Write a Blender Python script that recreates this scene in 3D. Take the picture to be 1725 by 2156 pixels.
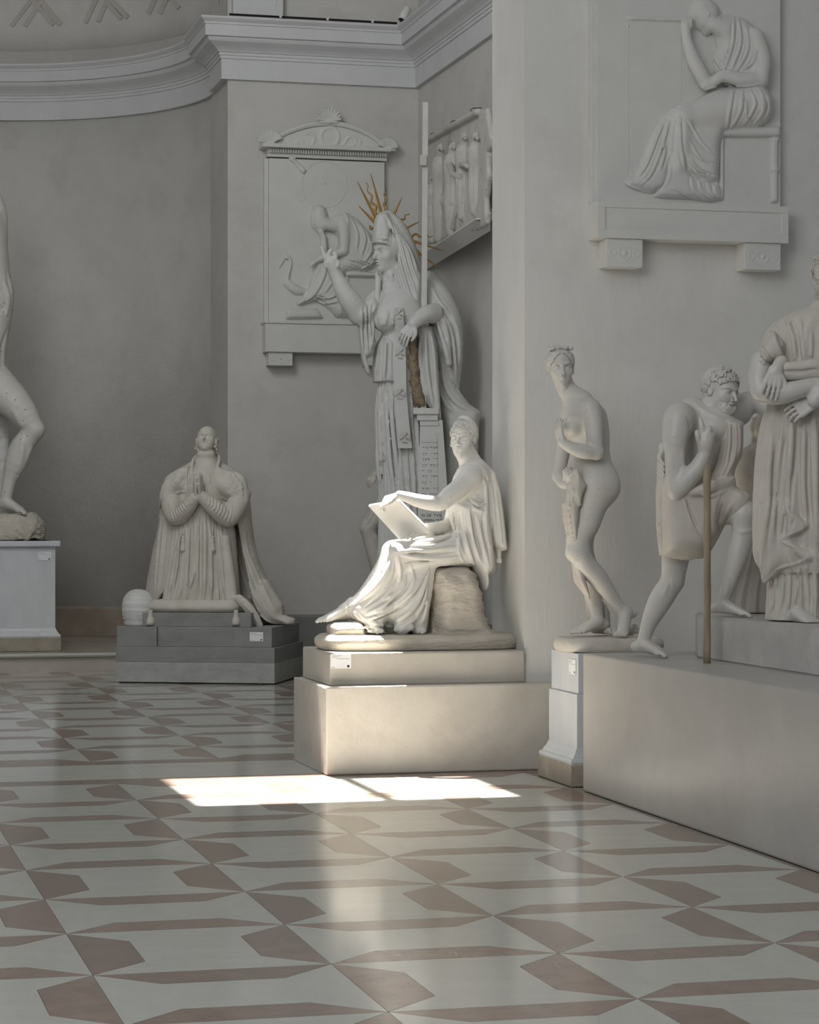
import bpy, bmesh, math, random
import numpy as np
from mathutils import Vector, Matrix, Euler

for _o in list(bpy.data.objects):
    bpy.data.objects.remove(_o)
scene = bpy.context.scene
COL = scene.collection

# ---------------------------------------------------------------- camera
# world: X along the tile rows, Y along the tile columns, Z up; the camera looks 14.35 deg right of +Y
FPX, CX, CY, EYE = 5000.0, 862.5, 1092.0, 1.55
YAW = math.radians(14.35)
SN, CS = math.sin(YAW), math.cos(YAW)
cam_data = bpy.data.cameras.new('camera')
cam_data.sensor_fit = 'VERTICAL'
cam_data.sensor_height = 24.0
cam_data.lens = 24.0 * FPX / 2156.0
cam_data.shift_y = (CY - 1078.0) / 2156.0
cam_data.clip_end = 200
cam = bpy.data.objects.new('camera', cam_data)
COL.objects.link(cam)
cam.location = (0, 0, EYE)
cam.rotation_euler = (math.radians(90), 0, -YAW)
scene.camera = cam

# ---------------------------------------------------------------- world, sun, skylights, exposure
world = bpy.data.worlds.new('world'); scene.world = world
world.use_nodes = True
bg = world.node_tree.nodes['Background']
bg.inputs[0].default_value = (0.92, 0.96, 1.0, 1)
bg.inputs[1].default_value = 0.22

SUN_DIR = Vector((0.05, -0.385, -1.0)).normalized()
sd = bpy.data.lights.new('sun', 'SUN'); sd.energy = 43.0; sd.angle = math.radians(0.55)
sd.color = (1.0, 0.95, 0.87)
sun = bpy.data.objects.new('sun', sd); COL.objects.link(sun)
sun.location = (2, 24, 20)
sun.rotation_euler = SUN_DIR.to_track_quat('-Z', 'Y').to_euler()

def area(name, loc, target, sx, sy, power, color):
    d = bpy.data.lights.new(name, 'AREA'); d.shape = 'RECTANGLE'; d.size = sx; d.size_y = sy
    d.energy = power; d.color = color
    o = bpy.data.objects.new(name, d); COL.objects.link(o); o.location = loc
    o.rotation_euler = (Vector(target) - Vector(loc)).to_track_quat('-Z', 'Y').to_euler()
    return o
area('window_light_hall', (-2.0, 5.2, 5.8), (4.9, 13.5, 2.4), 4.5, 3.6, 255, (0.95, 0.98, 1.0))
area('skylight_hall', (1.6, 7.0, 8.6), (2.3, 9.5, 0), 3.0, 4.0, 70, (0.95, 0.98, 1.0))
area('skylight_crossing', (0.6, 16.6, 8.0), (2.6, 24.5, 1.5), 2.6, 3.6, 235, (0.95, 0.98, 1.0))

scene.view_settings.view_transform = 'Standard'
scene.view_settings.look = 'None'
scene.view_settings.gamma = 1.0
scene.view_settings.use_curve_mapping = False
scene.view_settings.exposure = 0.0

# ---------------------------------------------------------------- pixel helpers (a pixel is a direction)
def ray(px, py):
    a = (px - CX) / FPX
    return np.array([SN + a * CS, CS - a * SN, (CY - py) / FPX])
CAMP = np.array([0.0, 0.0, EYE])
def on_z(px, py, z=0.0):
    r = ray(px, py); return CAMP + r * ((z - EYE) / r[2])
def on_v(px, py, v):
    r = ray(px, py); return CAMP + r * (v / r[1])
def on_u(px, py, u):
    r = ray(px, py); return CAMP + r * (u / r[0])
def at_d(px, py, d):
    return CAMP + ray(px, py) * d

# ---------------------------------------------------------------- object helpers
def tag(o, label=None, cat=None, group=None, kind=None):
    if label: o['label'] = label
    if cat: o['category'] = cat
    if group: o['group'] = group
    if kind: o['kind'] = kind
    return o
def empty(name, loc, rz=0.0):
    o = bpy.data.objects.new(name, None); COL.objects.link(o)
    o.location = loc; o.rotation_euler = (0, 0, rz); o.empty_display_size = 0.1
    return o
def link(name, mesh, mat=None, parent=None, loc=None, rz=None):
    o = bpy.data.objects.new(name, mesh); COL.objects.link(o)
    if mat is not None and len(mesh.materials) == 0: mesh.materials.append(mat)
    if parent is not None: o.parent = parent
    if loc is not None: o.location = loc
    if rz is not None: o.rotation_euler = (0, 0, rz)
    return o
def pymesh(name, verts, faces, smooth=False):
    me = bpy.data.meshes.new(name)
    me.from_pydata([tuple(map(float, v)) for v in verts], [], faces)
    me.update()
    if smooth: me.polygons.foreach_set('use_smooth', [True] * len(me.polygons))
    return me
def fix_normals(me):
    bm = bmesh.new(); bm.from_mesh(me); bmesh.ops.recalc_face_normals(bm, faces=bm.faces); bm.to_mesh(me); bm.free()
    return me
def prism(name, poly, z0, z1):
    """vertical prism over a 2D polygon"""
    n = len(poly)
    vs = [(x, y, z0) for x, y in poly] + [(x, y, z1) for x, y in poly]
    fs = [tuple(range(n))[::-1], tuple(range(n, 2 * n))] + [(i, (i + 1) % n, n + (i + 1) % n, n + i) for i in range(n)]
    return fix_normals(pymesh(name, vs, fs))
def boxm(name, x0, x1, y0, y1, z0, z1, bevel=0.0, seg=2):
    me = prism(name, [(x0, y0), (x1, y0), (x1, y1), (x0, y1)], z0, z1)
    if bevel > 0:
        bm = bmesh.new(); bm.from_mesh(me)
        bmesh.ops.bevel(bm, geom=list(bm.edges), offset=bevel, segments=seg, affect='EDGES', profile=0.5)
        bm.to_mesh(me); bm.free()
    return me
def lathe(name, prof, seg=32, smooth=True):
    vs = []; fs = []
    n = len(prof)
    for k in range(seg):
        a = 2 * math.pi * k / seg
        for r, z in prof: vs.append((r * math.cos(a), r * math.sin(a), z))
    for k in range(seg):
        k2 = (k + 1) % seg
        for i in range(n - 1): fs.append((k * n + i, k2 * n + i, k2 * n + i + 1, k * n + i + 1))
    fs.append(tuple(k * n for k in range(seg))[::-1]); fs.append(tuple(k * n + n - 1 for k in range(seg)))
    return fix_normals(pymesh(name, vs, fs, smooth))
def tube(name, pts, rad, seg=10, smooth=True):
    """round tube along points; rad = number or list"""
    pts = [Vector(p) for p in pts]; n = len(pts)
    rads = rad if isinstance(rad, (list, tuple)) else [rad] * n
    vs = []; fs = []
    t0 = (pts[1] - pts[0]).normalized()
    up = Vector((0, 0, 1)) if abs(t0.z) < 0.9 else Vector((1, 0, 0))
    nrm = t0.cross(up).normalized()
    for i in range(n):
        t = (pts[min(i + 1, n - 1)] - pts[max(i - 1, 0)]).normalized()
        nrm = (nrm - t * nrm.dot(t)).normalized(); b = t.cross(nrm)
        for k in range(seg):
            a = 2 * math.pi * k / seg
            vs.append(pts[i] + (nrm * math.cos(a) + b * math.sin(a)) * rads[i])
    for i in range(n - 1):
        for k in range(seg):
            k2 = (k + 1) % seg
            fs.append((i * seg + k, i * seg + k2, (i + 1) * seg + k2, (i + 1) * seg + k))
    fs.append(tuple(range(seg))[::-1]); fs.append(tuple((n - 1) * seg + k for k in range(seg)))
    return fix_normals(pymesh(name, vs, fs, smooth))
def joinm(name, meshes):
    bm = bmesh.new()
    for m in meshes: bm.from_mesh(m)
    me = bpy.data.meshes.new(name); bm.to_mesh(me); bm.free()
    return me
def sweep(name, path, prof, up=(0, 0, 1), closed=False):
    """profile (outward offset, z) swept along a horizontal 2D path with mitred corners; outward = right of travel"""
    n = len(path); m = len(prof); vs = []; fs = []
    P2 = [np.array(p, float) for p in path]
    for i in range(n):
        a = P2[i] - P2[i - 1] if i > 0 else P2[1] - P2[0]
        b = P2[i + 1] - P2[i] if i < n - 1 else P2[-1] - P2[-2]
        a = a / np.linalg.norm(a); b = b / np.linalg.norm(b)
        na = np.array([a[1], -a[0]]); nb = np.array([b[1], -b[0]])
        mt = na + nb; mt = mt / max(1e-6, (1 + na @ nb))
        for o, z in prof: q = P2[i] + mt * o; vs.append((q[0], q[1], z))
    for i in range(n - 1):
        for j in range(m - 1):
            fs.append((i * m + j, (i + 1) * m + j, (i + 1) * m + j + 1, i * m + j + 1))
    fs.append(tuple(range(m))); fs.append(tuple((n - 1) * m + j for j in range(m))[::-1])
    return fix_normals(pymesh(name, vs, fs))

# ---------------------------------------------------------------- materials
def mat(name, base, rough=0.6, var=0.06, scale=4.0, bump=0.0, bscale=60.0, base2=None, spec=0.5, stretch=None,
        speck=0.0, speck_col=(0.2, 0.18, 0.16), speck_scale=40.0, objvar=0.0, metal=0.0, rvar=0.0, detail=6.0, stain=None):
    m = bpy.data.materials.new(name); m.use_nodes = True
    nt = m.node_tree; N = nt.nodes; L = nt.links
    bs = N['Principled BSDF']
    bs.inputs['Roughness'].default_value = rough
    bs.inputs['Metallic'].default_value = metal
    bs.inputs['Specular IOR Level'].default_value = spec
    tc = N.new('ShaderNodeTexCoord'); vec = tc.outputs['Object']
    if stretch:
        mp = N.new('ShaderNodeMapping'); mp.inputs['Scale'].default_value = stretch
        L.new(vec, mp.inputs['Vector']); vec2 = mp.outputs['Vector']
    else: vec2 = vec
    nz = N.new('ShaderNodeTexNoise'); nz.inputs['Scale'].default_value = scale; nz.inputs['Detail'].default_value = detail
    nz.inputs['Roughness'].default_value = 0.62
    L.new(vec2, nz.inputs['Vector'])
    rp = N.new('ShaderNodeValToRGB')
    b2 = base2 or tuple(max(0, c * (1 - var * 2.2)) for c in base)
    rp.color_ramp.elements[0].position = 0.30; rp.color_ramp.elements[0].color = (*b2, 1)
    rp.color_ramp.elements[1].position = 0.62; rp.color_ramp.elements[1].color = (*base, 1)
    L.new(nz.outputs['Fac'], rp.inputs['Fac'])
    col = rp.outputs['Color']
    if stain:
        # shaped patches of another tone, (colour, scale, low, high)
        sc, ss, lo, hi = stain
        n3 = N.new('ShaderNodeTexNoise'); n3.inputs['Scale'].default_value = ss; n3.inputs['Detail'].default_value = 8
        n3.inputs['Roughness'].default_value = 0.7
        L.new(vec, n3.inputs['Vector'])
        mr = N.new('ShaderNodeMapRange'); mr.inputs['From Min'].default_value = lo; mr.inputs['From Max'].default_value = hi
        L.new(n3.outputs['Fac'], mr.inputs['Value'])
        mx = N.new('ShaderNodeMix'); mx.data_type = 'RGBA'; mx.inputs[7].default_value = (*sc, 1)
        L.new(mr.outputs['Result'], mx.inputs[0]); L.new(col, mx.inputs[6]); col = mx.outputs[2]
    if speck > 0:
        vo = N.new('ShaderNodeTexVoronoi'); vo.inputs['Scale'].default_value = speck_scale
        L.new(vec, vo.inputs['Vector'])
        lt = N.new('ShaderNodeMath'); lt.operation = 'LESS_THAN'; lt.inputs[1].default_value = speck
        L.new(vo.outputs['Distance'], lt.inputs[0])
        mx = N.new('ShaderNodeMix'); mx.data_type = 'RGBA'; mx.inputs[7].default_value = (*speck_col, 1)
        L.new(lt.outputs[0], mx.inputs[0]); L.new(col, mx.inputs[6]); col = mx.outputs[2]
    if objvar > 0:
        oi = N.new('ShaderNodeObjectInfo')
        hs = N.new('ShaderNodeHueSaturation')
        mr = N.new('ShaderNodeMapRange'); mr.inputs['To Min'].default_value = 1 - objvar; mr.inputs['To Max'].default_value = 1 + objvar
        L.new(oi.outputs['Random'], mr.inputs['Value']); L.new(mr.outputs['Result'], hs.inputs['Value'])
        L.new(col, hs.inputs['Color']); col = hs.outputs['Color']
    L.new(col, bs.inputs['Base Color'])
    if rvar > 0:
        mr = N.new('ShaderNodeMapRange'); mr.inputs['To Min'].default_value = max(0.02, rough - rvar); mr.inputs['To Max'].default_value = rough + rvar
        L.new(nz.outputs['Fac'], mr.inputs['Value']); L.new(mr.outputs['Result'], bs.inputs['Roughness'])
    if bump > 0:
        n2 = N.new('ShaderNodeTexNoise'); n2.inputs['Scale'].default_value = bscale; n2.inputs['Detail'].default_value = 5
        L.new(vec2, n2.inputs['Vector'])
        bp = N.new('ShaderNodeBump'); bp.inputs['Strength'].default_value = 1.0; bp.inputs['Distance'].default_value = bump
        L.new(n2.outputs['Fac'], bp.inputs['Height']); L.new(bp.outputs['Normal'], bs.inputs['Normal'])
    return m

M = {}
M['wall'] = mat('wall_stucco', (0.62, 0.605, 0.57), 0.75, 0.05, 1.3, 0.004, 22, stain=((0.52, 0.50, 0.46), 2.2, 0.52, 0.80))
M['wall_pier'] = mat('wall_pier_stucco', (0.73, 0.72, 0.685), 0.55, 0.05, 1.6, 0.003, 18, stretch=(1, 1, 0.35), stain=((0.60, 0.585, 0.55), 1.8, 0.50, 0.82))
M['cornice'] = mat('cornice_plaster', (0.66, 0.665, 0.665), 0.7, 0.03, 3, 0.0015, 50)
M['coffer'] = mat('coffer_band_plaster', (0.53, 0.50, 0.46), 0.75, 0.05, 3)
M['dado'] = mat('dado_stone', (0.36, 0.30, 0.24), 0.55, 0.12, 3, 0.002, 40)
M['tile_white'] = mat('tile_cream_marble', (0.535, 0.535, 0.49), 0.14, 0.035, 3.0, 0.0, 30, objvar=0.03, spec=0.8, stretch=(1, 2.5, 1), speck=0.10, speck_col=(0.44, 0.42, 0.38), speck_scale=26)
M['tile_pink'] = mat('tile_pink_marble', (0.27, 0.195, 0.16), 0.17, 0.10, 7.0, 0.0, 30, objvar=0.09, spec=0.8, base2=(0.21, 0.15, 0.122))
M['mortar'] = mat('floor_joint', (0.30, 0.26, 0.22), 0.8, 0.1, 8)
M['block'] = mat('block_plaster', (0.57, 0.535, 0.475), 0.38, 0.06, 2.0, 0.003, 14, stain=((0.46, 0.42, 0.355), 3.0, 0.50, 0.78))
M['bench'] = mat('bench_polished_plaster', (0.48, 0.465, 0.435), 0.325, 0.08, 2.2, 0.004, 6, rvar=0.03, stain=((0.41, 0.39, 0.355), 1.7, 0.35, 0.85))
M['grey_marble'] = mat('grey_marble', (0.27, 0.275, 0.262), 0.45, 0.10, 3.0, 0.001, 30, stretch=(1, 1, 2.2))
M['vein_marble'] = mat('veined_marble', (0.39, 0.395, 0.375), 0.4, 0.10, 2.4, 0.001, 30, base2=(0.30, 0.305, 0.29), stretch=(2.5, 2.5, 5))
M['white_marble'] = mat('pedestal_white_marble', (0.66, 0.675, 0.68), 0.35, 0.06, 1.6, 0.0, 30, base2=(0.53, 0.56, 0.60), stretch=(1.5, 1.5, 0.8))
M['plinth_stone'] = mat('plinth_stone', (0.40, 0.35, 0.28), 0.7, 0.16, 5.0, 0.004, 30)
M['plinth_grey'] = mat('plinth_mottled_grey', (0.52, 0.51, 0.49), 0.45, 0.1, 2.6, 0.004, 14, stain=((0.40, 0.39, 0.37), 3.2, 0.5, 0.7))
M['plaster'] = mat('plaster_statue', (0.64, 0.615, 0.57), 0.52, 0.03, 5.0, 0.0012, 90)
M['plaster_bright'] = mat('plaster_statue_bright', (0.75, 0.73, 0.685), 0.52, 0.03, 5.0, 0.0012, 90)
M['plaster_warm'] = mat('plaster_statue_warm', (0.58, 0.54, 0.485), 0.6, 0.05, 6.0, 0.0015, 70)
M['plaster_cool'] = mat('plaster_statue_cool', (0.64, 0.635, 0.61), 0.6, 0.04, 4.0, 0.0012, 70)
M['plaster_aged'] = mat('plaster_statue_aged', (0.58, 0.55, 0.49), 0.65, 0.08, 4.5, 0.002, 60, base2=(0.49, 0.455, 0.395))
M['plaster_satin'] = mat('plaster_statue_satin', (0.60, 0.58, 0.54), 0.42, 0.05, 4.0, 0.001, 60)
M['rock'] = mat('rock_plaster', (0.60, 0.55, 0.47), 0.7, 0.10, 7.0, 0.012, 26, stretch=(0.6, 0.6, 2.2))
M['relief'] = mat('relief_plaster', (0.68, 0.675, 0.64), 0.65, 0.03, 4.0, 0.001, 60)
M['relief_dirty'] = mat('relief_plaster_dirty', (0.56, 0.545, 0.50), 0.7, 0.06, 5.0, 0.002, 50, stain=((0.33, 0.28, 0.21), 9.0, 0.56, 0.74))
M['gold'] = mat('gilded_wood', (0.42, 0.25, 0.075), 0.42, 0.15, 14.0, 0.001, 60, metal=0.25, base2=(0.27, 0.15, 0.045))
M['staff_paint'] = mat('staff_white_paint', (0.62, 0.61, 0.57), 0.5, 0.05, 6)
M['wood_stick'] = mat('stick_wood', (0.37, 0.29, 0.20), 0.55, 0.16, 20.0, 0.001, 60, stretch=(1, 1, 0.15))
M['raw_core'] = mat('raw_wood_core', (0.33, 0.26, 0.18), 0.8, 0.2, 9.0, 0.01, 30, base2=(0.17, 0.12, 0.07))
M['ink'] = mat('ink_dark', (0.10, 0.085, 0.07), 0.7, 0.1, 20)
M['black'] = mat('black_metal', (0.012, 0.012, 0.012), 0.5, 0.05, 20)
M['white_metal'] = mat('white_metal', (0.74, 0.74, 0.73), 0.4, 0.02, 20)
M['card'] = mat('label_card', (0.80, 0.81, 0.82), 0.5, 0.01, 20)
M['card_ink'] = mat('label_print', (0.42, 0.42, 0.42), 0.6, 0.02, 20)
M['pin'] = mat('measuring_pin', (0.07, 0.06, 0.05), 0.5, 0.05, 20)
# ================================================================ the setting
U_R = 4.35          # inner side of the pier, niche corner
V_W = 14.12         # hall wall with the large relief
V_B = 24.8          # back wall of the niche
U_N = 6.44          # side wall of the niche
AP_C, AP_R = (1.84, 25.5), 2.55
ZC = 9.2            # ceiling

# ---- floor of inlaid marble tiles
W = 0.829
LX0, LY0 = 0.956, 8.903            # node (0, 0); row index j grows towards the camera
floor = link('floor', boxm('floor', -6, 9, -4, 29.5, -0.30, -0.004), M['mortar'])
tag(floor, 'polished floor inlaid with cream and pink marble pieces', 'floor', kind='structure')
G = 0.0011
def inset(poly, g):
    n = len(poly); out = []
    P_ = [np.array(p, float) for p in poly]
    area_ = sum(P_[i][0] * P_[(i + 1) % n][1] - P_[(i + 1) % n][0] * P_[i][1] for i in range(n))
    sg = 1 if area_ > 0 else -1
    for i in range(n):
        a = P_[i] - P_[i - 1]; b = P_[(i + 1) % n] - P_[i]
        a = a / np.linalg.norm(a); b = b / np.linalg.norm(b)
        na = np.array([-a[1], a[0]]) * sg; nb = np.array([-b[1], b[0]]) * sg
        k = 1 + na @ nb
        m_ = (na + nb) / max(k, 0.25)
        out.append(tuple(P_[i] + m_ * g))
    return out
h2 = W / 2
kite_poly = [(-h2, -h2), (-h2 / 2, -h2 / 2), (-h2 / 2, h2 / 2), (-h2, h2)]
white_poly = [(-h2, -h2), (h2, -h2), (h2 / 2, -h2 / 2), (h2 / 2, h2 / 2), (h2, h2), (-h2, h2), (-h2 / 2, h2 / 2), (-h2 / 2, -h2 / 2)]
kite_me = prism('floor_tile_pink', inset(kite_poly, G), -0.012, 0.0); kite_me.materials.append(M['tile_pink'])
white_me = prism('floor_tile_cream', inset(white_poly, G), -0.012, 0.0); white_me.materials.append(M['tile_white'])
pieces = []
def cell(cx, cy, vtype):
    a = 0.0 if vtype else math.pi / 2
    pieces.append(('w', cx, cy, a)); pieces.append(('k', cx, cy, a)); pieces.append(('k', cx, cy, a + math.pi))
for j in range(-6, 6):
    for i in range(-4, 4):
        cell(LX0 + (i + 0.5) * W, LY0 - (j + 0.5) * W, (i + j) % 2 == 0)
FAR0 = LY0 + 7.58 * W
for r in range(0, 11):
    for i in range(-4, 7):
        cell(LX0 + (i + 0.5) * W, FAR0 + (r + 0.5) * W, (i + r) % 2 == 1)
def shown(cx, cy):
    d = cx * SN + cy * CS
    if d < 6: return 0
    px = CX + FPX * (cx * CS - cy * SN) / d; py = CY + FPX * EYE / d
    if px < -160 or px > 1800 or py > 2330: return 0
    return FPX * 0.4 / d * (EYE / d)
pieces.sort(key=lambda q: -shown(q[1], q[2]))
for q in pieces[:296]:
    o = link('floor_tile', kite_me if q[0] == 'k' else white_me, None, floor, (q[1], q[2], 0.0), q[3])
bmk = bmesh.new(); bmw = bmesh.new()
for q in pieces[296:]:
    b_ = bmk if q[0] == 'k' else bmw
    n0 = len(b_.verts); b_.from_mesh(kite_me if q[0] == 'k' else white_me); b_.verts.ensure_lookup_table()
    bmesh.ops.transform(b_, matrix=Matrix.Translation((q[1], q[2], 0)) @ Matrix.Rotation(q[3], 4, 'Z'), verts=b_.verts[n0:])
for nm, b_, mm in (('pink_tile_field', bmk, 'tile_pink'), ('cream_tile_field', bmw, 'tile_white')):
    me = bpy.data.meshes.new(nm); b_.to_mesh(me); b_.free()
    o = link(nm, me, M[mm], floor); o['kind'] = 'stuff'
# straight border strips between the two fields
Y6 = LY0 + 6 * W
for y0, y1, mm, cuts in ((Y6, Y6 + 0.30 * W, 'tile_pink', 1.66), (Y6 + 0.30 * W, FAR0 - 0.27 * W, 'tile_white', 1.24), (FAR0 - 0.27 * W, FAR0, 'tile_pink', 1.66)):
    x = LX0 - 3 * W - 0.2
    while x < 6.6:
        link('floor_border_strip', boxm('floor_border_strip', x + G, x + cuts - G, y0 + G, y1 - G, -0.012, 0.0), M[mm], floor)
        x += cuts

# ---- hall wall (right) with pier reveal, plinth course and relief behind
def wall(name, poly, z0, z1, m, label):
    o = link(name, prism(name, poly, z0, z1), m); tag(o, label, 'wall', kind='structure'); return o
wall('wall_right', [(U_R, V_W), (9, V_W), (9, 14.83), (U_R, 14.83)], 0, ZC, M['wall_pier'], 'pale stucco hall wall and pier behind the statues on the right')
wall('wall_niche_back', [(U_R + 0.01, V_B), (7.0, V_B), (7.0, 25.9), (U_R + 0.01, 25.9)], 0, ZC, M['wall'], 'grey stucco back wall of the niche under the cornice')
wall('wall_niche_side', [(U_N, 14.84), (7.0, 14.84), (7.0, V_B), (U_N, V_B)], 0, ZC, M['wall'], 'side wall of the niche that carries the tilted framed relief')
# apse: half cylinder, thick shell
ap = []
for k in range(0, 49):
    a = math.radians(-8 + 196 * k / 48)
    ap.append((AP_C[0] + AP_R * math.cos(a), max(25.35, AP_C[1] + AP_R * math.sin(a))))
ap_out = [(AP_C[0] + (x - AP_C[0]) * 1.15, AP_C[1] + (y - AP_C[1]) * 1.15 if y > 25.4 else y) for x, y in ap]
me = prism('wall_apse', ap + ap_out[::-1], 0, 7.0)
me.polygons.foreach_set('use_smooth', [abs(p.normal.z) < 0.5 for p in me.polygons])
o = link('wall_apse', me, M['wall']); tag(o, 'curved grey stucco wall of the apse', 'wall', kind='structure')
# semi-dome above the apse
vs = []; fs = []
NA, NB = 48, 14
for b in range(NB + 1):
    t = b / NB * math.radians(86)
    for k in range(NA + 1):
        a = math.radians(-8 + 196 * k / NA)
        r = (AP_R + 0.0) * math.cos(t)
        vs.append((AP_C[0] + r * math.cos(a), max(25.35, AP_C[1] + r * math.sin(a)), 7.0 + AP_R * math.sin(t)))
for b in range(NB):
    for k in range(NA): fs.append((b * (NA + 1) + k, b * (NA + 1) + k + 1, (b + 1) * (NA + 1) + k + 1, (b + 1) * (NA + 1) + k))
dome = link('wall_apse_dome', pymesh('wall_apse_dome', vs, fs, True), M['wall'])
md = dome.modifiers.new('thick', 'SOLIDIFY'); md.thickness = 0.12; md.offset = 1
tag(dome, 'shallow start of the apse half dome above the cornice', 'wall', kind='structure')
wall('wall_left', [(-0.75, 25.2), (-0.75, 21.5), (-1.4, 21.5), (-1.4, 25.2)], 0, ZC, M['wall'], 'left pier of the apse opening')
# ceiling with the glazed opening that lets the sun in
k_ = ZC / -SUN_DIR.z
def up_(u, v): return (u - SUN_DIR.x * k_, v - SUN_DIR.y * k_)
ax0, ay0 = up_(2.09, 12.70); ax1, ay1 = up_(3.86, 14.06)
cvs = []; cfs = []
def slab(x0, x1, y0, y1, z0=ZC, z1=ZC + 0.05):
    n = len(cvs)
    cvs.extend([(x0, y0, z0), (x1, y0, z0), (x1, y1, z0), (x0, y1, z0), (x0, y0, z1), (x1, y0, z1), (x1, y1, z1), (x0, y1, z1)])
    cfs.extend([(n + 3, n + 2, n + 1, n), (n + 4, n + 5, n + 6, n + 7), (n, n + 1, n + 5, n + 4), (n + 1, n + 2, n + 6, n + 5), (n + 2, n + 3, n + 7, n + 6), (n + 3, n, n + 4, n + 7)])
slab(-8, 12, -1.5, ay0); slab(-8, 12, ay1, 32); slab(-8, ax0, ay0, ay1); slab(ax1, 12, ay0, ay1)
ceil = link('ceiling', pymesh('ceiling', cvs, cfs), M['wall']); tag(ceil, 'plaster ceiling with a glazed roof light', 'ceiling', kind='structure')
bx, _ = up_(3.14, 13.2)
for x0, x1, y0, y1 in ((bx - 0.055, bx + 0.055, ay0, ay1),):
    link('skylight_bar', boxm('skylight_bar', x0, x1, y0, y1, ZC, ZC + 0.05), M['white_metal'], ceil)

# ---- cornice swept round apse, pilaster, niche back and niche side
path = [(AP_C[0] + AP_R * math.cos(math.radians(a)), AP_C[1] + AP_R * math.sin(math.radians(a))) for a in np.linspace(180, 4, 60)]
path += [(AP_C[0] + AP_R, 25.52), (U_R - 0.02, 25.50), (U_R - 0.02, V_B), (U_N, V_B), (U_N, 15.0)]
def cprof(s=1.0):
    return [(-0.05, 6.19), (0.045, 6.19), (0.045, 6.40), (0.06, 6.405), (0.06, 6.435), (0.072, 6.44), (0.072, 6.465), (0.085, 6.47),
            (0.10, 6.49), (0.13, 6.515), (0.17, 6.54), (0.20, 6.56), (0.215, 6.585), (0.215, 6.60), (0.25, 6.605), (0.25, 6.72), (0.262, 6.725), (0.262, 6.745),
            (0.285, 6.765), (0.30, 6.78), (0.30, 6.80), (-0.05, 6.82)]
me = sweep('trim_1', path, cprof())
trim = link('trim_1', me, M['cornice']); tag(trim, 'moulded white plaster cornice running round apse and niche', 'cornice', kind='structure')
bv = trim.modifiers.new('b', 'BEVEL'); bv.width = 0.004; bv.segments = 1; bv.limit_method = 'ANGLE'
# raised chevron bands of the coffers above the apse cornice
def dome_pt(px, py, off):
    # a point on the wall above the cornice: cylinder up to 7.0, then the half dome
    r = ray(px, py)
    best = None
    for d in np.linspace(24, 30, 1201):
        q = CAMP + r * d
        dx, dy = q[0] - AP_C[0], q[1] - AP_C[1]
        rr = math.hypot(dx, dy)
        lim = AP_R if q[2] < 7 else math.sqrt(max(0, AP_R ** 2 - (q[2] - 7.0) ** 2))
        if dy > 0 and rr >= lim: best = q; break
    c_ = np.array([AP_C[0], AP_C[1], min(q[2], 7.0)])
    nrm = c_ - best; nrm = nrm / np.linalg.norm(nrm)
    return best + nrm * off
def band(p0, p1, wpx=4.5):
    vs = []
    dx, dy = p1[0] - p0[0], p1[1] - p0[1]; l = math.hypot(dx, dy); nx, ny = -dy / l * wpx, dx / l * wpx
    K = 5
    for t in range(K):
        s_ = t / (K - 1); x, y = p0[0] + dx * s_, p0[1] + dy * s_
        for sg in (-1, 1):
            for off in (-0.01, 0.028): vs.append(dome_pt(x + sg * nx, y + sg * ny, off))
    fs = []
    for t in range(K - 1):
        a = t * 4; b = a + 4
        fs += [(a + 1, a + 3, b + 3, b + 1), (a, a + 1, b + 1, b), (a + 3, a + 2, b + 2, b + 3), (a + 2, a, b, b + 2)]
    fs += [(0, 2, 3, 1), (4 * K - 4, 4 * K - 3, 4 * K - 1, 4 * K - 2)]
    return fix_normals(pymesh('coffer_band', vs, fs))
for p0, p1 in (((24, 55), (90, -30)), ((53, 55), (92, -4)), ((129, 52), (62, -30)), ((113, 53), (70, 0)),
               ((181, 48), (222, -40)), ((208, 46), (236, -20)), ((271, 37), (205, -30)), ((258, 40), (222, 0)),
               ((315, 29), (345, -40)), ((339, 27), (362, -20)), ((379, 17), (345, -25))):
    link('coffer_band', band(p0, p1), M['coffer'], dome)

# ---- raised apse floor, step nosing, dado courses
st = link('floor_apse_step', prism('floor_apse_step', [(-0.7, 24.12), (U_R - 0.02, 24.12), (U_R - 0.02, 25.6)] + [p for p in ap[2:-2]] + [(-0.7, 25.6)], 0.0, 0.15), M['dado'])
st.data.materials.clear(); st.data.materials.append(mat('step_stone', (0.50, 0.45, 0.39), 0.4, 0.08, 3.0))
tag(st, 'raised stone floor of the apse', 'step', kind='structure')
me = sweep('step_nosing', [(U_R - 0.02, 24.12), (-0.7, 24.12)][::-1], [(-0.02, 0.15), (0.03, 0.15), (0.045, 0.16), (0.05, 0.172), (0.045, 0.185), (0.03, 0.192), (-0.02, 0.192)])
link('step_nosing', me, M['tile_white'], st)
me = prism('step_top', [(-0.69, 24.13), (U_R - 0.03, 24.13), (U_R - 0.03, 25.4), (4.3, 26.2), (3.9, 26.9), (3.3, 27.5), (2.5, 27.9), (1.8, 28.0), (0.9, 27.8), (-0.2, 26.9), (-0.6, 26.2)], 0.15, 0.19)
link('step_top', me, mat('step_top_stone', (0.42, 0.37, 0.30), 0.35, 0.1, 2.0, stain=((0.26, 0.2, 0.15), 1.4, 0.52, 0.6)), st)
apath = [(AP_C[0] + AP_R * math.cos(math.radians(a)), AP_C[1] + AP_R * math.sin(math.radians(a))) for a in np.linspace(178, 3, 50)]
me = sweep('baseboard_apse', apath, [(-0.03, 0.19), (0.03, 0.19), (0.03, 0.50), (0.018, 0.53), (-0.03, 0.53)])
tag(link('baseboard_apse', me, M['dado']), 'brown stone dado along the foot of the apse wall', 'baseboard', kind='structure')
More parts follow.
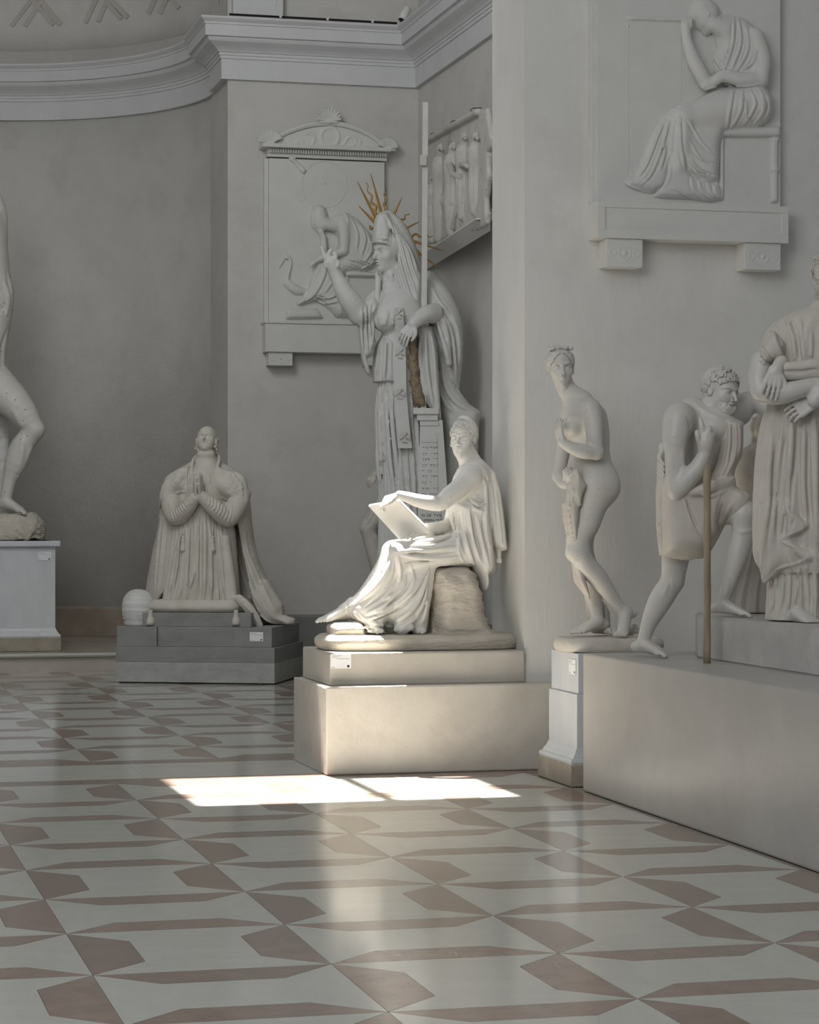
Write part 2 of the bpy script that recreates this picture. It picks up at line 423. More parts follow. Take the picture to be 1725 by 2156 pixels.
me = sweep('baseboard_niche', [(U_R, V_B), (U_N, V_B), (U_N, 15.0)], [(-0.03, 0.0), (0.03, 0.0), (0.03, 0.50), (0.018, 0.53), (-0.03, 0.53)])
tag(link('baseboard_niche', me, M['grey_marble']), 'grey stone dado along the foot of the niche wall', 'baseboard', kind='structure')

# ---- white pilaster strip and track lighting above the niche cornice
me = joinm('trim_2', [boxm('a', 4.40, 4.86, V_B - 0.10, V_B, 6.82, 8.6), boxm('b', 4.86, 4.93, V_B - 0.13, V_B, 6.82, 8.6)])
tag(link('trim_2', me, M['cornice']), 'flat white pilaster strip above the niche cornice', 'pilaster', kind='structure')

def track(name, p0, p1, label):
    t = empty(name, p0)
    d = np.array(p1) - np.array(p0)
    dd = Vector(d); 
    me = tube('rail', [(0, 0, 0.012), tuple(d + np.array([0, 0, 0.012]))], 0.013, 6, False)
    link('rail', me, M['black'], t)
    for f_ in (0.3, 0.58, 0.85):
        q = d * f_
        link('rail_clip', boxm('rail_clip', q[0] - 0.012, q[0] + 0.012, q[1] - 0.02, q[1] + 0.02, 0.0, 0.03), M['white_metal'], t)
    tag(t, label, 'track'); return t
a = on_v(483, 42, V_B - 0.26); b = on_v(836, 61, V_B - 0.26); zt = 6.815
track('lighting_track', (a[0], V_B - 0.26, zt), (b[0], V_B - 0.26, zt), 'long black lighting track on the cornice above the pedimented relief')
track('lighting_track', (U_N - 0.24, 24.05, zt), (U_N - 0.24, 23.0, zt), 'short black lighting track on the cornice of the niche side wall')
def spot(loc, aim, label):
    t = empty('spotlight', loc)
    q = Vector(aim).to_track_quat('Z', 'Y')
    me = lathe('spot_housing', [(0.0, -0.09), (0.040, -0.09), (0.043, -0.08), (0.043, 0.09), (0.036, 0.09), (0.034, 0.05), (0.0, 0.05)], 20)
    o = link('spot_housing', me, M['white_metal'], t); o.location = (0, 0, 0.11); o.rotation_mode = 'QUATERNION'; o.rotation_quaternion = q
    me = lathe('spot_lens', [(0.0, 0.06), (0.034, 0.06), (0.034, 0.088), (0.0, 0.089)], 20)
    o = link('spot_lens', me, M['black'], t); o.location = (0, 0, 0.11); o.rotation_mode = 'QUATERNION'; o.rotation_quaternion = q
    link('spot_arm', tube('spot_arm', [(0.0, 0, 0.0), (0.06, 0.0, 0.02), (0.07, 0, 0.07), (0.02, 0, 0.11)], 0.008, 6), M['white_metal'], t)
    tag(t, label, 'spotlight')
p = on_v(852, 60, V_B - 0.27); spot((p[0], V_B - 0.27, zt), (-0.45, -0.35, -0.8), 'white spotlight at the inner corner of the niche cornice')
p = on_u(928, 8, U_N - 0.24); spot((U_N - 0.24, p[1], zt), (-0.6, -0.3, -0.7), 'white spotlight at the top of the frame on the side cornice')

# ---- blocks and pedestals
def block(name, parts, label, cat, loc):
    r = empty(name, loc)
    for nm, (x0, x1, y0, y1, z0, z1), m, bev in parts:
        me = boxm(nm, x0 - loc[0], x1 - loc[0], y0 - loc[1], y1 - loc[1], z0 - loc[2], z1 - loc[2], bev)
        link(nm, me, M[m], r)
    tag(r, label, cat); return r
seat_block = block('statue_block', [('lower_course', (3.06, 4.62, 14.0, V_W - 0.002, 0, 0.535), 'block', 0.012),
    ('lower_course', (3.06, U_R - 0.002, V_W, 14.96, 0, 0.533), 'block', 0.006),
    ('upper_course', (3.105, U_R - 0.004, 14.09, 14.90, 0.5335, 0.732), 'block', 0.012)],
    'stepped cream plaster block under the seated figure, lit by the sun patch', 'pedestal', (3.7, 14.4, 0))
BENCH_Z = 0.785
bench = block('long_plinth', [('bench_body', (4.305, 7.2, 6.2, 12.85, 0, BENCH_Z), 'bench', 0.012)],
    'long polished plaster plinth along the right side under the bearded man', 'plinth', (5.5, 9.5, 0))
gpl = empty('group_plinth', (5.2, 11.3, BENCH_Z))
me = prism('plinth_body', [(4.76 - 5.2, 9.9 - 11.3), (5.75 - 5.2, 9.9 - 11.3), (5.75 - 5.2, 12.62 - 11.3), (4.90 - 5.2, 12.62 - 11.3), (4.76 - 5.2, 12.22 - 11.3)], 0.0, 0.235)
bm = bmesh.new(); bm.from_mesh(me); bmesh.ops.bevel(bm, geom=list(bm.edges), offset=0.01, segments=2, affect='EDGES'); bm.to_mesh(me); bm.free()
link('plinth_body', me, M['plinth_grey'], gpl)
tag(gpl, 'mottled grey plinth slab lying on the long polished plinth under the draped figure', 'plinth')
# white pedestal of the standing nude
def pedestal(name, loc, hx, hy, zt, base_h, label, mid=None, basem='plinth_stone'):
    r = empty(name, loc)
    link('pedestal_base', boxm('pedestal_base', -hx - 0.055, hx + 0.055, -hy - 0.055, hy + 0.055, 0, base_h, 0.006), M[basem], r)
    mo = [(0, base_h), (0.045, base_h), (0.05, base_h + 0.015), (0.045, base_h + 0.03), (0.03, base_h + 0.036), (0.026, base_h + 0.05), (0.014, base_h + 0.065), (0.006, base_h + 0.085), (0, base_h + 0.095)]
    rect = [(-hx, -hy), (-hx, hy), (hx, hy), (hx, -hy)]
    vs = []; fs = []
    for o_, z in mo:
        vs += [(-hx - o_, -hy - o_, z), (hx + o_, -hy - o_, z), (hx + o_, hy + o_, z), (-hx - o_, hy + o_, z)]
    for i in range(len(mo) - 1):
        for k in range(4): fs.append((i * 4 + k, i * 4 + (k + 1) % 4, i * 4 + 4 + (k + 1) % 4, i * 4 + 4 + k))
    link('base_moulding', fix_normals(pymesh('base_moulding', vs, fs)), M['white_marble'], r)
    if mid:
        link('die', boxm('die', -hx, hx, -hy, hy, base_h + 0.02, mid, 0.003), M['white_marble'], r)
        link('upper_die', boxm('upper_die', -hx + 0.012, hx - 0.012, -hy + 0.012, hy - 0.012, mid, zt, 0.003), M['white_marble'], r)
    else:
        link('die', boxm('die', -hx, hx, -hy, hy, base_h + 0.02, zt, 0.003), M['white_marble'], r)
    tag(r, label, 'pedestal'); return r
NP = (4.353 + 0.265, 13.1 + 0.265)
nude_ped = pedestal('white_pedestal', (NP[0], NP[1], 0), 0.265, 0.265, 0.765, 0.125, 'narrow white marble pedestal under the standing nude woman', mid=0.53)
# pedestal of the striding nude at the left edge, on the apse floor
q = on_z(131, 1370, 0.192)
LP = (q[0] - 0.62, q[1] + 0.42)
left_ped = pedestal('white_pedestal', (LP[0], LP[1], 0.192), 0.60 - 0.05, 0.42, 1.13, 0.14, 'wide white veined marble pedestal at the left edge of the picture')
me = boxm('cap', -0.60, 0.60, -0.47, 0.47, 1.07, 1.13, 0.012); link('cap', me, M['white_marble'], left_ped)

# stepped grey base of the kneeling figure
kA = on_z(243, 1438); kB = on_z(578, 1442); kC = on_z(638, 1424)
kdir = (kB - kA)[:2]; KW = float(np.linalg.norm(kdir)); KPHI = math.atan2(kdir[1], kdir[0])
KW = 1.54; KD = 1.25
ko = (kA + kB) / 2
kbase = empty('stepped_base', (ko[0], ko[1], 0), KPHI)
def kb(nm, x0, x1, y0, y1, z0, z1, m, bev=0.004): return link(nm, boxm(nm, x0, x1, y0, y1, z0, z1, bev), M[m], kbase)
hw = KW / 2
kb('bottom_course', -hw, hw, 0.0, KD, 0.012, 0.20, 'vein_marble')
kb('second_course', -hw, hw, 0.0, KD, 0.2005, 0.345, 'grey_marble')
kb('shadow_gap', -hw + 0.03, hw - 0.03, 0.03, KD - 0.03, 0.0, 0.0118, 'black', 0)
kb('step_end', -hw + 0.01, -hw + 0.40, 0.015, KD - 0.03, 0.3455, 0.533, 'grey_marble')
kb('step_end', hw - 0.40, hw - 0.03, 0.015, KD - 0.03, 0.3455, 0.533, 'grey_marble')
kb('step_front', -hw + 0.401, hw - 0.401, 0.045, KD - 0.03, 0.3455, 0.533, 'grey_marble')
kb('kneeler', -hw + 0.25, hw - 0.24, 0.06, KD - 0.2, 0.5335, 0.665, 'grey_marble')
tag(kbase, 'stepped grey marble base under the kneeling robed figure', 'pedestal')
# low slab behind, seen between the two bases
q0 = on_z(672, 1392)
block('low_slab', [('slab_body', (q0[0] - 1.0, q0[0], q0[1] + 0.0, q0[1] + 0.9, 0, 0.24), 'grey_marble', 0.004)], 'low dark grey slab behind the stepped marble base', 'slab', (q0[0] - 0.5, q0[1] + 0.45, 0))
# ================================================================ sculpting engine: smooth-blended distance fields, meshed by surface nets
def _n(v): v = np.asarray(v, float); return v / max(1e-9, np.linalg.norm(v))
class Sculpt:
    """A carving block in the local frame of a figure (origin at its anchor, rotated about Z)."""
    def __init__(s, anchor, phi, lo, hi, h):
        s.o = np.array(anchor, float); s.phi = phi; s.h = h
        s.lo = np.array(lo, float); n = np.ceil((np.array(hi) - s.lo) / h).astype(int) + 1
        s.n = n
        s.ax = [(s.lo[i] + np.arange(n[i]) * h).astype(np.float32) for i in range(3)]
        s.D = np.full(n, 9.0, np.float32)
        s.D0 = None
    def like(s, lo, hi, h): return Sculpt(s.o, s.phi, lo, hi, h)
    # --- frame
    def loc(s, w):
        w = np.asarray(w, float) - s.o; c, q = math.cos(s.phi), math.sin(s.phi)
        return np.stack([c * w[..., 0] + q * w[..., 1], -q * w[..., 0] + c * w[..., 1], w[..., 2]], -1)
    def ldir(s, r):
        c, q = math.cos(s.phi), math.sin(s.phi)
        return np.array([c * r[0] + q * r[1], -q * r[0] + c * r[1], r[2]])
    def pt(s, px, py, dy=0.0):
        """pixel -> local point on the vertical plane y = dy of the figure"""
        o = s.loc(CAMP); d = s.ldir(ray(px, py)); t = (dy - o[1]) / d[1]
        return o + d * t
    def mpp(s): # metres per pixel at the anchor
        return (s.o[0] * SN + s.o[1] * CS) / FPX
    # --- region access
    def box(s, lo, hi):
        a = np.maximum(0, np.floor((np.asarray(lo) - s.lo) / s.h).astype(int))
        b = np.minimum(s.n, np.ceil((np.asarray(hi) - s.lo) / s.h).astype(int) + 1)
        if np.any(b <= a): return None
        sl = tuple(slice(a[i], b[i]) for i in range(3))
        return sl, s.ax[0][sl[0]][:, None, None], s.ax[1][sl[1]][None, :, None], s.ax[2][sl[2]][None, None, :]
    def mix(s, sl, d, k, op):
        A = s.D[sl]
        if op == 'sub': d = -d
        if k > 1e-6:
            if op == 'add':
                hh = np.clip(0.5 + 0.5 * (A - d) / k, 0, 1); s.D[sl] = A + (d - A) * hh - k * hh * (1 - hh)
            else:
                hh = np.clip(0.5 - 0.5 * (A - d) / k, 0, 1); s.D[sl] = A + (d - A) * hh + k * hh * (1 - hh)
        else:
            s.D[sl] = np.minimum(A, d) if op == 'add' else np.maximum(A, d)
    # --- primitives
    def cone(s, a, b, ra, rb, k=0.02, op='add', flat=None, pad=0.0):
        a = np.asarray(a, float); b = np.asarray(b, float); m = max(ra, rb) + k + pad + 2 * s.h
        if flat: m = m * max(1, 1 / flat[1])
        r = s.box(np.minimum(a, b) - m, np.maximum(a, b) + m)
        if r is None: return
        sl, x, y, z = r
        ab = b - a; L2 = max(1e-9, ab @ ab)
        X, Y, Z = x - a[0], y - a[1], z - a[2]
        t = np.clip((X * ab[0] + Y * ab[1] + Z * ab[2]) / L2, 0, 1).astype(np.float32)
        dx, dy, dz = X - t * ab[0], Y - t * ab[1], Z - t * ab[2]
        if flat:   # squash along a direction: flat = (dir, factor<1)
            n = _n(flat[0]); f = 1 / flat[1] - 1
            q = dx * n[0] + dy * n[1] + dz * n[2]
            dx, dy, dz = dx + q * f * n[0], dy + q * f * n[1], dz + q * f * n[2]
        d = np.sqrt(dx * dx + dy * dy + dz * dz) - (ra + t * (rb - ra))
        if flat: d = d * flat[1] ** 0.5
        s.mix(sl, d.astype(np.float32), k, op)
    def chain(s, pts, rads, k=0.02, op='add', flat=None, sub=3):
        """limb through the points, hard-joined inside itself, blended once with the rest"""
        pts = np.array(pts, float); rads = np.array(rads, float)
        if sub > 1 and len(pts) > 2:
            q = np.hstack([pts, rads[:, None]]); out = []
            Q = np.vstack([2 * q[0] - q[1], q, 2 * q[-1] - q[-2]])
            for i in range(1, len(Q) - 2):
                for j in range(sub):
                    t = j / sub
                    out.append(0.5 * (2 * Q[i] + (Q[i + 1] - Q[i - 1]) * t + (2 * Q[i - 1] - 5 * Q[i] + 4 * Q[i + 1] - Q[i + 2]) * t * t + (3 * Q[i] - Q[i - 1] - 3 * Q[i + 1] + Q[i + 2]) * t ** 3))
            out.append(q[-1]); q = np.array(out); pts, rads = q[:, :3], np.maximum(q[:, 3], 0.002)
        m = rads.max() + k + 2 * s.h
        r = s.box(pts.min(0) - m, pts.max(0) + m)
        if r is None: return
        sl, x, y, z = r
        old = s.D; tmp = np.full(s.D[sl].shape, 9.0, np.float32)
        lo, n, ax = s.lo, s.n, s.ax
        s.D = tmp; s.lo = np.array([x[0, 0, 0], y[0, 0, 0], z[0, 0, 0]], float); s.n = np.array(tmp.shape); s.ax = [x.ravel(), y.ravel(), z.ravel()]
        for i in range(len(pts) - 1): s.cone(pts[i], pts[i + 1], rads[i], rads[i + 1], 0.0, 'add', flat, pad=k)
        s.D, s.lo, s.n, s.ax = old, lo, n, ax
        s.mix(sl, tmp, k, op)
    def floor_at(s, z0):
        s.D = np.maximum(s.D, (z0 - s.ax[2])[None, None, :])
    def ball(s, c, r, k=0.02, op='add'): s.cone(c, np.asarray(c, float) + 1e-4, r, r, k, op)
    def ell(s, c, r, k=0.02, op='add', ax=None):
        """ellipsoid; ax = 3 unit axes as rows"""
        c = np.asarray(c, float); r = np.asarray(r, float); m = r.max() + k + 2 * s.h
        q = s.box(c - m, c + m)
        if q is None: return
        sl, x, y, z = q
        X, Y, Z = x - c[0], y - c[1], z - c[2]
        if ax is None: a, b, e = X, Y, Z
        else: a, b, e = [X * v[0] + Y * v[1] + Z * v[2] for v in ax]
        k0 = np.sqrt((a / r[0]) ** 2 + (b / r[1]) ** 2 + (e / r[2]) ** 2)
        k1 = np.sqrt((a / r[0] ** 2) ** 2 + (b / r[1] ** 2) ** 2 + (e / r[2] ** 2) ** 2)
        d = k0 * (k0 - 1) / np.maximum(k1, 1e-6)
        s.mix(sl, d.astype(np.float32), k, op)
    def rbox(s, c, hs, rd=0.01, k=0.0, op='add', ax=None):
        c = np.asarray(c, float); hs = np.asarray(hs, float); m = np.linalg.norm(hs) + k + 2 * s.h
        q = s.box(c - m, c + m)
        if q is None: return
        sl, x, y, z = q
        X, Y, Z = x - c[0], y - c[1], z - c[2]
        if ax is None: a, b, e = X, Y, Z
        else: a, b, e = [X * v[0] + Y * v[1] + Z * v[2] for v in ax]
        a, b, e = np.abs(a) - hs[0] + rd, np.abs(b) - hs[1] + rd, np.abs(e) - hs[2] + rd
        d = np.sqrt(np.maximum(a, 0) ** 2 + np.maximum(b, 0) ** 2 + np.maximum(e, 0) ** 2) + np.minimum(np.maximum(np.maximum(a, b), e), 0) - rd
        s.mix(sl, d.astype(np.float32), k, op)
    def loft(s, rows, k=0.02, op='add', pleat=None, sq=2.0, cap=True):
        """stack of horizontal ellipses: rows (z, cx, cy, rx, ry[, pleat amplitude]); pleat = (count, phase, twist)"""
        R = np.array([list(r) + [0.0] * (6 - len(r)) for r in sorted(rows)], float)
        m = k + 2 * s.h + 0.03
        lo = [(R[:, 1] - R[:, 3]).min() - m, (R[:, 2] - R[:, 4]).min() - m, R[0, 0] - m]
        hi = [(R[:, 1] + R[:, 3]).max() + m, (R[:, 2] + R[:, 4]).max() + m, R[-1, 0] + m]
        q = s.box(lo, hi)
        if q is None: return
        sl, x, y, z = q
        zz = z.ravel()
        I = [smooth_interp(zz, R[:, 0], R[:, c])[None, None, :].astype(np.float32) for c in range(1, 6)]
        a = (x - I[0]) / I[2]; b = (y - I[1]) / I[3]
        rr = (np.abs(a) ** sq + np.abs(b) ** sq) ** (1.0 / sq)
        d = (rr - 1) * np.minimum(I[2], I[3])
        # better scale away from the short axis
        g = np.sqrt((a / I[2]) ** 2 + (b / I[3]) ** 2) / np.maximum(rr, 1e-4)
        d = (rr - 1) / np.maximum(g, 1e-3)
        if pleat is not None:
            th = np.arctan2(b, a)
            n, ph, tw = pleat
            w = n * th + ph + tw * z + 0.9 * np.sin(2 * th + 3.1 * z + ph) + 0.7 * np.sin(3 * th - 2.3 * z)
            d = d + I[4] * (np.abs(np.sin(0.5 * w)) * 1.6 - 0.8 + 0.35 * np.sin(1.9 * w + 1.0))
        if cap: d = np.maximum(d, np.maximum(R[0, 0] - z, z - R[-1, 0]))
        s.mix(sl, d.astype(np.float32), k, op)
    def noise(s, amp, freq, seed=0, lo=None, hi=None, stretch=(1, 1, 1), mask=None, n=10):
        rs = np.random.RandomState(seed)
        q = s.box(s.lo if lo is None else lo, s.ax_hi() if hi is None else hi)
        if q is None: return
        sl, x, y, z = q
        t = 0
        for i in range(n):
            f = freq * (1 + 2.2 * rs.rand()); v = _n(rs.randn(3)) * f * np.array(stretch); p = rs.rand() * 6.28
            t = t + np.sin(v[0] * x + v[1] * y + v[2] * z + p + 1.3 * np.sin(v[1] * x - v[2] * y + v[0] * z)) * (freq / f)
        t = (t * (amp / math.sqrt(n / 2.0))).astype(np.float32)
        s.D[sl] += t if mask is None else t * mask(x, y, z).astype(np.float32)
    def ax_hi(s): return s.lo + (s.n - 1) * s.h
    # --- projecting strokes from the photograph onto the carved surface
    def freeze(s): s.D0 = s.D.copy()
    def sample(s, D, p):
        q = (p - s.lo) / s.h; i = np.floor(q).astype(int); f = q - i
        ok = np.all((i >= 0) & (i < s.n - 1), axis=-1)
        i = np.clip(i, 0, s.n - 2)
        r = 0
        for a in (0, 1):
            for b in (0, 1):
                for c in (0, 1):
                    w = (f[..., 0] if a else 1 - f[..., 0]) * (f[..., 1] if b else 1 - f[..., 1]) * (f[..., 2] if c else 1 - f[..., 2])
                    r = r + w * D[i[..., 0] + a, i[..., 1] + b, i[..., 2] + c]
        return np.where(ok, r, 9.0)
    def hit(s, pix):
        """first surface point and normal under each pixel (nan where the ray misses)"""
        D = s.D0 if s.D0 is not None else s.D
        o = s.loc(CAMP); hi = s.ax_hi()
        pts = np.full((len(pix), 3), np.nan); nr = np.full((len(pix), 3), np.nan)
        dirs = np.array([s.ldir(ray(p[0], p[1])) for p in pix])
        t0 = (s.lo[1] - o[1]) / dirs[:, 1]; t1 = (hi[1] - o[1]) / dirs[:, 1]
        ta, tb = np.minimum(t0, t1), np.maximum(t0, t1)
        if np.abs(dirs[:, 1]).min() < 0.3: ta = ta - 1; tb = tb + 1
        K = int(np.ceil((tb - ta).max() / (0.7 * s.h)))
        T = ta[:, None] + (tb - ta)[:, None] * np.linspace(0, 1, K)[None]
        q = o + dirs[:, None, :] * T[..., None]
        v = s.sample(D, q)
        neg = v < 0; anyh = neg.any(1); idx = neg.argmax(1)
        for j in np.nonzero(anyh)[0]:
            i = max(1, idx[j]); a, b = v[j, i - 1], v[j, i]
            f = a / (a - b) if a > b and a < 5 else 0.5
            t = T[j, i - 1] + f * (T[j, i] - T[j, i - 1]); pts[j] = o + dirs[j] * t
        e = 1.5 * s.h
        for c in range(3):
            dv = np.zeros(3); dv[c] = e
            nr[:, c] = s.sample(D, np.nan_to_num(pts, nan=-99) + dv) - s.sample(D, np.nan_to_num(pts, nan=-99) - dv)
        nr /= np.maximum(1e-9, np.linalg.norm(nr, axis=1))[:, None]
        return pts, nr
    def stroke(s, pix, w, hgt=None, op='add', k=None, taper=True, step=None, T=None):
        """ridge (add) or groove (sub) along a pixel polyline; w, hgt in metres"""
        if T: pix = [T(*p) for p in pix]
        hgt = w * 0.55 if hgt is None else hgt
        k = w * 0.45 if k is None else k
        P_ = spline(np.array(pix, float), step or max(3.0, 2.2 * w / s.mpp()))
        pts, nr = s.hit(P_)
        n = len(pts)
        run = []
        def flush():
            if len(run) > 1: s.chain([p[0] for p in run], [p[1] for p in run], k, op, sub=1)
            run.clear()
        for i in range(n):
            if np.isnan(pts[i, 0]): flush(); continue
            t = i / max(1, n - 1)
            f = (min(1.0, 4 * t + 0.25) * min(1.0, 4 * (1 - t) + 0.25)) if taper else 1.0
            r = w * f; hh = hgt * f
            c = pts[i] + nr[i] * (hh - r if op == 'add' else r - hh)
            if run and np.linalg.norm(c - run[-1][0]) > 0.06 * max(1, s.mpp() / 0.003): flush()
            run.append((c, r))
        flush()
    def strokes(s, lst, T, w, hgt=None, op='add', k=None):
        for pl in lst: s.stroke(pl, w, hgt, op, k, T=T)
    # --- meshing
    def mesh(s, name, smooth_it=1):
        V, F = surface_nets(s.D)
        V = V * s.h + s.lo
        me = bpy.data.meshes.new(name)
        me.vertices.add(len(V)); me.loops.add(len(F) * 4); me.polygons.add(len(F))
        if smooth_it:
            for _ in range(smooth_it):
                A = np.zeros_like(V); c = np.zeros(len(V))
                for a, b in ((0, 1), (1, 2), (2, 3), (3, 0)):
                    np.add.at(A, F[:, a], V[F[:, b]]); np.add.at(A, F[:, b], V[F[:, a]])
                    c += np.bincount(F[:, a], minlength=len(V)) + np.bincount(F[:, b], minlength=len(V))
                V = V * 0.6 + 0.4 * A / np.maximum(c, 1)[:, None]
        me.vertices.foreach_set('co', V.astype(np.float32).ravel())
        me.loops.foreach_set('vertex_index', F.astype(np.int32).ravel())
        me.polygons.foreach_set('loop_start', np.arange(0, len(F) * 4, 4, dtype=np.int32))
        me.polygons.foreach_set('loop_total', np.full(len(F), 4, np.int32))
        me.polygons.foreach_set('use_smooth', np.ones(len(F), bool))
        me.update(calc_edges=True)
        return me
def smooth_interp(x, xp, fp):
    """monotone cubic-like interpolation (linear with smoothing at the knots)"""
    if len(xp) < 3: return np.interp(x, xp, fp)
    m = np.gradient(fp, xp)
    i = np.clip(np.searchsorted(xp, x) - 1, 0, len(xp) - 2)
    h = xp[i + 1] - xp[i]; t = np.clip((x - xp[i]) / h, 0, 1)
    t2, t3 = t * t, t * t * t
    return (2 * t3 - 3 * t2 + 1) * fp[i] + (t3 - 2 * t2 + t) * h * m[i] + (-2 * t3 + 3 * t2) * fp[i + 1] + (t3 - t2) * h * m[i + 1]
def spline(P, step):
    """Catmull-Rom resampling of a polyline, step in its own units"""
    if len(P) == 2:
        n = max(2, int(np.linalg.norm(P[1] - P[0]) / step) + 1)
        return P[0] + (P[1] - P[0]) * np.linspace(0, 1, n)[:, None]
    Q = np.vstack([2 * P[0] - P[1], P, 2 * P[-1] - P[-2]]); out = []
    for i in range(1, len(Q) - 2):
        n = max(1, int(np.linalg.norm(Q[i + 1] - Q[i]) / step))
        for j in range(n):
            t = j / n
            out.append(0.5 * (2 * Q[i] + (Q[i + 1] - Q[i - 1]) * t + (2 * Q[i - 1] - 5 * Q[i] + 4 * Q[i + 1] - Q[i + 2]) * t * t + (3 * Q[i] - Q[i - 1] - 3 * Q[i + 1] + Q[i + 2]) * t ** 3))
    out.append(P[-1]); return np.array(out)
def surface_nets(D):
    S = D < 0
    n = np.array(D.shape)
    c = np.zeros(n - 1, np.uint8)
    for a in (0, 1):
        for b in (0, 1):
            for e in (0, 1): c += S[a:n[0] - 1 + a, b:n[1] - 1 + b, e:n[2] - 1 + e]
    act = (c > 0) & (c < 8)
    idx = np.argwhere(act)
    vid = np.full(n - 1, -1, np.int32); vid[act] = np.arange(len(idx))
    corners = np.array([[a, b, e] for a in (0, 1) for b in (0, 1) for e in (0, 1)])
    vals = np.stack([D[idx[:, 0] + q[0], idx[:, 1] + q[1], idx[:, 2] + q[2]] for q in corners], 1)
    acc = np.zeros((len(idx), 3)); cnt = np.zeros(len(idx))
    for i in range(8):
        for j in range(i + 1, 8):
            if np.abs(corners[i] - corners[j]).sum() != 1: continue
            a, b = vals[:, i], vals[:, j]; x = (a < 0) != (b < 0)
            t = np.where(x, a / np.where(x, a - b, 1), 0)
            p = corners[i] + t[:, None] * (corners[j] - corners[i])
            acc += np.where(x[:, None], p, 0); cnt += x
    V = idx + acc / cnt[:, None]
    F = []
    for ax_ in range(3):
        u, w = (ax_ + 1) % 3, (ax_ + 2) % 3
        lo = [slice(None)] * 3; hi = [slice(None)] * 3
        lo[ax_] = slice(0, n[ax_] - 1); hi[ax_] = slice(1, n[ax_])
        for q in (u, w): lo[q] = slice(1, n[q] - 1); hi[q] = slice(1, n[q] - 1)
        a, b = S[tuple(lo)], S[tuple(hi)]
        e = np.argwhere(a != b)
        if len(e) == 0: continue
        flip = a[e[:, 0], e[:, 1], e[:, 2]]
        e = e.copy(); e[:, u] += 1; e[:, w] += 1
        def g(du, dw):
            f = e.copy(); f[:, u] -= du; f[:, w] -= dw
            return vid[f[:, 0], f[:, 1], f[:, 2]]
        q = np.stack([g(1, 1), g(0, 1), g(0, 0), g(1, 0)], 1)
        q[~flip] = q[~flip][:, ::-1]
        F.append(q)
    return V, np.concatenate(F)

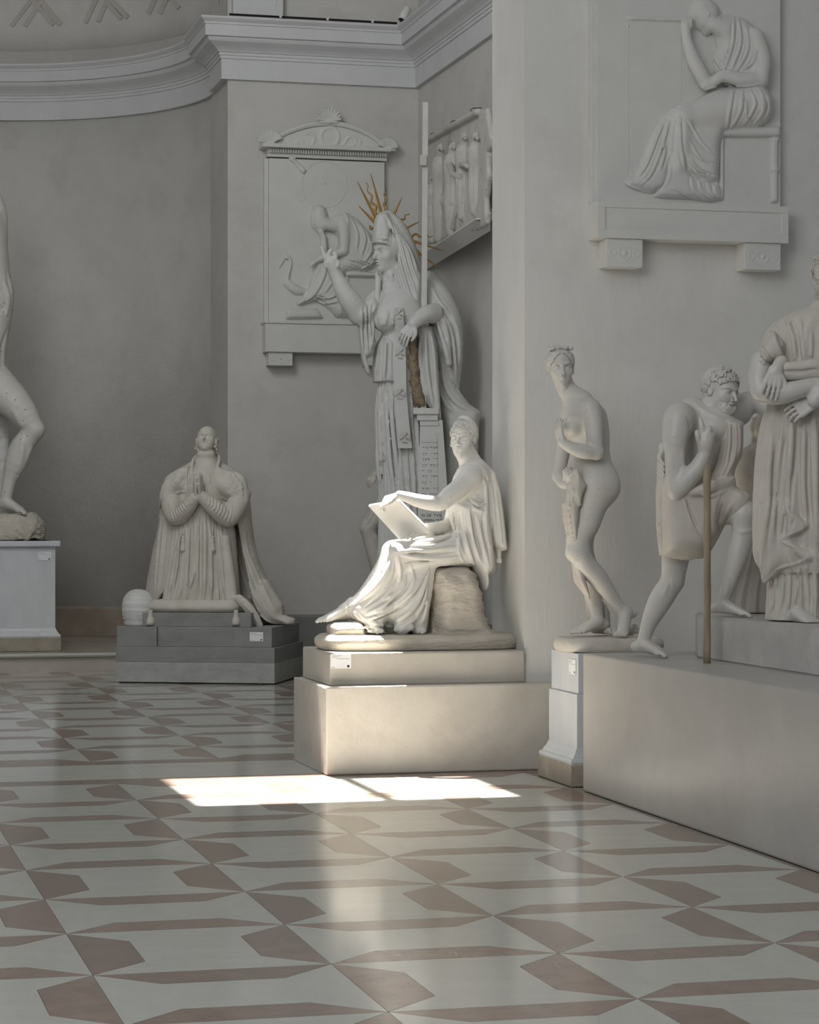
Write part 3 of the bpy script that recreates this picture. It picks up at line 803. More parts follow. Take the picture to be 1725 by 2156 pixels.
# ---------------------------------------------------------------- anatomy
def frame(fwd, up):
    f = _n(fwd); u = np.asarray(up, float); u = _n(u - f * (u @ f)); r = np.cross(f, u)
    return f, u, r
def head(S, c, fwd, up, H, jaw=1.0, nose=1.0, eyes=True, ears=(1, 1), mouth=0.0, detail=1.0, age=0.0, cheek=1.0):
    """c = centre of the head at eye level, H = chin to crown"""
    f, u, r = frame(fwd, up); c = np.asarray(c, float)
    A = np.stack([r, f, u])
    P_ = lambda x, y, z: c + (r * x + f * y + u * z) * H
    S.ell(P_(0, -0.07, 0.13), np.array([0.325, 0.415, 0.365]) * H, 0.02, ax=A)
    S.ell(P_(0, 0.10, -0.13), np.array([0.258 * jaw, 0.265, 0.34]) * H, 0.10 * H, ax=A)
    S.ell(P_(0, 0.17, -0.36), np.array([0.125 * jaw, 0.14, 0.12]) * H, 0.10 * H, ax=A)
    S.ball(P_(0, 0.262, -0.425), 0.068 * H, 0.06 * H)
    for sx in (-1, 1):
        S.ball(P_(sx * 0.165 * cheek, 0.185, -0.12), 0.10 * H, 0.09 * H)
    for sx in (-1, 1):      # brow ridge
        S.chain([P_(sx * 0.235, 0.20, 0.055), P_(sx * 0.16, 0.292, 0.092), P_(sx * 0.06, 0.335, 0.072), P_(0, 0.338, 0.06)], [0.022 * H, 0.032 * H, 0.034 * H, 0.036 * H], 0.035 * H)
    for sx in (-1, 1):      # sockets, eyeballs and lids
        S.ell(P_(sx * 0.138, 0.375, -0.005), np.array([0.088, 0.10, 0.058]) * H, 0.03 * H, 'sub', ax=A)
        if eyes:
            S.ell(P_(sx * 0.138, 0.262, -0.010), np.array([0.070, 0.068, 0.046]) * H, 0.006 * H, ax=A)
            S.chain([P_(sx * 0.072, 0.312, -0.016), P_(sx * 0.118, 0.338, 0.026), P_(sx * 0.165, 0.327, 0.024), P_(sx * 0.218, 0.265, -0.012)], [0.009 * H, 0.014 * H, 0.014 * H, 0.010 * H], 0.006 * H)
            S.chain([P_(sx * 0.075, 0.312, -0.022), P_(sx * 0.135, 0.322, -0.052), P_(sx * 0.212, 0.265, -0.018)], [0.007 * H, 0.010 * H, 0.008 * H], 0.008 * H)
    S.chain([P_(0, 0.325, 0.06), P_(0, 0.372 * (0.5 + 0.5 * nose), -0.05), P_(0, 0.428 * (0.6 + 0.4 * nose), -0.155)], [0.030 * H, 0.031 * H, 0.036 * H], 0.025 * H)
    for sx in (-1, 1):
        S.ball(P_(sx * 0.045, 0.368, -0.172), 0.030 * H, 0.015 * H)
        S.ball(P_(sx * 0.022, 0.405, -0.205), 0.014 * H, 0.006 * H, 'sub')
    op = mouth
    S.chain([P_(-0.088, 0.312, -0.270), P_(-0.03, 0.364, -0.252 + 0.02 * op), P_(0, 0.364, -0.257 + 0.02 * op), P_(0.03, 0.364, -0.252 + 0.02 * op), P_(0.088, 0.312, -0.270)], [0.009 * H, 0.019 * H, 0.018 * H, 0.019 * H, 0.009 * H], 0.016 * H)
    S.chain([P_(-0.075, 0.312, -0.285 - 0.02 * op), P_(0, 0.356, -0.306 - 0.06 * op), P_(0.075, 0.312, -0.285 - 0.02 * op)], [0.010 * H, 0.024 * H, 0.010 * H], 0.018 * H)
    S.chain([P_(-0.085, 0.340, -0.274), P_(0, 0.398, -0.277 - 0.012 * op), P_(0.085, 0.340, -0.274)], [0.005 * H, (0.009 + 0.026 * op) * H, 0.005 * H], 0.005 * H, 'sub')
    S.chain([P_(-0.04, 0.36, -0.352), P_(0.04, 0.36, -0.352)], [0.02 * H, 0.02 * H], 0.04 * H, 'sub')
    for sx, on in zip((-1, 1), ears):
        if not on: continue
        S.ell(P_(sx * 0.318, -0.05, -0.03), np.array([0.032, 0.078, 0.118]) * H, 0.015 * H, ax=A)
        S.ell(P_(sx * 0.352, -0.03, -0.015), np.array([0.022, 0.042, 0.065]) * H, 0.01 * H, 'sub', ax=A)
    if age > 0:
        for sx in (-1, 1):
            S.chain([P_(sx * 0.072, 0.36, -0.17), P_(sx * 0.14, 0.31, -0.30)], [0.012 * H, 0.010 * H], 0.025 * H, 'sub')
    return P_, A
def skull_y(x, z, g=1.0):
    """front of the skull at (x, z), unit head coordinates"""
    q = 1 - (x / (0.335 * g)) ** 2 - ((z - 0.13) / (0.375 * g)) ** 2
    return -0.07 + 0.425 * g * math.sqrt(max(0.0, q))
def ringlet(S, P_, H, x, z, r, seed, g=1.0, tube_=0.013, back=False):
    """one curl of hair lying on the skull"""
    rs = np.random.RandomState(seed); y = skull_y(x, z, g)
    if back: y = -0.14 - y
    v = _n([x / 0.112, (y + 0.07) / 0.18, (z - 0.13) / 0.14]); t = _n(np.cross(v, (0.1, 0.2, 1.0))); b = np.cross(v, t)
    a0 = rs.rand() * 6.28; sg = 1 if rs.rand() > 0.5 else -1; pts = []
    for q in np.linspace(0, 1, 8):
        an = a0 + sg * 5.6 * q; R = r * (1.0 - 0.72 * q)
        pts.append(P_(*(np.array([x, y, z]) + (t * math.cos(an) + b * math.sin(an)) * R + v * (0.006 + 0.016 * q))))
    S.chain(pts, [tube_ * H * (1.15 - 0.35 * q) for q in np.linspace(0, 1, 8)], 0.003 * H, sub=1)
def hairline(S, P_, H, rows_, n, r, seed=0, lo=-1.75, hi=1.75, g=1.0, tube_=0.013):
    """rows of curls set along the hairline from temple to temple"""
    k = seed * 100
    for j in range(rows_):
        for i in range(n):
            k += 1; rs = np.random.RandomState(k)
            t = lo + (hi - lo) * (i + 0.5 * (j % 2) + 0.3 * (rs.rand() - 0.5)) / n
            R = 0.29 - 0.0 * j; x = (0.325 - 0.045 * j * abs(math.cos(t))) * math.sin(t); z = 0.035 + (0.235 + 0.062 * j) * math.cos(t) * (1.0 if math.cos(t) > 0 else 0.9)
            x = max(-0.33, min(0.33, x * (1.0 if abs(x) < 0.3 else 1.02)))
            ringlet(S, P_, H, x, z, r * (0.8 + 0.4 * rs.rand()), k, g, tube_)
def strands(S, P_, H, specs, tube_=0.012, wave=0.012, nwave=3.0, k=0.003, g=None):
    """wavy strands through unit-head control points"""
    for i, cp in enumerate(specs):
        q = spline(np.array(cp, float), 0.03); n = len(q); pts = []
        if g:   # lay the strand on the hair surface
            c0 = np.array([0, -0.08, 0.135]); w_ = (q - c0) / np.array([0.335, 0.42, 0.37]); q = c0 + (q - c0) / np.linalg.norm(w_, axis=1)[:, None] * g
        for j, p in enumerate(q):
            t = j / max(1, n - 1); d = q[min(j + 1, n - 1)] - q[max(j - 1, 0)]; nn = _n([p[0] / 0.112, (p[1] + 0.07) / 0.18, (p[2] - 0.13) / 0.14]); sd_ = _n(np.cross(d, nn))
            pts.append(P_(*(p + sd_ * wave * math.sin(2 * math.pi * nwave * t + i * 1.9))))
        S.chain(pts, [tube_ * H * (0.75 + 0.5 * math.sin(math.pi * j / max(1, n - 1))) for j in range(n)], k * H, sub=1)
def curls(S, P_, H, n, seed, test, r=0.045, rad=(0.345, 0.435, 0.385), ctr=(0, -0.07, 0.13), k=0.012):
    """locks of hair over the skull where test(x, y, z) holds (unit head coordinates)"""
    rs = np.random.RandomState(seed); cnt = 0
    while cnt < n:
        v = _n(rs.randn(3)); x, y, z = [ctr[i] + v[i] * rad[i] for i in range(3)]
        if not test(x, y, z): continue
        cnt += 1
        t = _n(np.cross(v, rs.randn(3))); b = np.cross(v, t)
        a0 = rs.rand() * 6.28; rr = r * (0.7 + 0.7 * rs.rand()); turn = 3.6 + rs.rand() * 1.6
        pts = []
        for q in np.linspace(0, 1, 6):
            an = a0 + turn * q; R = rr * (1.15 - 0.75 * q)
            w = np.array([x, y, z]) + (t * math.cos(an) + b * math.sin(an)) * R + v * (0.010 + 0.02 * q)
            pts.append(P_(*w))
        S.chain(pts, [0.022 * H * (1 - 0.25 * q) for q in np.linspace(0, 1, 6)], k * H)
def hand(S, wrist, d, back, size, curl=(0.35, 0.35, 0.4, 0.45), thumb=0.5, thumb_side=1, spread=0.10, k=0.006, fr=1.0, finger_len=1.0, bend_first=1.0):
    """d = direction of the hand, back = normal of the back of the hand; fingers curl away from the back"""
    d = _n(d); back = np.asarray(back, float); back = _n(back - d * (back @ d)); side = np.cross(d, back) * thumb_side
    w = np.asarray(wrist, float); L = size
    palm_end = w + d * 0.47 * L
    for t in (-0.5, -0.17, 0.17, 0.5):
        S.cone(w + side * t * 0.20 * L + d * 0.03 * L, palm_end + side * t * 0.40 * L, 0.085 * L, 0.078 * L, 0.035 * L, flat=(back, 0.85))
    lens = (0.40, 0.45, 0.42, 0.33)
    for i in range(4):
        t = 0.5 - i / 3.0
        b0 = palm_end + side * t * 0.38 * L
        dd = _n(d + side * t * 2 * spread); q = b0; a = 0
        segs = (0.46, 0.31, 0.23); r0 = 0.052 * L * fr
        for j, sg in enumerate(segs):
            a += curl[i] * (bend_first if j == 0 else (1.2 if j == 1 else 0.8))
            e = _n(dd * math.cos(a) - back * math.sin(a)); q2 = q + e * sg * lens[i] * L * finger_len
            S.cone(q, q2, r0 * (1 - 0.10 * j), r0 * (0.9 - 0.10 * j), k); q = q2
    t0 = w + d * 0.12 * L + side * 0.14 * L - back * 0.02 * L
    t1 = t0 + _n(d * 0.75 + side * 0.75 - back * 0.25 * thumb) * 0.24 * L
    t2 = t1 + _n(d * 1.0 + side * (0.35 - 0.5 * thumb) - back * 0.35 * thumb) * 0.17 * L
    t3 = t2 + _n(d * 1.0 + side * (0.1 - 0.6 * thumb) - back * 0.3 * thumb) * 0.13 * L
    S.chain([t0, t1, t2, t3], [0.085 * L * fr, 0.068 * L * fr, 0.058 * L * fr, 0.045 * L * fr], k * 1.5)
def foot(S, ankle, toe_dir, up, L, k=0.012, toes=True, lift=0.0, side_sign=1, wscale=1.0):
    """ankle point, direction to the toes, sole normal"""
    f, u, r = frame(toe_dir, up); a = np.asarray(ankle, float); r = r * side_sign
    sole = a - u * 0.27 * L
    heel = sole - f * 0.20 * L + u * 0.12 * L
    S.cone(a, heel, 0.13 * L, 0.125 * L, 0.06 * L)
    ball = sole + f * 0.50 * L + u * 0.085 * L
    for t in (-1, -0.3, 0.4, 1):
        S.cone(a - u * 0.06 * L + f * 0.03 * L + r * t * 0.04 * L * wscale, ball + r * t * 0.12 * L * wscale - f * 0.02 * t * L, 0.125 * L, 0.075 * L, 0.06 * L)
    S.cone(heel, ball, 0.11 * L, 0.08 * L, 0.05 * L)
    if toes:
        for i in range(5):
            t = (i - 2) / 2.0; rr = (0.052, 0.038, 0.036, 0.034, 0.032)[i] * L
            ln = (0.23, 0.235, 0.21, 0.185, 0.15)[i] * L
            b0 = ball + r * t * 0.15 * L * wscale - f * (0.05 * abs(i - 0.8) / 3) * L - u * 0.02 * L
            m = b0 + f * ln * 0.55 + u * 0.02 * L
            e = b0 + f * ln - u * 0.03 * L
            S.chain([b0, m, e], [rr * 1.1, rr, rr * 0.95], 0.007)
    return sole
def crop(x0, y0, sc): return lambda X, Y: (x0 + sc * X, y0 + sc * Y)
def statue(name, S, label, cat):
    r = empty(name, tuple(S.o), S.phi); tag(r, label, cat); return r
def label_card(root, me_name, w, h, origin, right, up, nrm):
    """small museum card fixed to a face: white plate, lines of print and a round mark"""
    o = np.array(origin, float); right, up, nrm = _n(right), _n(up), _n(nrm)
    def plate(x0, x1, y0, y1, t0, t1):
        vs = [o + right * x + up * y + nrm * t for t in (t0, t1) for x, y in ((x0, y0), (x1, y0), (x1, y1), (x0, y1))]
        return fix_normals(pymesh('p', vs, [(0, 1, 2, 3), (4, 5, 6, 7), (0, 1, 5, 4), (1, 2, 6, 5), (2, 3, 7, 6), (3, 0, 4, 7)]))
    c = link(me_name, plate(0, w, 0, h, 0.0, 0.004), M['card'], root)
    lines = []
    for i, (a, b) in enumerate(((0.06, 0.52), (0.06, 0.34), (0.30, 0.90))):
        y = h * (0.88 - 0.10 * i); lines.append(plate(w * a, w * b, y - h * 0.018, y + h * 0.018, 0.004, 0.0046))
    lines.append(plate(w * 0.06, w * 0.16, h * 0.10, h * 0.13, 0.004, 0.0046)); lines.append(plate(w * 0.06, w * 0.22, h * 0.05, h * 0.08, 0.004, 0.0046))
    po = link('print', joinm('print', lines), M['card_ink'], c); po['kind'] = 'stuff'
    vs = [o + nrm * 0.0046 + right * w * 0.86 + up * h * 0.16]
    rr = h * 0.09
    vs += [vs[0] + right * rr * math.cos(a) + up * rr * math.sin(a) for a in np.linspace(0, 2 * math.pi, 17)[:-1]]
    link('round_mark', pymesh('round_mark', vs, [(0, 1 + i, 1 + (i + 1) % 16) for i in range(16)]), M['black'], c)
def pins(root, S, pix, r, mm='pin'):
    """little dark measuring pins set in the surface"""
    pts, nr = S.hit(pix); bm = bmesh.new(); n = 0
    for p, q in zip(pts, nr):
        if np.isnan(p[0]): continue
        bmesh.ops.create_icosphere(bm, subdivisions=1, radius=r, matrix=Matrix.Translation(Vector(p + q * r * 0.15))); n += 1
    if n:
        me = bpy.data.meshes.new('measuring_pins'); bm.to_mesh(me)
        o = link('measuring_pins', me, M[mm], root); o['kind'] = 'stuff'
    bm.free()
def poly_sdf(x, z, poly):
    """signed distance to a 2D polygon on the grid x (n,1), z (1,m)"""
    d = np.full((x.shape[0], z.shape[1]), 1e9, np.float32); sgn = np.ones_like(d)
    n = len(poly)
    for i in range(n):
        ax, az = poly[i]; bx, bz = poly[i - 1]
        ex, ez = bx - ax, bz - az; wx, wz = x - ax, z - az
        t = np.clip((wx * ex + wz * ez) / max(1e-12, ex * ex + ez * ez), 0, 1)
        dx, dz = wx - ex * t, wz - ez * t
        d = np.minimum(d, dx * dx + dz * dz)
        c1 = z >= az; c2 = z < bz; c3 = ex * wz > ez * wx
        flip = (c1 & c2 & c3) | (~c1 & ~c2 & ~c3)
        sgn = np.where(flip, -sgn, sgn)
    return (sgn * np.sqrt(d)).astype(np.float32)
def blur2(a, r):
    for _ in range(2):
        for ax_ in (0, 1):
            p = np.pad(a, [(r + 1, r) if i == ax_ else (0, 0) for i in (0, 1)], mode='edge')
            c = np.cumsum(p, axis=ax_, dtype=np.float64); n = a.shape[ax_]
            a = (np.take(c, np.arange(2 * r + 1, 2 * r + 1 + n), ax_) - np.take(c, np.arange(0, n), ax_)) / (2 * r + 1)
    return a.astype(np.float32)
def _pillow(S, pts, t, w, k=0.02, op='add', y0=None, tilt=(0, 0), t2=None):
    """rounded slab over a traced outline: pts = local points (x, y, z); t = half thickness, w = rounding width of the rim"""
    pts = np.array(pts); cy = pts[:, 1].mean() if y0 is None else y0
    m = k + 2 * S.h + 0.01
    tm = max(t, t2 or t)
    cxm, czm = pts[:, 0].mean(), pts[:, 2].mean()
    ext = abs(tilt[0]) * (pts[:, 0].max() - pts[:, 0].min()) + abs(tilt[1]) * (pts[:, 2].max() - pts[:, 2].min())
    q = S.box([pts[:, 0].min() - m, cy - tm - m - ext, pts[:, 2].min() - m], [pts[:, 0].max() + m, cy + tm + m + ext, pts[:, 2].max() + m])
    if q is None: return
    sl, x, y, z = q
    d2 = poly_sdf(x[:, 0, :], z[0], [(p[0], p[2]) for p in pts])[:, None, :]
    u = np.clip(-d2 / w, 0, 1)
    prof = np.sqrt(np.maximum(0, 1 - (1 - u) ** 2))
    prof = blur2(prof[:, 0, :], max(1, int(0.22 * w / S.h)))[:, None, :]
    yc = cy + tilt[0] * (x - cxm) + tilt[1] * (z - czm)
    yy = y - yc
    th = np.where(yy < 0, t, t2 if t2 is not None else t)
    dd = np.abs(yy) - th * prof
    # inside the outline: scale the distance by the rim slope; outside: distance to the outline edge
    slope = np.where(u < 1, th * (1 - u) / np.maximum(prof, 0.15) / w, 0)
    dd = dd / np.sqrt(1 + slope ** 2)
    d = np.where(d2 > 0, np.sqrt(d2 * d2 + np.maximum(np.abs(yy) - 0.0, 0) ** 2), np.maximum(dd, -0.2))
    S.mix(sl, d.astype(np.float32), k, op)
Sculpt.pillow = _pillow
def cdir(S, right, toward, up):
    """direction given in the viewer's terms -> local frame of the sculpt"""
    w = np.array([right * CS - toward * SN, -right * SN - toward * CS, up])
    return _n(S.ldir(w))

def rows(S, T, lst):
    """silhouette rows traced from the photograph: (Y, X left, X right, dy, half depth[, pleat]) -> loft rows"""
    out = []
    for r in lst:
        Y, XL, XR, dy, ry = r[:5]
        a = S.pt(*T(XL, Y), dy); b = S.pt(*T(XR, Y), dy)
        out.append((0.5 * (a[2] + b[2]), 0.5 * (a[0] + b[0]), dy, 0.5 * (b[0] - a[0]), ry) + tuple(r[5:]))
    return out
def carve(anchor, phi, rect, yr, h, zmin=None):
    """block of plaster that covers a pixel rectangle (x0, y0, x1, y1) between two depths of the figure"""
    S = Sculpt(anchor, phi, (0, 0, 0), (h, h, h), h)
    c = np.array([S.pt(x, y, d) for x in (rect[0], rect[2]) for y in (rect[1], rect[3]) for d in yr])
    lo, hi = c.min(0) - 3 * h, c.max(0) + 3 * h
    lo[1], hi[1] = yr[0], yr[1]
    if zmin is not None: lo[2] = zmin
    return Sculpt(anchor, phi, lo, hi, h)
# ================================================================ seated figure with a tablet
def build_seated():
    o = (3.72, 14.5, 0.7335); T = crop(600, 820, 0.30145); e = 0.0009025
    B = Sculpt(o, 0.0, (-0.72, -0.34, -0.02), (0.76, 0.36, 1.20), 0.005)
    q = lambda X, Y, dy=0.0: B.pt(*T(X, Y), dy)
    root = statue('seated_statue', B, 'white plaster statue of a seated draped woman holding a tablet on her lap', 'statue')
    # ---- rock seat and base
    K = B.like((-0.70, -0.34, -0.02), (0.74, 0.36, 0.62), 0.007)
    K.loft([(0.0, 0.035, 0.0, 0.62, 0.30), (0.03, 0.035, 0.0, 0.635, 0.31), (0.075, 0.035, 0.0, 0.63, 0.305), (0.095, 0.035, 0, 0.60, 0.285)], 0.0, sq=3.6)
    K.pillow([q(*p) for p in ((285, 1640), (330, 1622), (500, 1615), (535, 1640), (545, 1730), (290, 1730))], 0.13, 0.05, 0.012, y0=-0.05)
    K.pillow([q(*p) for p in ((1000, 1245), (1100, 1222), (1240, 1210), (1290, 1255), (1330, 1340), (1352, 1430), (1372, 1560), (1400, 1640), (1450, 1700), (1500, 1760), (990, 1770), (1008, 1500), (1000, 1380))], 0.24, 0.09, 0.03, y0=0.01)
    K.noise(0.0045, 26, 3, stretch=(0.8, 0.8, 2.4), mask=lambda x, y, z: np.clip((z - 0.09) / 0.03, 0.25, 1) * np.clip((x + 0.05) / 0.12, 0.15, 1) + 0 * y)
    K.noise(0.003, 70, 4, stretch=(0.5, 0.5, 2.4), mask=lambda x, y, z: np.clip((z - 0.09) / 0.03, 0.3, 1) * np.clip((x + 0.05) / 0.12, 0.2, 1) + 0 * y)
    K.floor_at(0.001)
    link('rock_seat', K.mesh('rock_seat'), M['rock'], root)
    # ---- drapery: skirt
    B.pillow([q(*p) for p in ((752, 1098), (900, 1050), (1150, 1010), (1240, 1090), (1262, 1212), (1020, 1238), (1004, 1400), (1000, 1560), (1000, 1702), (860, 1700), (640, 1690), (560, 1680), (500, 1625), (440, 1585), (405, 1530), (500, 1452), (600, 1330), (650, 1265), (700, 1150), (712, 1112))], 0.15, 0.16, 0.0, y0=0.0, t2=0.16)
    B.chain([q(1290, 1110, -0.09), q(1020, 1135, -0.115), q(800, 1150, -0.115)], [0.115, 0.088, 0.075], 0.05)
    B.chain([q(1290, 1080, 0.10), q(1000, 1090, 0.11), q(758, 1128, 0.09)], [0.12, 0.085, 0.066], 0.05)
    B.chain([q(790, 1160, -0.115), q(680, 1350, -0.11), q(600, 1510, -0.08), q(560, 1580, -0.06)], [0.075, 0.066, 0.055, 0.045], 0.05)
    B.chain([q(748, 1140, 0.09), q(655, 1300, 0.08), q(540, 1450, 0.04), q(432, 1535, 0.0)], [0.062, 0.054, 0.044, 0.038], 0.04)
    B.chain([q(960, 1250, -0.09), q(880, 1460, -0.14), q(820, 1660, -0.17)], [0.06, 0.065, 0.05], 0.06)
    B.chain([q(990, 1260, -0.06), q(950, 1500, -0.11), q(940, 1670, -0.13)], [0.05, 0.055, 0.045], 0.05)
    B.chain([q(700, 1400, -0.10), q(640, 1560, -0.13), q(640, 1660, -0.14)], [0.06, 0.06, 0.04], 0.06)
    # ---- torso, cloak, overfold
    B.pillow([q(*p) for p in ((1222, 540), (1290, 505), (1360, 478), (1432, 555), (1462, 690), (1475, 900), (1440, 1020), (1436, 1200), (1300, 1232), (1215, 1110), (1180, 1000), (1150, 860), (1148, 780), (1160, 690), (1190, 600))], 0.17, 0.13, 0.03, y0=0.0)
    B.chain([q(1275, 570, -0.06), q(1335, 570, -0.12)], [0.05, 0.07], 0.05)
    B.chain([q(1300, 560, 0.08), q(1320, 580, 0.14)], [0.05, 0.07], 0.05)
    B.pillow([q(*p) for p in ((1400, 540), (1448, 580), (1482, 700), (1508, 880), (1524, 1040), (1532, 1122), (1490, 1130), (1455, 1118), (1425, 1080), (1412, 1010), (1395, 900), (1390, 640))], 0.085, 0.035, 0.015, y0=-0.05)
    B.pillow([q(*p) for p in ((1150, 790), (1165, 900), (1195, 1000), (1208, 1100), (1235, 1175), (1290, 1250), (1338, 1320), (1356, 1380), (1368, 1408), (1400, 1395), (1406, 1330), (1400, 1290), (1438, 1262), (1440, 1180), (1425, 1050), (1405, 900), (1390, 780), (1300, 740))], 0.175, 0.06, 0.015, y0=-0.02)
    # rear fall of the cloak over the rock, hem crumples
    B.chain([q(1420, 1000, 0.10), q(1430, 1250, 0.10)], [0.07, 0.05], 0.03)
    rs = np.random.RandomState(5)
    for X, Y, dy, r in ((600, 1685, -0.17, 18), (640, 1690, -0.18, 22), (670, 1688, -0.19, 16), (800, 1672, -0.19, 30), (850, 1665, -0.185, 34), (950, 1690, -0.17, 24), (570, 1660, -0.15, 18)):
        a = q(X - r * 0.8, Y + 4, dy); b = q(X + r * 0.8, Y - 8 * rs.rand(), dy - 0.01); c = q(X + r * 0.3, Y + 10, dy - 0.02)
        B.chain([a, b, c], [r * e * 0.55, r * e * 0.75, r * e * 0.5], 0.008)
    # ---- folds traced on the surface
    B.freeze()
    skirt = [[(770, 1135), (900, 1128), (1050, 1120), (1190, 1100)], [(800, 1150), (950, 1178), (1100, 1182), (1235, 1165)],
             [(860, 1255), (960, 1218), (1060, 1205), (1220, 1196)], [(900, 1060), (1010, 1062), (1110, 1040), (1180, 1000)],
             [(880, 1092), (1020, 1095), (1180, 1062)],
             [(790, 1160), (805, 1260), (785, 1390), (700, 1500), (560, 1575)], [(752, 1180), (700, 1300), (600, 1420), (480, 1505)],
             [(1005, 1245), (950, 1335), (880, 1435), (760, 1530), (600, 1602), (520, 1600)],
             [(1010, 1262), (965, 1400), (905, 1520), (790, 1615), (680, 1652)], [(998, 1330), (968, 1480), (915, 1590), (850, 1645)],
             [(992, 1440), (980, 1560), (955, 1640)], [(840, 1300), (800, 1400), (690, 1470)],
             [(420, 1512), (445, 1590), (520, 1655)], [(465, 1495), (490, 1565), (570, 1635), (690, 1685)], [(520, 1560), (600, 1625), (760, 1660)],
             [(880, 1230), (900, 1330), (840, 1440), (720, 1530), (600, 1565)]]
    B.strokes(skirt, T, 0.016, 0.014)
    gro = [[(820, 1130), (1000, 1150), (1200, 1130)], [(830, 1215), (960, 1195), (1150, 1190)], [(770, 1190), (770, 1300), (690, 1420), (560, 1520)],
           [(985, 1300), (925, 1400), (820, 1510), (640, 1600), (560, 1610)], [(1002, 1340), (940, 1500), (860, 1600), (760, 1660)], [(985, 1480), (950, 1580), (900, 1640)],
           [(860, 1275), (850, 1380), (760, 1470), (620, 1540)], [(443, 1500), (466, 1580), (545, 1650)], [(930, 1075), (1060, 1078), (1170, 1030)]]
    B.strokes(gro, T, 0.010, 0.014, 'sub')
    tun = [[(1290, 830), (1300, 950), (1330, 1100), (1395, 1270)], [(1240, 840), (1255, 1000), (1295, 1150), (1355, 1310)], [(1195, 850), (1205, 960), (1222, 1110)],
           [(1350, 900), (1375, 1050), (1425, 1230)], [(1172, 830), (1182, 930), (1205, 1000)],
           [(1290, 790), (1325, 832), (1372, 850), (1402, 840)], [(1300, 765), (1345, 812), (1392, 805)], [(1320, 740), (1360, 780), (1395, 770)],
           [(1400, 640), (1408, 760), (1405, 900), (1412, 1000)], [(1440, 640), (1455, 800), (1468, 960), (1478, 1100)], [(1470, 700), (1490, 860), (1505, 1000), (1515, 1110)],
           [(1265, 525), (1340, 535), (1390, 600), (1398, 650)], [(1310, 505), (1385, 555), (1425, 640)], [(1245, 560), (1300, 552), (1360, 590), (1392, 650)]]
    B.strokes(tun, T, 0.012, 0.012)
    B.strokes([[(1265, 850), (1280, 1000), (1320, 1160), (1372, 1300)], [(1215, 850), (1230, 1000), (1262, 1150)], [(1322, 870), (1345, 1000), (1390, 1180)], [(1422, 650), (1432, 820), (1440, 1000)], [(1310, 800), (1350, 832), (1392, 825)], [(1290, 535), (1365, 570), (1402, 640)], [(1300, 860), (1318, 1000), (1352, 1120)], [(1185, 860), (1196, 960), (1212, 1060)], [(1378, 880), (1398, 1030), (1430, 1180)], [(1335, 770), (1368, 800), (1394, 790)]], T, 0.009, 0.013, 'sub')
    B.strokes([[(1208, 1000), (1212, 1110), (1240, 1190), (1300, 1262), (1345, 1330), (1362, 1395)], [(1412, 1010), (1428, 1085), (1460, 1120), (1490, 1128)]], T, 0.007, 0.006)
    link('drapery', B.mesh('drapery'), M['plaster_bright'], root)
    # ---- arms and foot
    A = B.like((-0.72, -0.34, 0.40), (0.45, 0.30, 1.20), 0.0045)
    A.chain([q(1300, 605, -0.165), q(1230, 680, -0.19), q(1150, 742, -0.205), q(1080, 795, -0.21), q(950, 782, -0.20), q(870, 757, -0.175), q(800, 737, -0.14)],
            [0.066, 0.062, 0.058, 0.050, 0.043, 0.035, 0.027], 0.02)
    A.ball(q(1300, 615, -0.16), 0.07, 0.03)
    wr = q(800, 737, -0.14)
    hd = q(668, 786, -0.075) - wr
    hand(A, wr + _n(hd) * 0.01, hd, cdir(A, -0.28, 0.40, 0.87), 0.185, curl=(0.55, 0.6, 0.6, 0.55), thumb=0.2, thumb_side=-1, spread=0.10)
    # far arm supporting the tablet
    A.chain([q(1240, 640, 0.16), q(1185, 850, 0.16), q(1150, 945, 0.12), q(1060, 968, 0.03), q(985, 965, 0.0)], [0.06, 0.055, 0.047, 0.04, 0.028], 0.02)
    hand(A, q(990, 966, 0.0), q(900, 1000, -0.01) - q(990, 966, 0.0), (0.1, -0.5, 0.8), 0.17, curl=(0.15,) * 4, thumb=0.3, thumb_side=1)
    link('arms', A.mesh('arms'), M['plaster_bright'], root)
    A2 = A; A = B.like((-0.80, -0.22, 0.02), (-0.20, 0.22, 0.45), 0.005)
    an = q(415, 1535, 0.0)
    foot(A, an, q(240, 1580, -0.05) - q(415, 1560, 0.0), (-0.12, 0, 1), 0.25, side_sign=-1)
    A.cone(an, q(470, 1490, 0.02), 0.032, 0.038, 0.02)
    link('foot', A.mesh('foot'), M['plaster_bright'], root); A = A2
    # ---- head
    Hd = B.like((0.08, -0.24, 0.98), (0.46, 0.22, 1.52), 0.0028)
    H = 0.243; c = q(1246, 338, 0.0)
    fw = cdir(Hd, -0.36, 0.93, -0.02); up = cdir(Hd, 0.05, 0.0, 1.0)
    Hd.chain([q(1262, 430, 0.015), q(1290, 500, 0.02), q(1318, 580, 0.02)], [0.060, 0.062, 0.09], 0.03)
    P_, A_ = head(Hd, c, fw, up, H, jaw=0.98)
    Hd.cone(P_(0, 0.05, -0.33), q(1290, 500, 0.02), 0.045, 0.06, 0.04)
    link('head', Hd.mesh('head'), M['plaster_bright'], root)
    Hr = B.like((0.06, -0.24, 1.10), (0.46, 0.24, 1.54), 0.0028)
    Hr.ell(P_(0, -0.10, 0.145), np.array([0.342, 0.41, 0.358]) * H, 0.0, ax=A_)
    Hr.ell(P_(0, 0.46, -0.10), np.array([0.30, 0.36, 0.375]) * H, 0.012, 'sub', ax=A_)
    Hr.ell(P_(0.0, 0.04, -0.52), np.array([0.5, 0.45, 0.40]) * H, 0.012, 'sub', ax=A_)
    hairline(Hr, P_, H, 3, 17, 0.036, 3, -2.0, 2.0, 1.02)
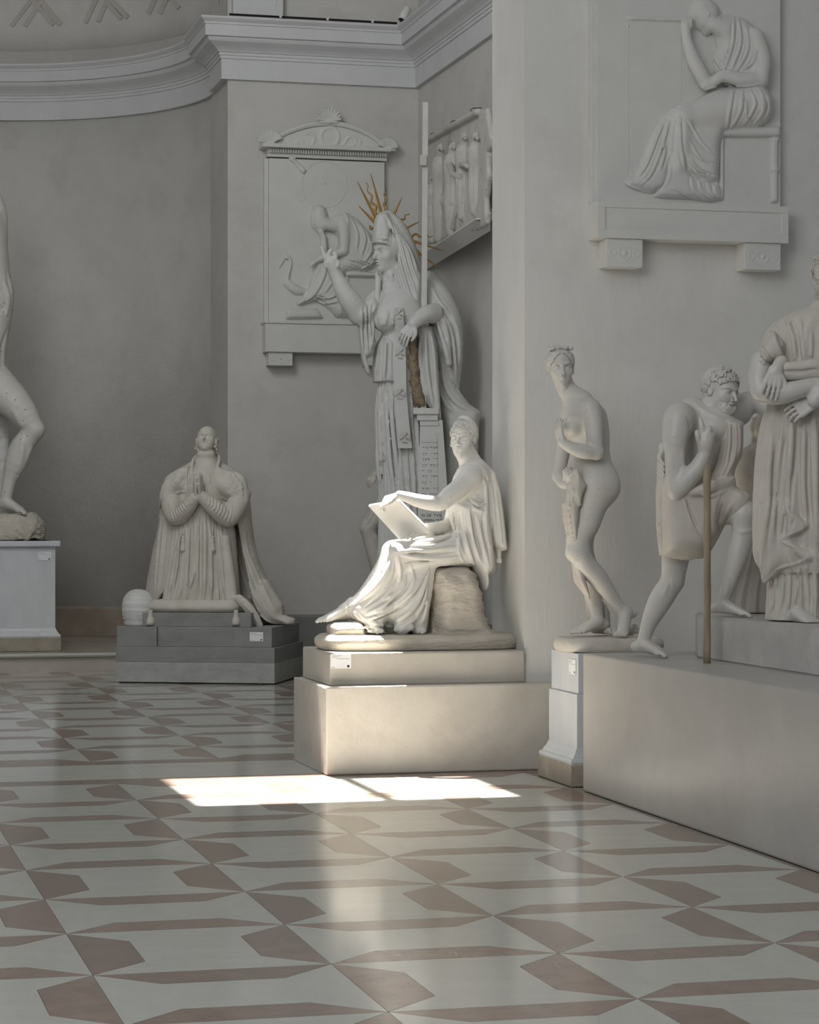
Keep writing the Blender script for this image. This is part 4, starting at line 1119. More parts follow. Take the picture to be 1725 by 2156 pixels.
    strands(Hr, P_, H, [[(0.33 * t, 0.10 - 0.16 * abs(t), 0.36 - 0.14 * t * t), (0.27 * t, -0.10, 0.46 - 0.12 * t * t), (0.15 * t, -0.26, 0.46 - 0.02 * t * t), (0.04 * t, -0.33, 0.43)] for t in np.linspace(-1, 1, 19)], 0.015, 0.006, 2.0, g=1.035)
    strands(Hr, P_, H, [[(sx * 0.33, 0.0, 0.10 - 0.06 * i), (sx * 0.345, -0.16, 0.08 - 0.05 * i), (sx * 0.25, -0.38, 0.10 - 0.03 * i)] for i in range(6) for sx in (-1, 1)], 0.016, 0.008, 2.0, g=1.03)
    Hr.chain([P_(-0.05, -0.16, 0.50), P_(0.05, -0.22, 0.53), P_(0.14, -0.20, 0.52)], [0.010, 0.014, 0.013], 0.008)
    Hr.ball(P_(0.17, -0.20, 0.50), 0.016, 0.01)
    Hr.chain([P_(-0.22, 0.04, 0.42), P_(-0.15, 0.05, 0.475), P_(-0.06, 0.03, 0.49)], [0.011, 0.016, 0.011], 0.008)
    Hr.chain([P_(-0.1, 0.02, 0.49), P_(0.0, -0.02, 0.515), P_(0.12, -0.08, 0.51)], [0.009, 0.010, 0.009], 0.006)
    Hr.chain([P_(0.30, -0.14, -0.16), P_(0.34, -0.08, -0.20), P_(0.31, -0.02, -0.22)], [0.014, 0.012, 0.008], 0.006)
    link('hair', Hr.mesh('hair'), M['plaster_bright'], root)
    # ---- tablet
    c0 = q(580, 815, 0.05); c1 = q(795, 778, -0.09); c2 = q(1034, 1015, -0.09); c3 = q(800, 1052, 0.05)
    ex, ez = _n(c1 - c0), _n(c3 - c0); nb = _n(np.cross(ex, ez))
    if nb[1] < 0: nb = -nb
    th = 0.026
    vs = [c0, c1, c2, c3] + [p + nb * th for p in (c0, c1, c2, c3)]
    me = fix_normals(pymesh('tablet', vs, [(0, 1, 2, 3), (4, 5, 6, 7), (0, 1, 5, 4), (1, 2, 6, 5), (2, 3, 7, 6), (3, 0, 4, 7)]))
    bm = bmesh.new(); bm.from_mesh(me); bmesh.ops.bevel(bm, geom=list(bm.edges), offset=0.004, segments=2, affect='EDGES'); bm.to_mesh(me); bm.free()
    link('tablet', me, M['plaster_bright'], root)
    # ---- tassel at the corner of the cloak
    tp = q(1497, 1118, -0.06)
    me = lathe('tassel', [(0.0, 0.015), (0.014, 0.012), (0.020, 0.0), (0.016, -0.012), (0.012, -0.03), (0.013, -0.044), (0.010, -0.048), (0.016, -0.06), (0.019, -0.078), (0.014, -0.085), (0.0, -0.086)], 14)
    link('tassel', me, M['plaster_bright'], root, tuple(tp))
    rs = np.random.RandomState(11)
    body = [T(*p) for p in [(1215, 660), (1280, 560), (1095, 710), (1160, 750), (905, 775), (1075, 800), (1020, 690), (850, 1235), (775, 1260), (725, 1265), (660, 1380), (700, 1385), (545, 1460), (865, 1440), (905, 1410), (880, 1520), (1080, 1050), (1130, 1040), (1350, 740), (1340, 660), (1420, 700), (1480, 760), (1440, 820), (1360, 980), (1290, 950), (1200, 1090), (1310, 1200), (1370, 1150), (1400, 830), (1460, 640)]]
    pins(root, B, body[7:], 0.0021); pins(root, A, body[:7], 0.0021)
    fc = crop(860, 860, 200 / 1658)
    pins(root, Hd, [fc(*p) for p in ((835, 455), (895, 510), (830, 540), (890, 568), (940, 628), (768, 632), (790, 704), (862, 772), (980, 765), (935, 688), (1028, 658), (1000, 562), (1080, 580), (1075, 718), (1140, 750), (930, 852), (1105, 860), (955, 475))], 0.0017)
    return root
build_seated()
# ================================================================ standing nude holding a cloth
def build_nude():
    o = (NP[0], NP[1], 0.7665); T1 = crop(1080, 680, 0.20408); T2 = crop(1080, 1050, 0.18551)
    e1, e2 = 0.000575, 0.000523
    B = carve(o, 0.0, (1150, 808, 1370, 1380), (-0.30, 0.34), 0.0048, -0.01)
    a = lambda X, Y, dy=0.0: B.pt(*T1(X, Y), dy)
    b = lambda X, Y, dy=0.0: B.pt(*T2(X, Y), dy)
    root = statue('standing_statue', B, 'smooth plaster statue of a nude woman stooping slightly, clutching a cloth', 'statue')
    # torso
    B.loft(rows(B, T1, [(775, 590, 760, 0.0, 0.07), (830, 552, 860, 0.0, 0.13), (900, 520, 925, 0.0, 0.16), (1000, 510, 962, 0.0, 0.15), (1100, 545, 978, 0.0, 0.138),
                        (1200, 575, 985, 0.0, 0.128), (1320, 603, 986, 0.0, 0.12), (1420, 602, 1003, 0.0, 0.13), (1520, 612, 1043, 0.0, 0.15), (1620, 632, 1072, 0.0, 0.162),
                        (1720, 640, 1076, 0.0, 0.165), (1800, 630, 1050, 0.0, 0.16), (1890, 640, 975, 0.0, 0.14)]), 0.0, sq=2.15)
    B.chain([a(520, 600, 0.02), a(570, 710, 0.01), a(640, 790, 0.0), a(700, 880, 0.0)], [0.054, 0.055, 0.064, 0.09], 0.05)
    B.ell(a(618, 1075, -0.075), (0.060, 0.058, 0.060), 0.025)
    B.ell(a(590, 1060, 0.075), (0.060, 0.058, 0.060), 0.025)
    B.chain([a(640, 760, 0.0), a(720, 800, -0.06), a(790, 860, -0.12)], [0.05, 0.05, 0.05], 0.05)
    B.ell(a(950, 1680, -0.06), (0.075, 0.085, 0.085), 0.05)
    B.ell(a(950, 1690, 0.08), (0.075, 0.085, 0.085), 0.05)
    # near leg
    B.chain([a(840, 1720, -0.065), a(785, 1930, -0.07), a(742, 2090, -0.075), b(750, 440, -0.08), b(742, 590, -0.085)], [0.112, 0.096, 0.084, 0.074, 0.068], 0.03)
    B.chain([b(742, 590, -0.085), b(830, 750, -0.08), b(950, 880, -0.07), b(1080, 1050, -0.06), b(1210, 1230, -0.05)], [0.066, 0.062, 0.060, 0.046, 0.033], 0.02)
    B.ball(b(690, 620, -0.095), 0.042, 0.03)
    an = b(1270, 1290, -0.05)
    B.cone(b(1210, 1230, -0.05), an, 0.033, 0.036, 0.02)
    B.cone(an, b(1360, 1300, -0.035), 0.034, 0.030, 0.02)
    B.chain([b(1270, 1300, -0.05), b(1265, 1400, -0.07), b(1250, 1490, -0.10)], [0.040, 0.040, 0.036], 0.02)
    for i, (x, l) in enumerate(((1165, 30), (1195, 26), (1222, 24), (1250, 20), (1275, 16))):
        B.chain([b(1225 + i * 14, 1490, -0.10), b(x + 12, 1535, -0.125), b(x - 4, 1548, -0.145)], [0.016, 0.013, 0.012], 0.005)
    # far leg
    B.chain([a(830, 1740, 0.085), a(770, 1960, 0.09), b(790, 430, 0.09), b(800, 640, 0.085)], [0.105, 0.09, 0.072, 0.062], 0.03)
    B.chain([b(800, 640, 0.085), b(870, 850, 0.085), b(905, 1040, 0.08), b(945, 1250, 0.075), b(960, 1370, 0.075)], [0.060, 0.066, 0.058, 0.040, 0.036], 0.02)
    foot(B, b(960, 1370, 0.07), b(600, 1545, -0.02) - b(960, 1480, 0.07), (-0.10, -0.02, 1), 0.245, side_sign=-1)
    # near arm
    B.chain([a(800, 885, -0.135), a(830, 1000, -0.16), a(845, 1180, -0.175), a(865, 1330, -0.175)], [0.056, 0.053, 0.049, 0.042], 0.025)
    B.ball(a(860, 1345, -0.175), 0.036, 0.02)
    B.chain([a(865, 1330, -0.175), a(730, 1325, -0.19), a(610, 1290, -0.185), a(510, 1230, -0.165)], [0.043, 0.044, 0.036, 0.026], 0.015)
    wr = a(510, 1230, -0.165)
    hand(B, wr, a(462, 1060, -0.13) - wr, cdir(B, -0.9, 0.3, 0.1), 0.165, curl=(0.12, 0.16, 0.2, 0.25), thumb=0.3, thumb_side=-1, spread=0.22)
    # far arm
    B.chain([a(600, 860, 0.15), a(545, 1150, 0.17), a(520, 1330, 0.15), a(470, 1575, 0.10)], [0.05, 0.046, 0.042, 0.036], 0.02)
    B.chain([a(470, 1585, 0.10), a(520, 1655, 0.02), a(560, 1670, -0.06)], [0.036, 0.032, 0.026], 0.015)
    hand(B, a(545, 1660, -0.04), a(570, 1540, -0.10) - a(560, 1670, -0.05), cdir(B, -0.8, 0.5, 0.1), 0.15, curl=(0.7, 0.7, 0.7, 0.7), thumb=0.6)
    B.freeze()
    B.strokes([[(640, 870), (720, 850), (800, 790)], [(560, 840), (640, 870)]], T1, 0.010, 0.004)
    B.strokes([[(660, 1400), (700, 1560), (690, 1680)], [(975, 1380), (960, 1480)]], T1, 0.02, 0.004, 'sub', 0.02)
    link('body', B.mesh('body'), M['plaster'], root)
    # cloth
    C = carve(o, 0.0, (1160, 970, 1390, 1380), (-0.26, 0.28), 0.0048, 0.0)
    C.pillow([a(*p) for p in ((545, 1520), (590, 1500), (640, 1600), (690, 1680), (640, 1790), (625, 1890), (600, 1900), (560, 1840), (530, 1760))], 0.05, 0.03, 0.0, y0=-0.13)
    C.pillow([a(*p) for p in ((525, 1600), (580, 1560), (625, 1890), (610, 2080), (600, 2260), (545, 2260), (515, 2100), (498, 1930), (508, 1750))], 0.06, 0.03, 0.02, y0=-0.10)
    C.pillow([b(*p) for p in ((548, 40), (650, 40), (660, 250), (690, 480), (720, 700), (760, 800), (850, 1150), (800, 1110), (672, 940), (640, 700), (600, 480), (562, 250))], 0.06, 0.03, 0.03, y0=-0.05)
    C.pillow([b(*p) for p in ((900, 1000), (1010, 1080), (1120, 1180), (1190, 1290), (1200, 1480), (1190, 1555), (1060, 1545), (990, 1540), (930, 1300))], 0.05, 0.03, 0.015, y0=0.15)
    for X, Y in ((1080, 1500), (1120, 1530), (1150, 1490), (1180, 1530), (1370, 1460), (1330, 1520), (1400, 1500), (1350, 1490)):
        C.chain([b(X - 20, Y + 12, 0.05), b(X + 14, Y - 8, 0.03), b(X + 26, Y + 14, 0.02)], [0.014, 0.017, 0.012], 0.01)
    C.freeze()
    C.strokes([[(560, 1540), (565, 1700), (575, 1850)], [(590, 1540), (620, 1700), (610, 1880)], [(540, 1640), (530, 1800), (520, 1950), (545, 2150)], [(570, 1860), (590, 1895), (615, 1890)], [(545, 1920), (575, 1950), (600, 1945)]], T1, 0.008, 0.007)
    C.strokes([[(578, 1550), (590, 1700), (592, 1850)], [(550, 1560), (548, 1700), (552, 1820)]], T1, 0.007, 0.008, 'sub')
    C.strokes([[(1050, 1150), (1060, 1350), (1050, 1530)], [(1110, 1200), (1125, 1380), (1110, 1530)], [(1160, 1300), (1170, 1430), (1160, 1540)]], T2, 0.012, 0.010)
    C.strokes([[(690, 760), (740, 930), (800, 1090)]], T2, 0.01, 0.008, 'sub')
    link('cloth', C.mesh('cloth'), M['plaster_warm'], root)
    # base slab
    K = B.like((-0.34, -0.30, -0.01), (0.38, 0.34, 0.16), 0.006)
    K.loft([(0.0, 0.02, 0.0, 0.30, 0.235), (0.02, 0.02, 0.0, 0.31, 0.245), (0.06, 0.02, 0, 0.31, 0.245), (0.082, 0.02, 0, 0.295, 0.235)], 0.0, sq=3.2)
    K.noise(0.002, 30, 8)
    K.floor_at(0.001)
    link('base', K.mesh('base'), M['plaster_warm'], root)
    # head
    Hd = carve(o, 0.0, (1120, 715, 1250, 870), (-0.24, 0.22), 0.0028)
    H = 0.236; c = a(492, 455, -0.01)
    fw = cdir(Hd, 0.10, 0.985, -0.06); up = cdir(Hd, -0.04, 0.0, 1.0)
    Hd.chain([a(520, 600, 0.02), a(570, 710, 0.01), a(640, 790, 0.0)], [0.056, 0.056, 0.062], 0.03)
    P_, A_ = head(Hd, c, fw, up, H, jaw=0.98, ears=(1, 0))
    link('head', Hd.mesh('head'), M['plaster'], root)
    Hr = carve(o, 0.0, (1110, 705, 1260, 830), (-0.24, 0.28), 0.0028)
    Hr.ell(P_(0, -0.10, 0.14), np.array([0.345, 0.42, 0.36]) * H, 0.0, ax=A_)
    Hr.ell(P_(0, 0.46, -0.11), np.array([0.285, 0.375, 0.40]) * H, 0.012, 'sub', ax=A_)
    Hr.ell(P_(0.0, 0.04, -0.54), np.array([0.5, 0.45, 0.37]) * H, 0.012, 'sub', ax=A_)
    sp = []
    for sx in (-1, 1):      # waves swept back from the parting
        for i in range(13):
            f = i / 12.0
            x0, z0 = 0.02 + 0.25 * f, 0.35 - 0.30 * f * f
            x1, z1 = 0.19 + 0.13 * f, 0.36 - 0.36 * f
            x2, z2 = 0.30 + 0.03 * f, 0.30 - 0.42 * f
            sp.append([(sx * x0, skull_y(x0, z0, 1.02), z0), (sx * x1, skull_y(x1, z1, 1.04), z1 + 0.02), (sx * (x2 + 0.02), 0.0, z2), (sx * 0.335, -0.16, 0.24 - 0.34 * f), (sx * 0.25, -0.38, 0.20 - 0.22 * f)])
    strands(Hr, P_, H, sp, 0.018, 0.011, 3.2, g=1.06)
    strands(Hr, P_, H, [[(x, 0.20 - 0.5 * abs(x), 0.44), (x * 0.8, 0.0, 0.51 - 0.3 * x * x), (x * 0.6, -0.25, 0.47)] for x in np.linspace(-0.28, 0.28, 13)], 0.016, 0.006, 2.0, g=1.05)
    for i, x in enumerate((-0.27, -0.21, -0.15, -0.09, 0.07, 0.13, 0.19, 0.25)):   # clusters of small blossoms on top
        z = 0.505 - 0.45 * x * x
        for t in range(6):
            an_ = t * 1.047 + i
            Hr.ball(P_(x + 0.030 * math.cos(an_), 0.10 - 0.05 * (i % 2) + 0.02 * math.sin(3 * an_), z - 0.012 + 0.030 * math.sin(an_)), 0.0072, 0.0)
        Hr.ball(P_(x, 0.11 - 0.05 * (i % 2), z - 0.012), 0.0085, 0.0)
    for i in range(4):
        for sx in (-1, 1): ringlet(Hr, P_, H, sx * 0.325, 0.02 - 0.06 * i, 0.035, 50 + i, 1.03)
    Hr.ball(P_(0, -0.5, 0.12), 0.045, 0.02)
    link('hair', Hr.mesh('hair'), M['plaster'], root)
    pins(root, B, [T1(*p) for p in ((715, 795), (760, 905), (790, 995), (888, 945), (790, 765), (885, 805), (730, 1470), (810, 1590), (920, 1595), (890, 1710), (990, 1715), (850, 1805), (960, 1815), (812, 1920), (770, 2030), (725, 1840))] + [T2(*p) for p in ((747, 515), (720, 650), (805, 628), (980, 845), (1065, 935), (1162, 1045), (940, 1210), (1302, 1258), (1295, 1350), (845, 240))], 0.0020)
    pins(root, Hd, [T1(*p) for p in ((520, 375), (455, 342), (522, 430), (580, 425), (465, 540), (575, 542), (575, 618), (460, 625), (545, 690), (605, 625))], 0.0017)
build_nude()
# ================================================================ bearded man with a stick, draped man with folded arms, youth behind
def build_bearded():
    w = at_d(1430, 1092, 12.95); o = (w[0], w[1], BENCH_Z + 0.001)
    T = crop(1300, 540, 0.24638); Y2 = 1623.5
    B = carve(o, -YAW, (1320, 760, 1645, 1400), (-0.38, 0.38), 0.0048, -0.01)
    a = lambda X, Y, dy=0.0: B.pt(*T(X, Y), dy)
    b = lambda X, Y, dy=0.0: B.pt(*T(X, Y + Y2), dy)
    root = statue('bearded_statue', B, 'plaster statue of a bent bearded man in a short loincloth, leaning forward', 'statue')
    # trunk: stooping chest and back
    B.chain([a(650, 1335, 0.02), a(710, 1440, 0.02), a(760, 1600, 0.03), a(760, 1780, 0.04), a(720, 1950, 0.05)], [0.088, 0.128, 0.135, 0.125, 0.13], 0.04)
    B.chain([a(860, 1440, -0.02), a(900, 1600, 0.0), a(860, 1790, 0.02)], [0.10, 0.105, 0.095], 0.05)
    B.chain([a(960, 1330, 0.06), a(1040, 1340, 0.12)], [0.075, 0.07], 0.05)
    B.ell(a(540, 1400, -0.10), (0.085, 0.075, 0.10), 0.04)
    B.ell(a(840, 1470, -0.09), (0.085, 0.055, 0.06), 0.03)
    # near arm
    B.chain([a(520, 1400, -0.14), a(500, 1540, -0.17), a(498, 1700, -0.18), a(500, 1860, -0.18), a(510, 1985, -0.18)], [0.082, 0.072, 0.057, 0.055, 0.050], 0.03)
    B.chain([a(515, 1995, -0.18), a(600, 1905, -0.21), a(690, 1800, -0.23), a(748, 1680, -0.23)], [0.052, 0.055, 0.045, 0.034], 0.02)
    B.ball(a(505, 2035, -0.17), 0.036, 0.02)
    wr = a(750, 1670, -0.23)
    # half closed hand, two fingers raised
    B.chain([wr, a(755, 1600, -0.235), a(765, 1540, -0.235)], [0.034, 0.046, 0.044], 0.01)
    B.chain([a(735, 1540, -0.25), a(725, 1460, -0.255), a(712, 1395, -0.245)], [0.017, 0.016, 0.013], 0.006)
    B.chain([a(705, 1585, -0.25), a(688, 1535, -0.265), a(682, 1500, -0.262)], [0.017, 0.015, 0.013], 0.006)
    B.chain([a(770, 1540, -0.25), a(785, 1480, -0.26), a(790, 1465, -0.235)], [0.018, 0.017, 0.014], 0.006)
    B.chain([a(800, 1560, -0.24), a(820, 1520, -0.24), a(822, 1540, -0.215)], [0.017, 0.016, 0.014], 0.006)
    # far arm reaching to the neighbour
    B.chain([a(1040, 1290, 0.13), a(1150, 1245, 0.14), a(1260, 1270, 0.12), a(1340, 1290, 0.08)], [0.072, 0.062, 0.055, 0.045], 0.03)
    # rear leg, standing on the long plinth
    B.chain([b(560, 560, 0.06), b(520, 800, 0.08), b(495, 980, 0.10), b(475, 1150, 0.11)], [0.115, 0.09, 0.074, 0.062], 0.03)
    B.chain([b(475, 1150, 0.11), b(390, 1280, 0.125), b(325, 1400, 0.135), b(265, 1530, 0.14), b(232, 1640, 0.14)], [0.060, 0.066, 0.058, 0.042, 0.036], 0.02)
    foot(B, b(225, 1668, 0.14), cdir(B, 0.75, 0.62, -0.1), (0, 0, 1), 0.235, side_sign=-1)
    # front leg, stepping up on the slab
    B.chain([b(700, 480, -0.02), b(880, 520, -0.10), b(1075, 560, -0.17)], [0.125, 0.095, 0.072], 0.03)
    B.ball(b(1085, 590, -0.19), 0.058, 0.03)
    B.chain([b(1080, 600, -0.18), b(1072, 760, -0.19), b(1035, 920, -0.195), b(975, 1120, -0.205), b(915, 1290, -0.21)], [0.066, 0.060, 0.060, 0.042, 0.034], 0.02)
    foot(B, b(905, 1330, -0.21), cdir(B, 0.92, 0.35, -0.12), (0, 0, 1), 0.225, side_sign=-1)
    B.freeze()
    B.strokes([[(470, 1330), (440, 1430), (430, 1560)], [(600, 1380), (640, 1500), (600, 1610)], [(700, 1560), (800, 1540)], [(590, 1620), (620, 1680), (700, 1690)]], T, 0.016, 0.006, 'sub', 0.02)
    B.strokes([[(660, 1250), (760, 1330), (900, 1390)], [(440, 1650), (470, 1800)], [(560, 1650), (565, 1850)]], T, 0.014, 0.006, k=0.012)
    B.strokes([[(440, 2790), (410, 2860), (400, 2900)], [(470, 2760), (480, 2850)], [(1010, 2330), (1060, 2360), (1150, 2340)], [(930, 2700), (950, 2800), (920, 2900)]], T, 0.010, 0.005, k=0.01)
    link('body', B.mesh('body'), M['plaster_satin'], root)
    # drapery
    C = carve(o, -YAW, (1370, 870, 1590, 1200), (-0.36, 0.34), 0.0048)
    C.pillow([b(*p) for p in ((400, 180), (345, 240), (332, 430), (340, 700), (362, 930), (480, 955), (600, 968), (735, 948), (792, 900), (850, 800), (905, 690), (950, 560), (1010, 475), (1105, 435), (1060, 380), (1000, 330), (960, 250), (700, 200))], 0.20, 0.11, 0.0, y0=0.0, t2=0.20)
    C.chain([b(760, 480, -0.06), b(900, 500, -0.12), b(1010, 500, -0.16)], [0.12, 0.10, 0.085], 0.04)
    C.pillow([a(*p) for p in ((880, 1385), (960, 1380), (1062, 1420), (1060, 1600), (1045, 1720), (1000, 1800), (975, 1900), (860, 1960), (780, 1900), (840, 1760), (870, 1600))], 0.09, 0.05, 0.03, y0=-0.08)
    C.chain([b(760, 380, -0.20), b(900, 330, -0.17), b(970, 300, -0.12)], [0.03, 0.035, 0.03], 0.02)
    C.chain([b(640, 385, -0.2), b(720, 370, -0.21), b(820, 330, -0.2)], [0.025, 0.03, 0.025], 0.02)
    C.freeze()
    C.strokes([[(905, 1400), (900, 1600), (860, 1780), (800, 1900)], [(960, 1400), (960, 1600), (930, 1780), (850, 1930)], [(1010, 1420), (1015, 1600), (990, 1740), (930, 1880)], [(1045, 1450), (1045, 1600), (1030, 1720)],
               [(560, 2060), (620, 2200), (640, 2300), (720, 2400)], [(690, 2010), (800, 2050), (940, 2000)], [(780, 2040), (800, 2200), (850, 2350), (800, 2500)], [(960, 1990), (1060, 2040), (1110, 2060)], [(930, 2080), (900, 2220), (860, 2400)],
               [(345, 1900), (345, 2100), (350, 2300), (370, 2540)], [(880, 2030), (830, 2180), (830, 2400)], [(1000, 2090), (930, 2200), (880, 2330)]], T, 0.013, 0.010)
    C.strokes([[(930, 1400), (930, 1600), (895, 1780), (830, 1920)], [(985, 1420), (988, 1600), (960, 1760)], [(860, 1660), (840, 1800), (790, 1920)], [(590, 2080), (640, 2230), (700, 2350)], [(750, 2040), (850, 2020)], [(905, 2100), (870, 2280)], [(375, 1960), (372, 2200), (385, 2500)]], T, 0.010, 0.011, 'sub')
    C.strokes([[(370, 2552), (480, 2575), (600, 2590), (730, 2570), (800, 2520), (900, 2330)]], T, 0.006, 0.005)
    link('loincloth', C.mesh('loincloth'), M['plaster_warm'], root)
    # fringe hanging behind the arm
    D = carve(o, -YAW, (1370, 920, 1420, 1060), (-0.22, 0.1), 0.005)
    for i in range(5): D.chain([a(400, 1640 + i * 45, -0.05), a(360, 1720 + i * 45, -0.08), a(400, 1780 + i * 45, -0.10)], [0.018, 0.014, 0.010], 0.004)
    D.chain([a(400, 1630, -0.04), a(410, 1800, -0.04), a(415, 1960, -0.05)], [0.03, 0.03, 0.02], 0.01)
    link('sleeve_fringe', D.mesh('sleeve_fringe'), M['plaster_satin'], root)
    # head
    Hd = carve(o, -YAW, (1440, 755, 1590, 910), (-0.28, 0.28), 0.0028)
    H = 0.252; c = a(892, 1150, -0.02)
    fw = cdir(Hd, 0.68, 0.72, -0.14); up = cdir(Hd, 0.16, 0.05, 1.0)
    Hd.chain([a(850, 1240, -0.01), a(790, 1320, 0.0), a(700, 1410, 0.02)], [0.068, 0.075, 0.10], 0.03)
    P_, A_ = head(Hd, c, fw, up, H, jaw=1.03, nose=1.05, mouth=0.7, age=1, cheek=0.95)
    link('head', Hd.mesh('head'), M['plaster_satin'], root)
    Hr = carve(o, -YAW, (1460, 755, 1590, 910), (-0.28, 0.28), 0.0028)
    Hr.ell(P_(0, -0.12, 0.14), np.array([0.352, 0.40, 0.38]) * H, 0.0, ax=A_)
    Hr.ell(P_(0, 0.40, -0.06), np.array([0.33, 0.36, 0.42]) * H, 0.02, 'sub', ax=A_)
    Hr.ell(P_(0.0, 0.10, -0.55), np.array([0.5, 0.42, 0.42]) * H, 0.02, 'sub', ax=A_)
    curls(Hr, P_, H, 190, 4, lambda x, y, z: (y < 0.26 and z > 0.12 and (z > 0.30 or abs(x) > 0.25)) or (y < -0.08 and z > -0.30), r=0.034, rad=(0.345, 0.41, 0.385), k=0.008)
    hairline(Hr, P_, H, 2, 11, 0.034, 7, -1.05, 1.05, 1.02)
    strands(Hr, P_, H, [[(x, skull_y(x, 0.40, 1.02), 0.40), (x + 0.02, skull_y(x, 0.33, 1.02), 0.33), (x + 0.03, skull_y(x, 0.27, 1.02) + 0.01, 0.27)] for x in (-0.13, -0.06, 0.01, 0.08)], 0.015, 0.004, 1.0)
    link('hair', Hr.mesh('hair'), M['plaster_satin'], root)
    Bd = carve(o, -YAW, (1460, 800, 1590, 910), (-0.28, 0.28), 0.0028)
    Bd.ell(P_(0, 0.19, -0.37), np.array([0.235, 0.215, 0.20]) * H, 0.0, ax=A_)
    Bd.ell(P_(0, 0.07, -0.20), np.array([0.292, 0.225, 0.235]) * H, 0.02, ax=A_)
    Bd.ell(P_(0, 0.28, 0.06), np.array([0.30, 0.22, 0.20]) * H, 0.01, 'sub', ax=A_)
    Bd.ell(P_(0, 0.40, -0.20), np.array([0.135, 0.17, 0.125]) * H, 0.015, 'sub', ax=A_)
    Bd.noise(0.0022, 160, 3, stretch=(1, 1, 0.55)); Bd.noise(0.0016, 300, 5, stretch=(1.2, 1.2, 0.5))
    link('beard', Bd.mesh('beard', 0), M['plaster_satin'], root)
    # stick
    s0 = b(768, 1852, 0); 
    f_ = on_z(1489, 1396, BENCH_Z + 0.001); r = empty('walking_stick', tuple(f_))
    zt = 1.05
    pts = [(0.0015 * math.sin(3 * t), 0.0, t * zt) for t in np.linspace(0, 1, 14)]
    me = tube('shaft', pts, [0.0195 + 0.0012 * math.sin(i * 1.7) for i in range(14)], 14)
    link('shaft', me, M['wood_stick'], r)
    tag(r, 'brown wooden stick standing upright before the bearded man', 'stick')
def build_draped():
    w = at_d(1680, 1092, 12.30); o = (w[0], w[1], BENCH_Z + 0.2365)
    T = crop(1300, 540, 0.24638); Y2 = 1623.5
    B = carve(o, -YAW, (1570, 620, 1880, 1320), (-0.36, 0.34), 0.0055, -0.01)
    a = lambda X, Y, dy=0.0: B.pt(*T(X, Y), dy)
    b = lambda X, Y, dy=0.0: B.pt(*T(X, Y + Y2), dy)
    root = statue('draped_statue', B, 'tall plaster statue of a draped man with folded arms, cut by the right edge', 'statue')
    R = lambda l: [(Y + Y2,) + r for Y, *r_ in l for r in [tuple(r_)]]
    # mantle
    B.loft(rows(B, T, [(445, 1560, 1960, 0.0, 0.10), (520, 1400, 2080, 0.0, 0.14, .002), (620, 1290, 2120, 0.0, 0.16, .004), (760, 1235, 2130, 0.0, 0.17, .006), (900, 1215, 2130, 0.0, 0.175, .008), (1060, 1250, 2130, 0.0, 0.175, .008),
                       (1250, 1290, 2130, 0.0, 0.17, .010), (1420, 1240, 2140, 0.0, 0.18, .012), (1640, 1205, 2160, 0.0, 0.19, .013), (1900, 1185, 2180, 0.0, 0.20, .014), (2200, 1175, 2200, 0.0, 0.205, .014), (2450, 1175, 2210, 0.0, 0.205, .014), (2620, 1200, 2220, 0.0, 0.20, .012), (2700, 1260, 2200, 0, .19, .01)]), 0.0, pleat=(15, 0.4, 1.2), sq=2.2)
    # under robe
    B.loft(rows(B, T, [(2550, 1260, 2150, 0.0, 0.17, .010), (2800, 1290, 2150, 0.0, 0.18, .013), (2980, 1285, 2160, 0.0, 0.19, .014), (3105, 1275, 2170, 0.0, 0.20, .012)]), 0.015, pleat=(22, 1.0, 0.8))
    # mantle tip hanging at the left and cascade
    B.pillow([b(*p) for p in ((1180, 500), (1300, 450), (1420, 500), (1500, 700), (1560, 990), (1380, 1045), (1305, 1115), (1245, 1172), (1215, 1155), (1190, 1000), (1168, 850), (1170, 620))], 0.085, 0.10, 0.04, y0=-0.09)
    B.pillow([b(*p) for p in ((1390, 505), (1500, 590), (1592, 665), (1585, 700), (1400, 795), (1395, 640))], 0.03, 0.03, 0.012, y0=-0.19)
    B.pillow([b(*p) for p in ((1395, 790), (1500, 850), (1600, 885), (1685, 905), (1690, 960), (1560, 990), (1450, 900))], 0.03, 0.03, 0.012, y0=-0.185)
    # sleeve and roll over the arm
    B.pillow([a(*p) for p in ((1230, 690), (1300, 640), (1400, 760), (1400, 900), (1300, 930), (1250, 975), (1155, 960), (1150, 920), (1185, 800))], 0.10, 0.05, 0.03, y0=-0.12)
    B.chain([a(1390, 950, -0.20), a(1500, 955, -0.21), a(1700, 930, -0.21), a(1860, 930, -0.18)], [0.03, 0.034, 0.034, 0.03], 0.015)
    B.chain([a(1400, 1010, -0.20), a(1550, 1010, -0.205), a(1750, 990, -0.2)], [0.03, 0.03, 0.03], 0.015)
    B.freeze()
    B.strokes([[(1250, 720), (1290, 820), (1350, 890)], [(1210, 800), (1270, 870), (1330, 910)], [(1180, 870), (1250, 920), (1310, 915)], [(1170, 930), (1240, 950), (1300, 930)], [(1430, 500), (1500, 700), (1520, 920)], [(1310, 590), (1360, 740), (1420, 880)], [(1560, 480), (1580, 700), (1600, 920)], [(1660, 640), (1660, 800), (1650, 920)]], T, 0.011, 0.009)
    B.strokes([[(1230, 760), (1290, 850), (1350, 900)], [(1195, 840), (1260, 900), (1320, 912)], [(1340, 560), (1400, 740), (1460, 900)], [(1480, 500), (1540, 700), (1560, 910)], [(1410, 980), (1550, 985), (1720, 962)]], T, 0.009, 0.010, 'sub')
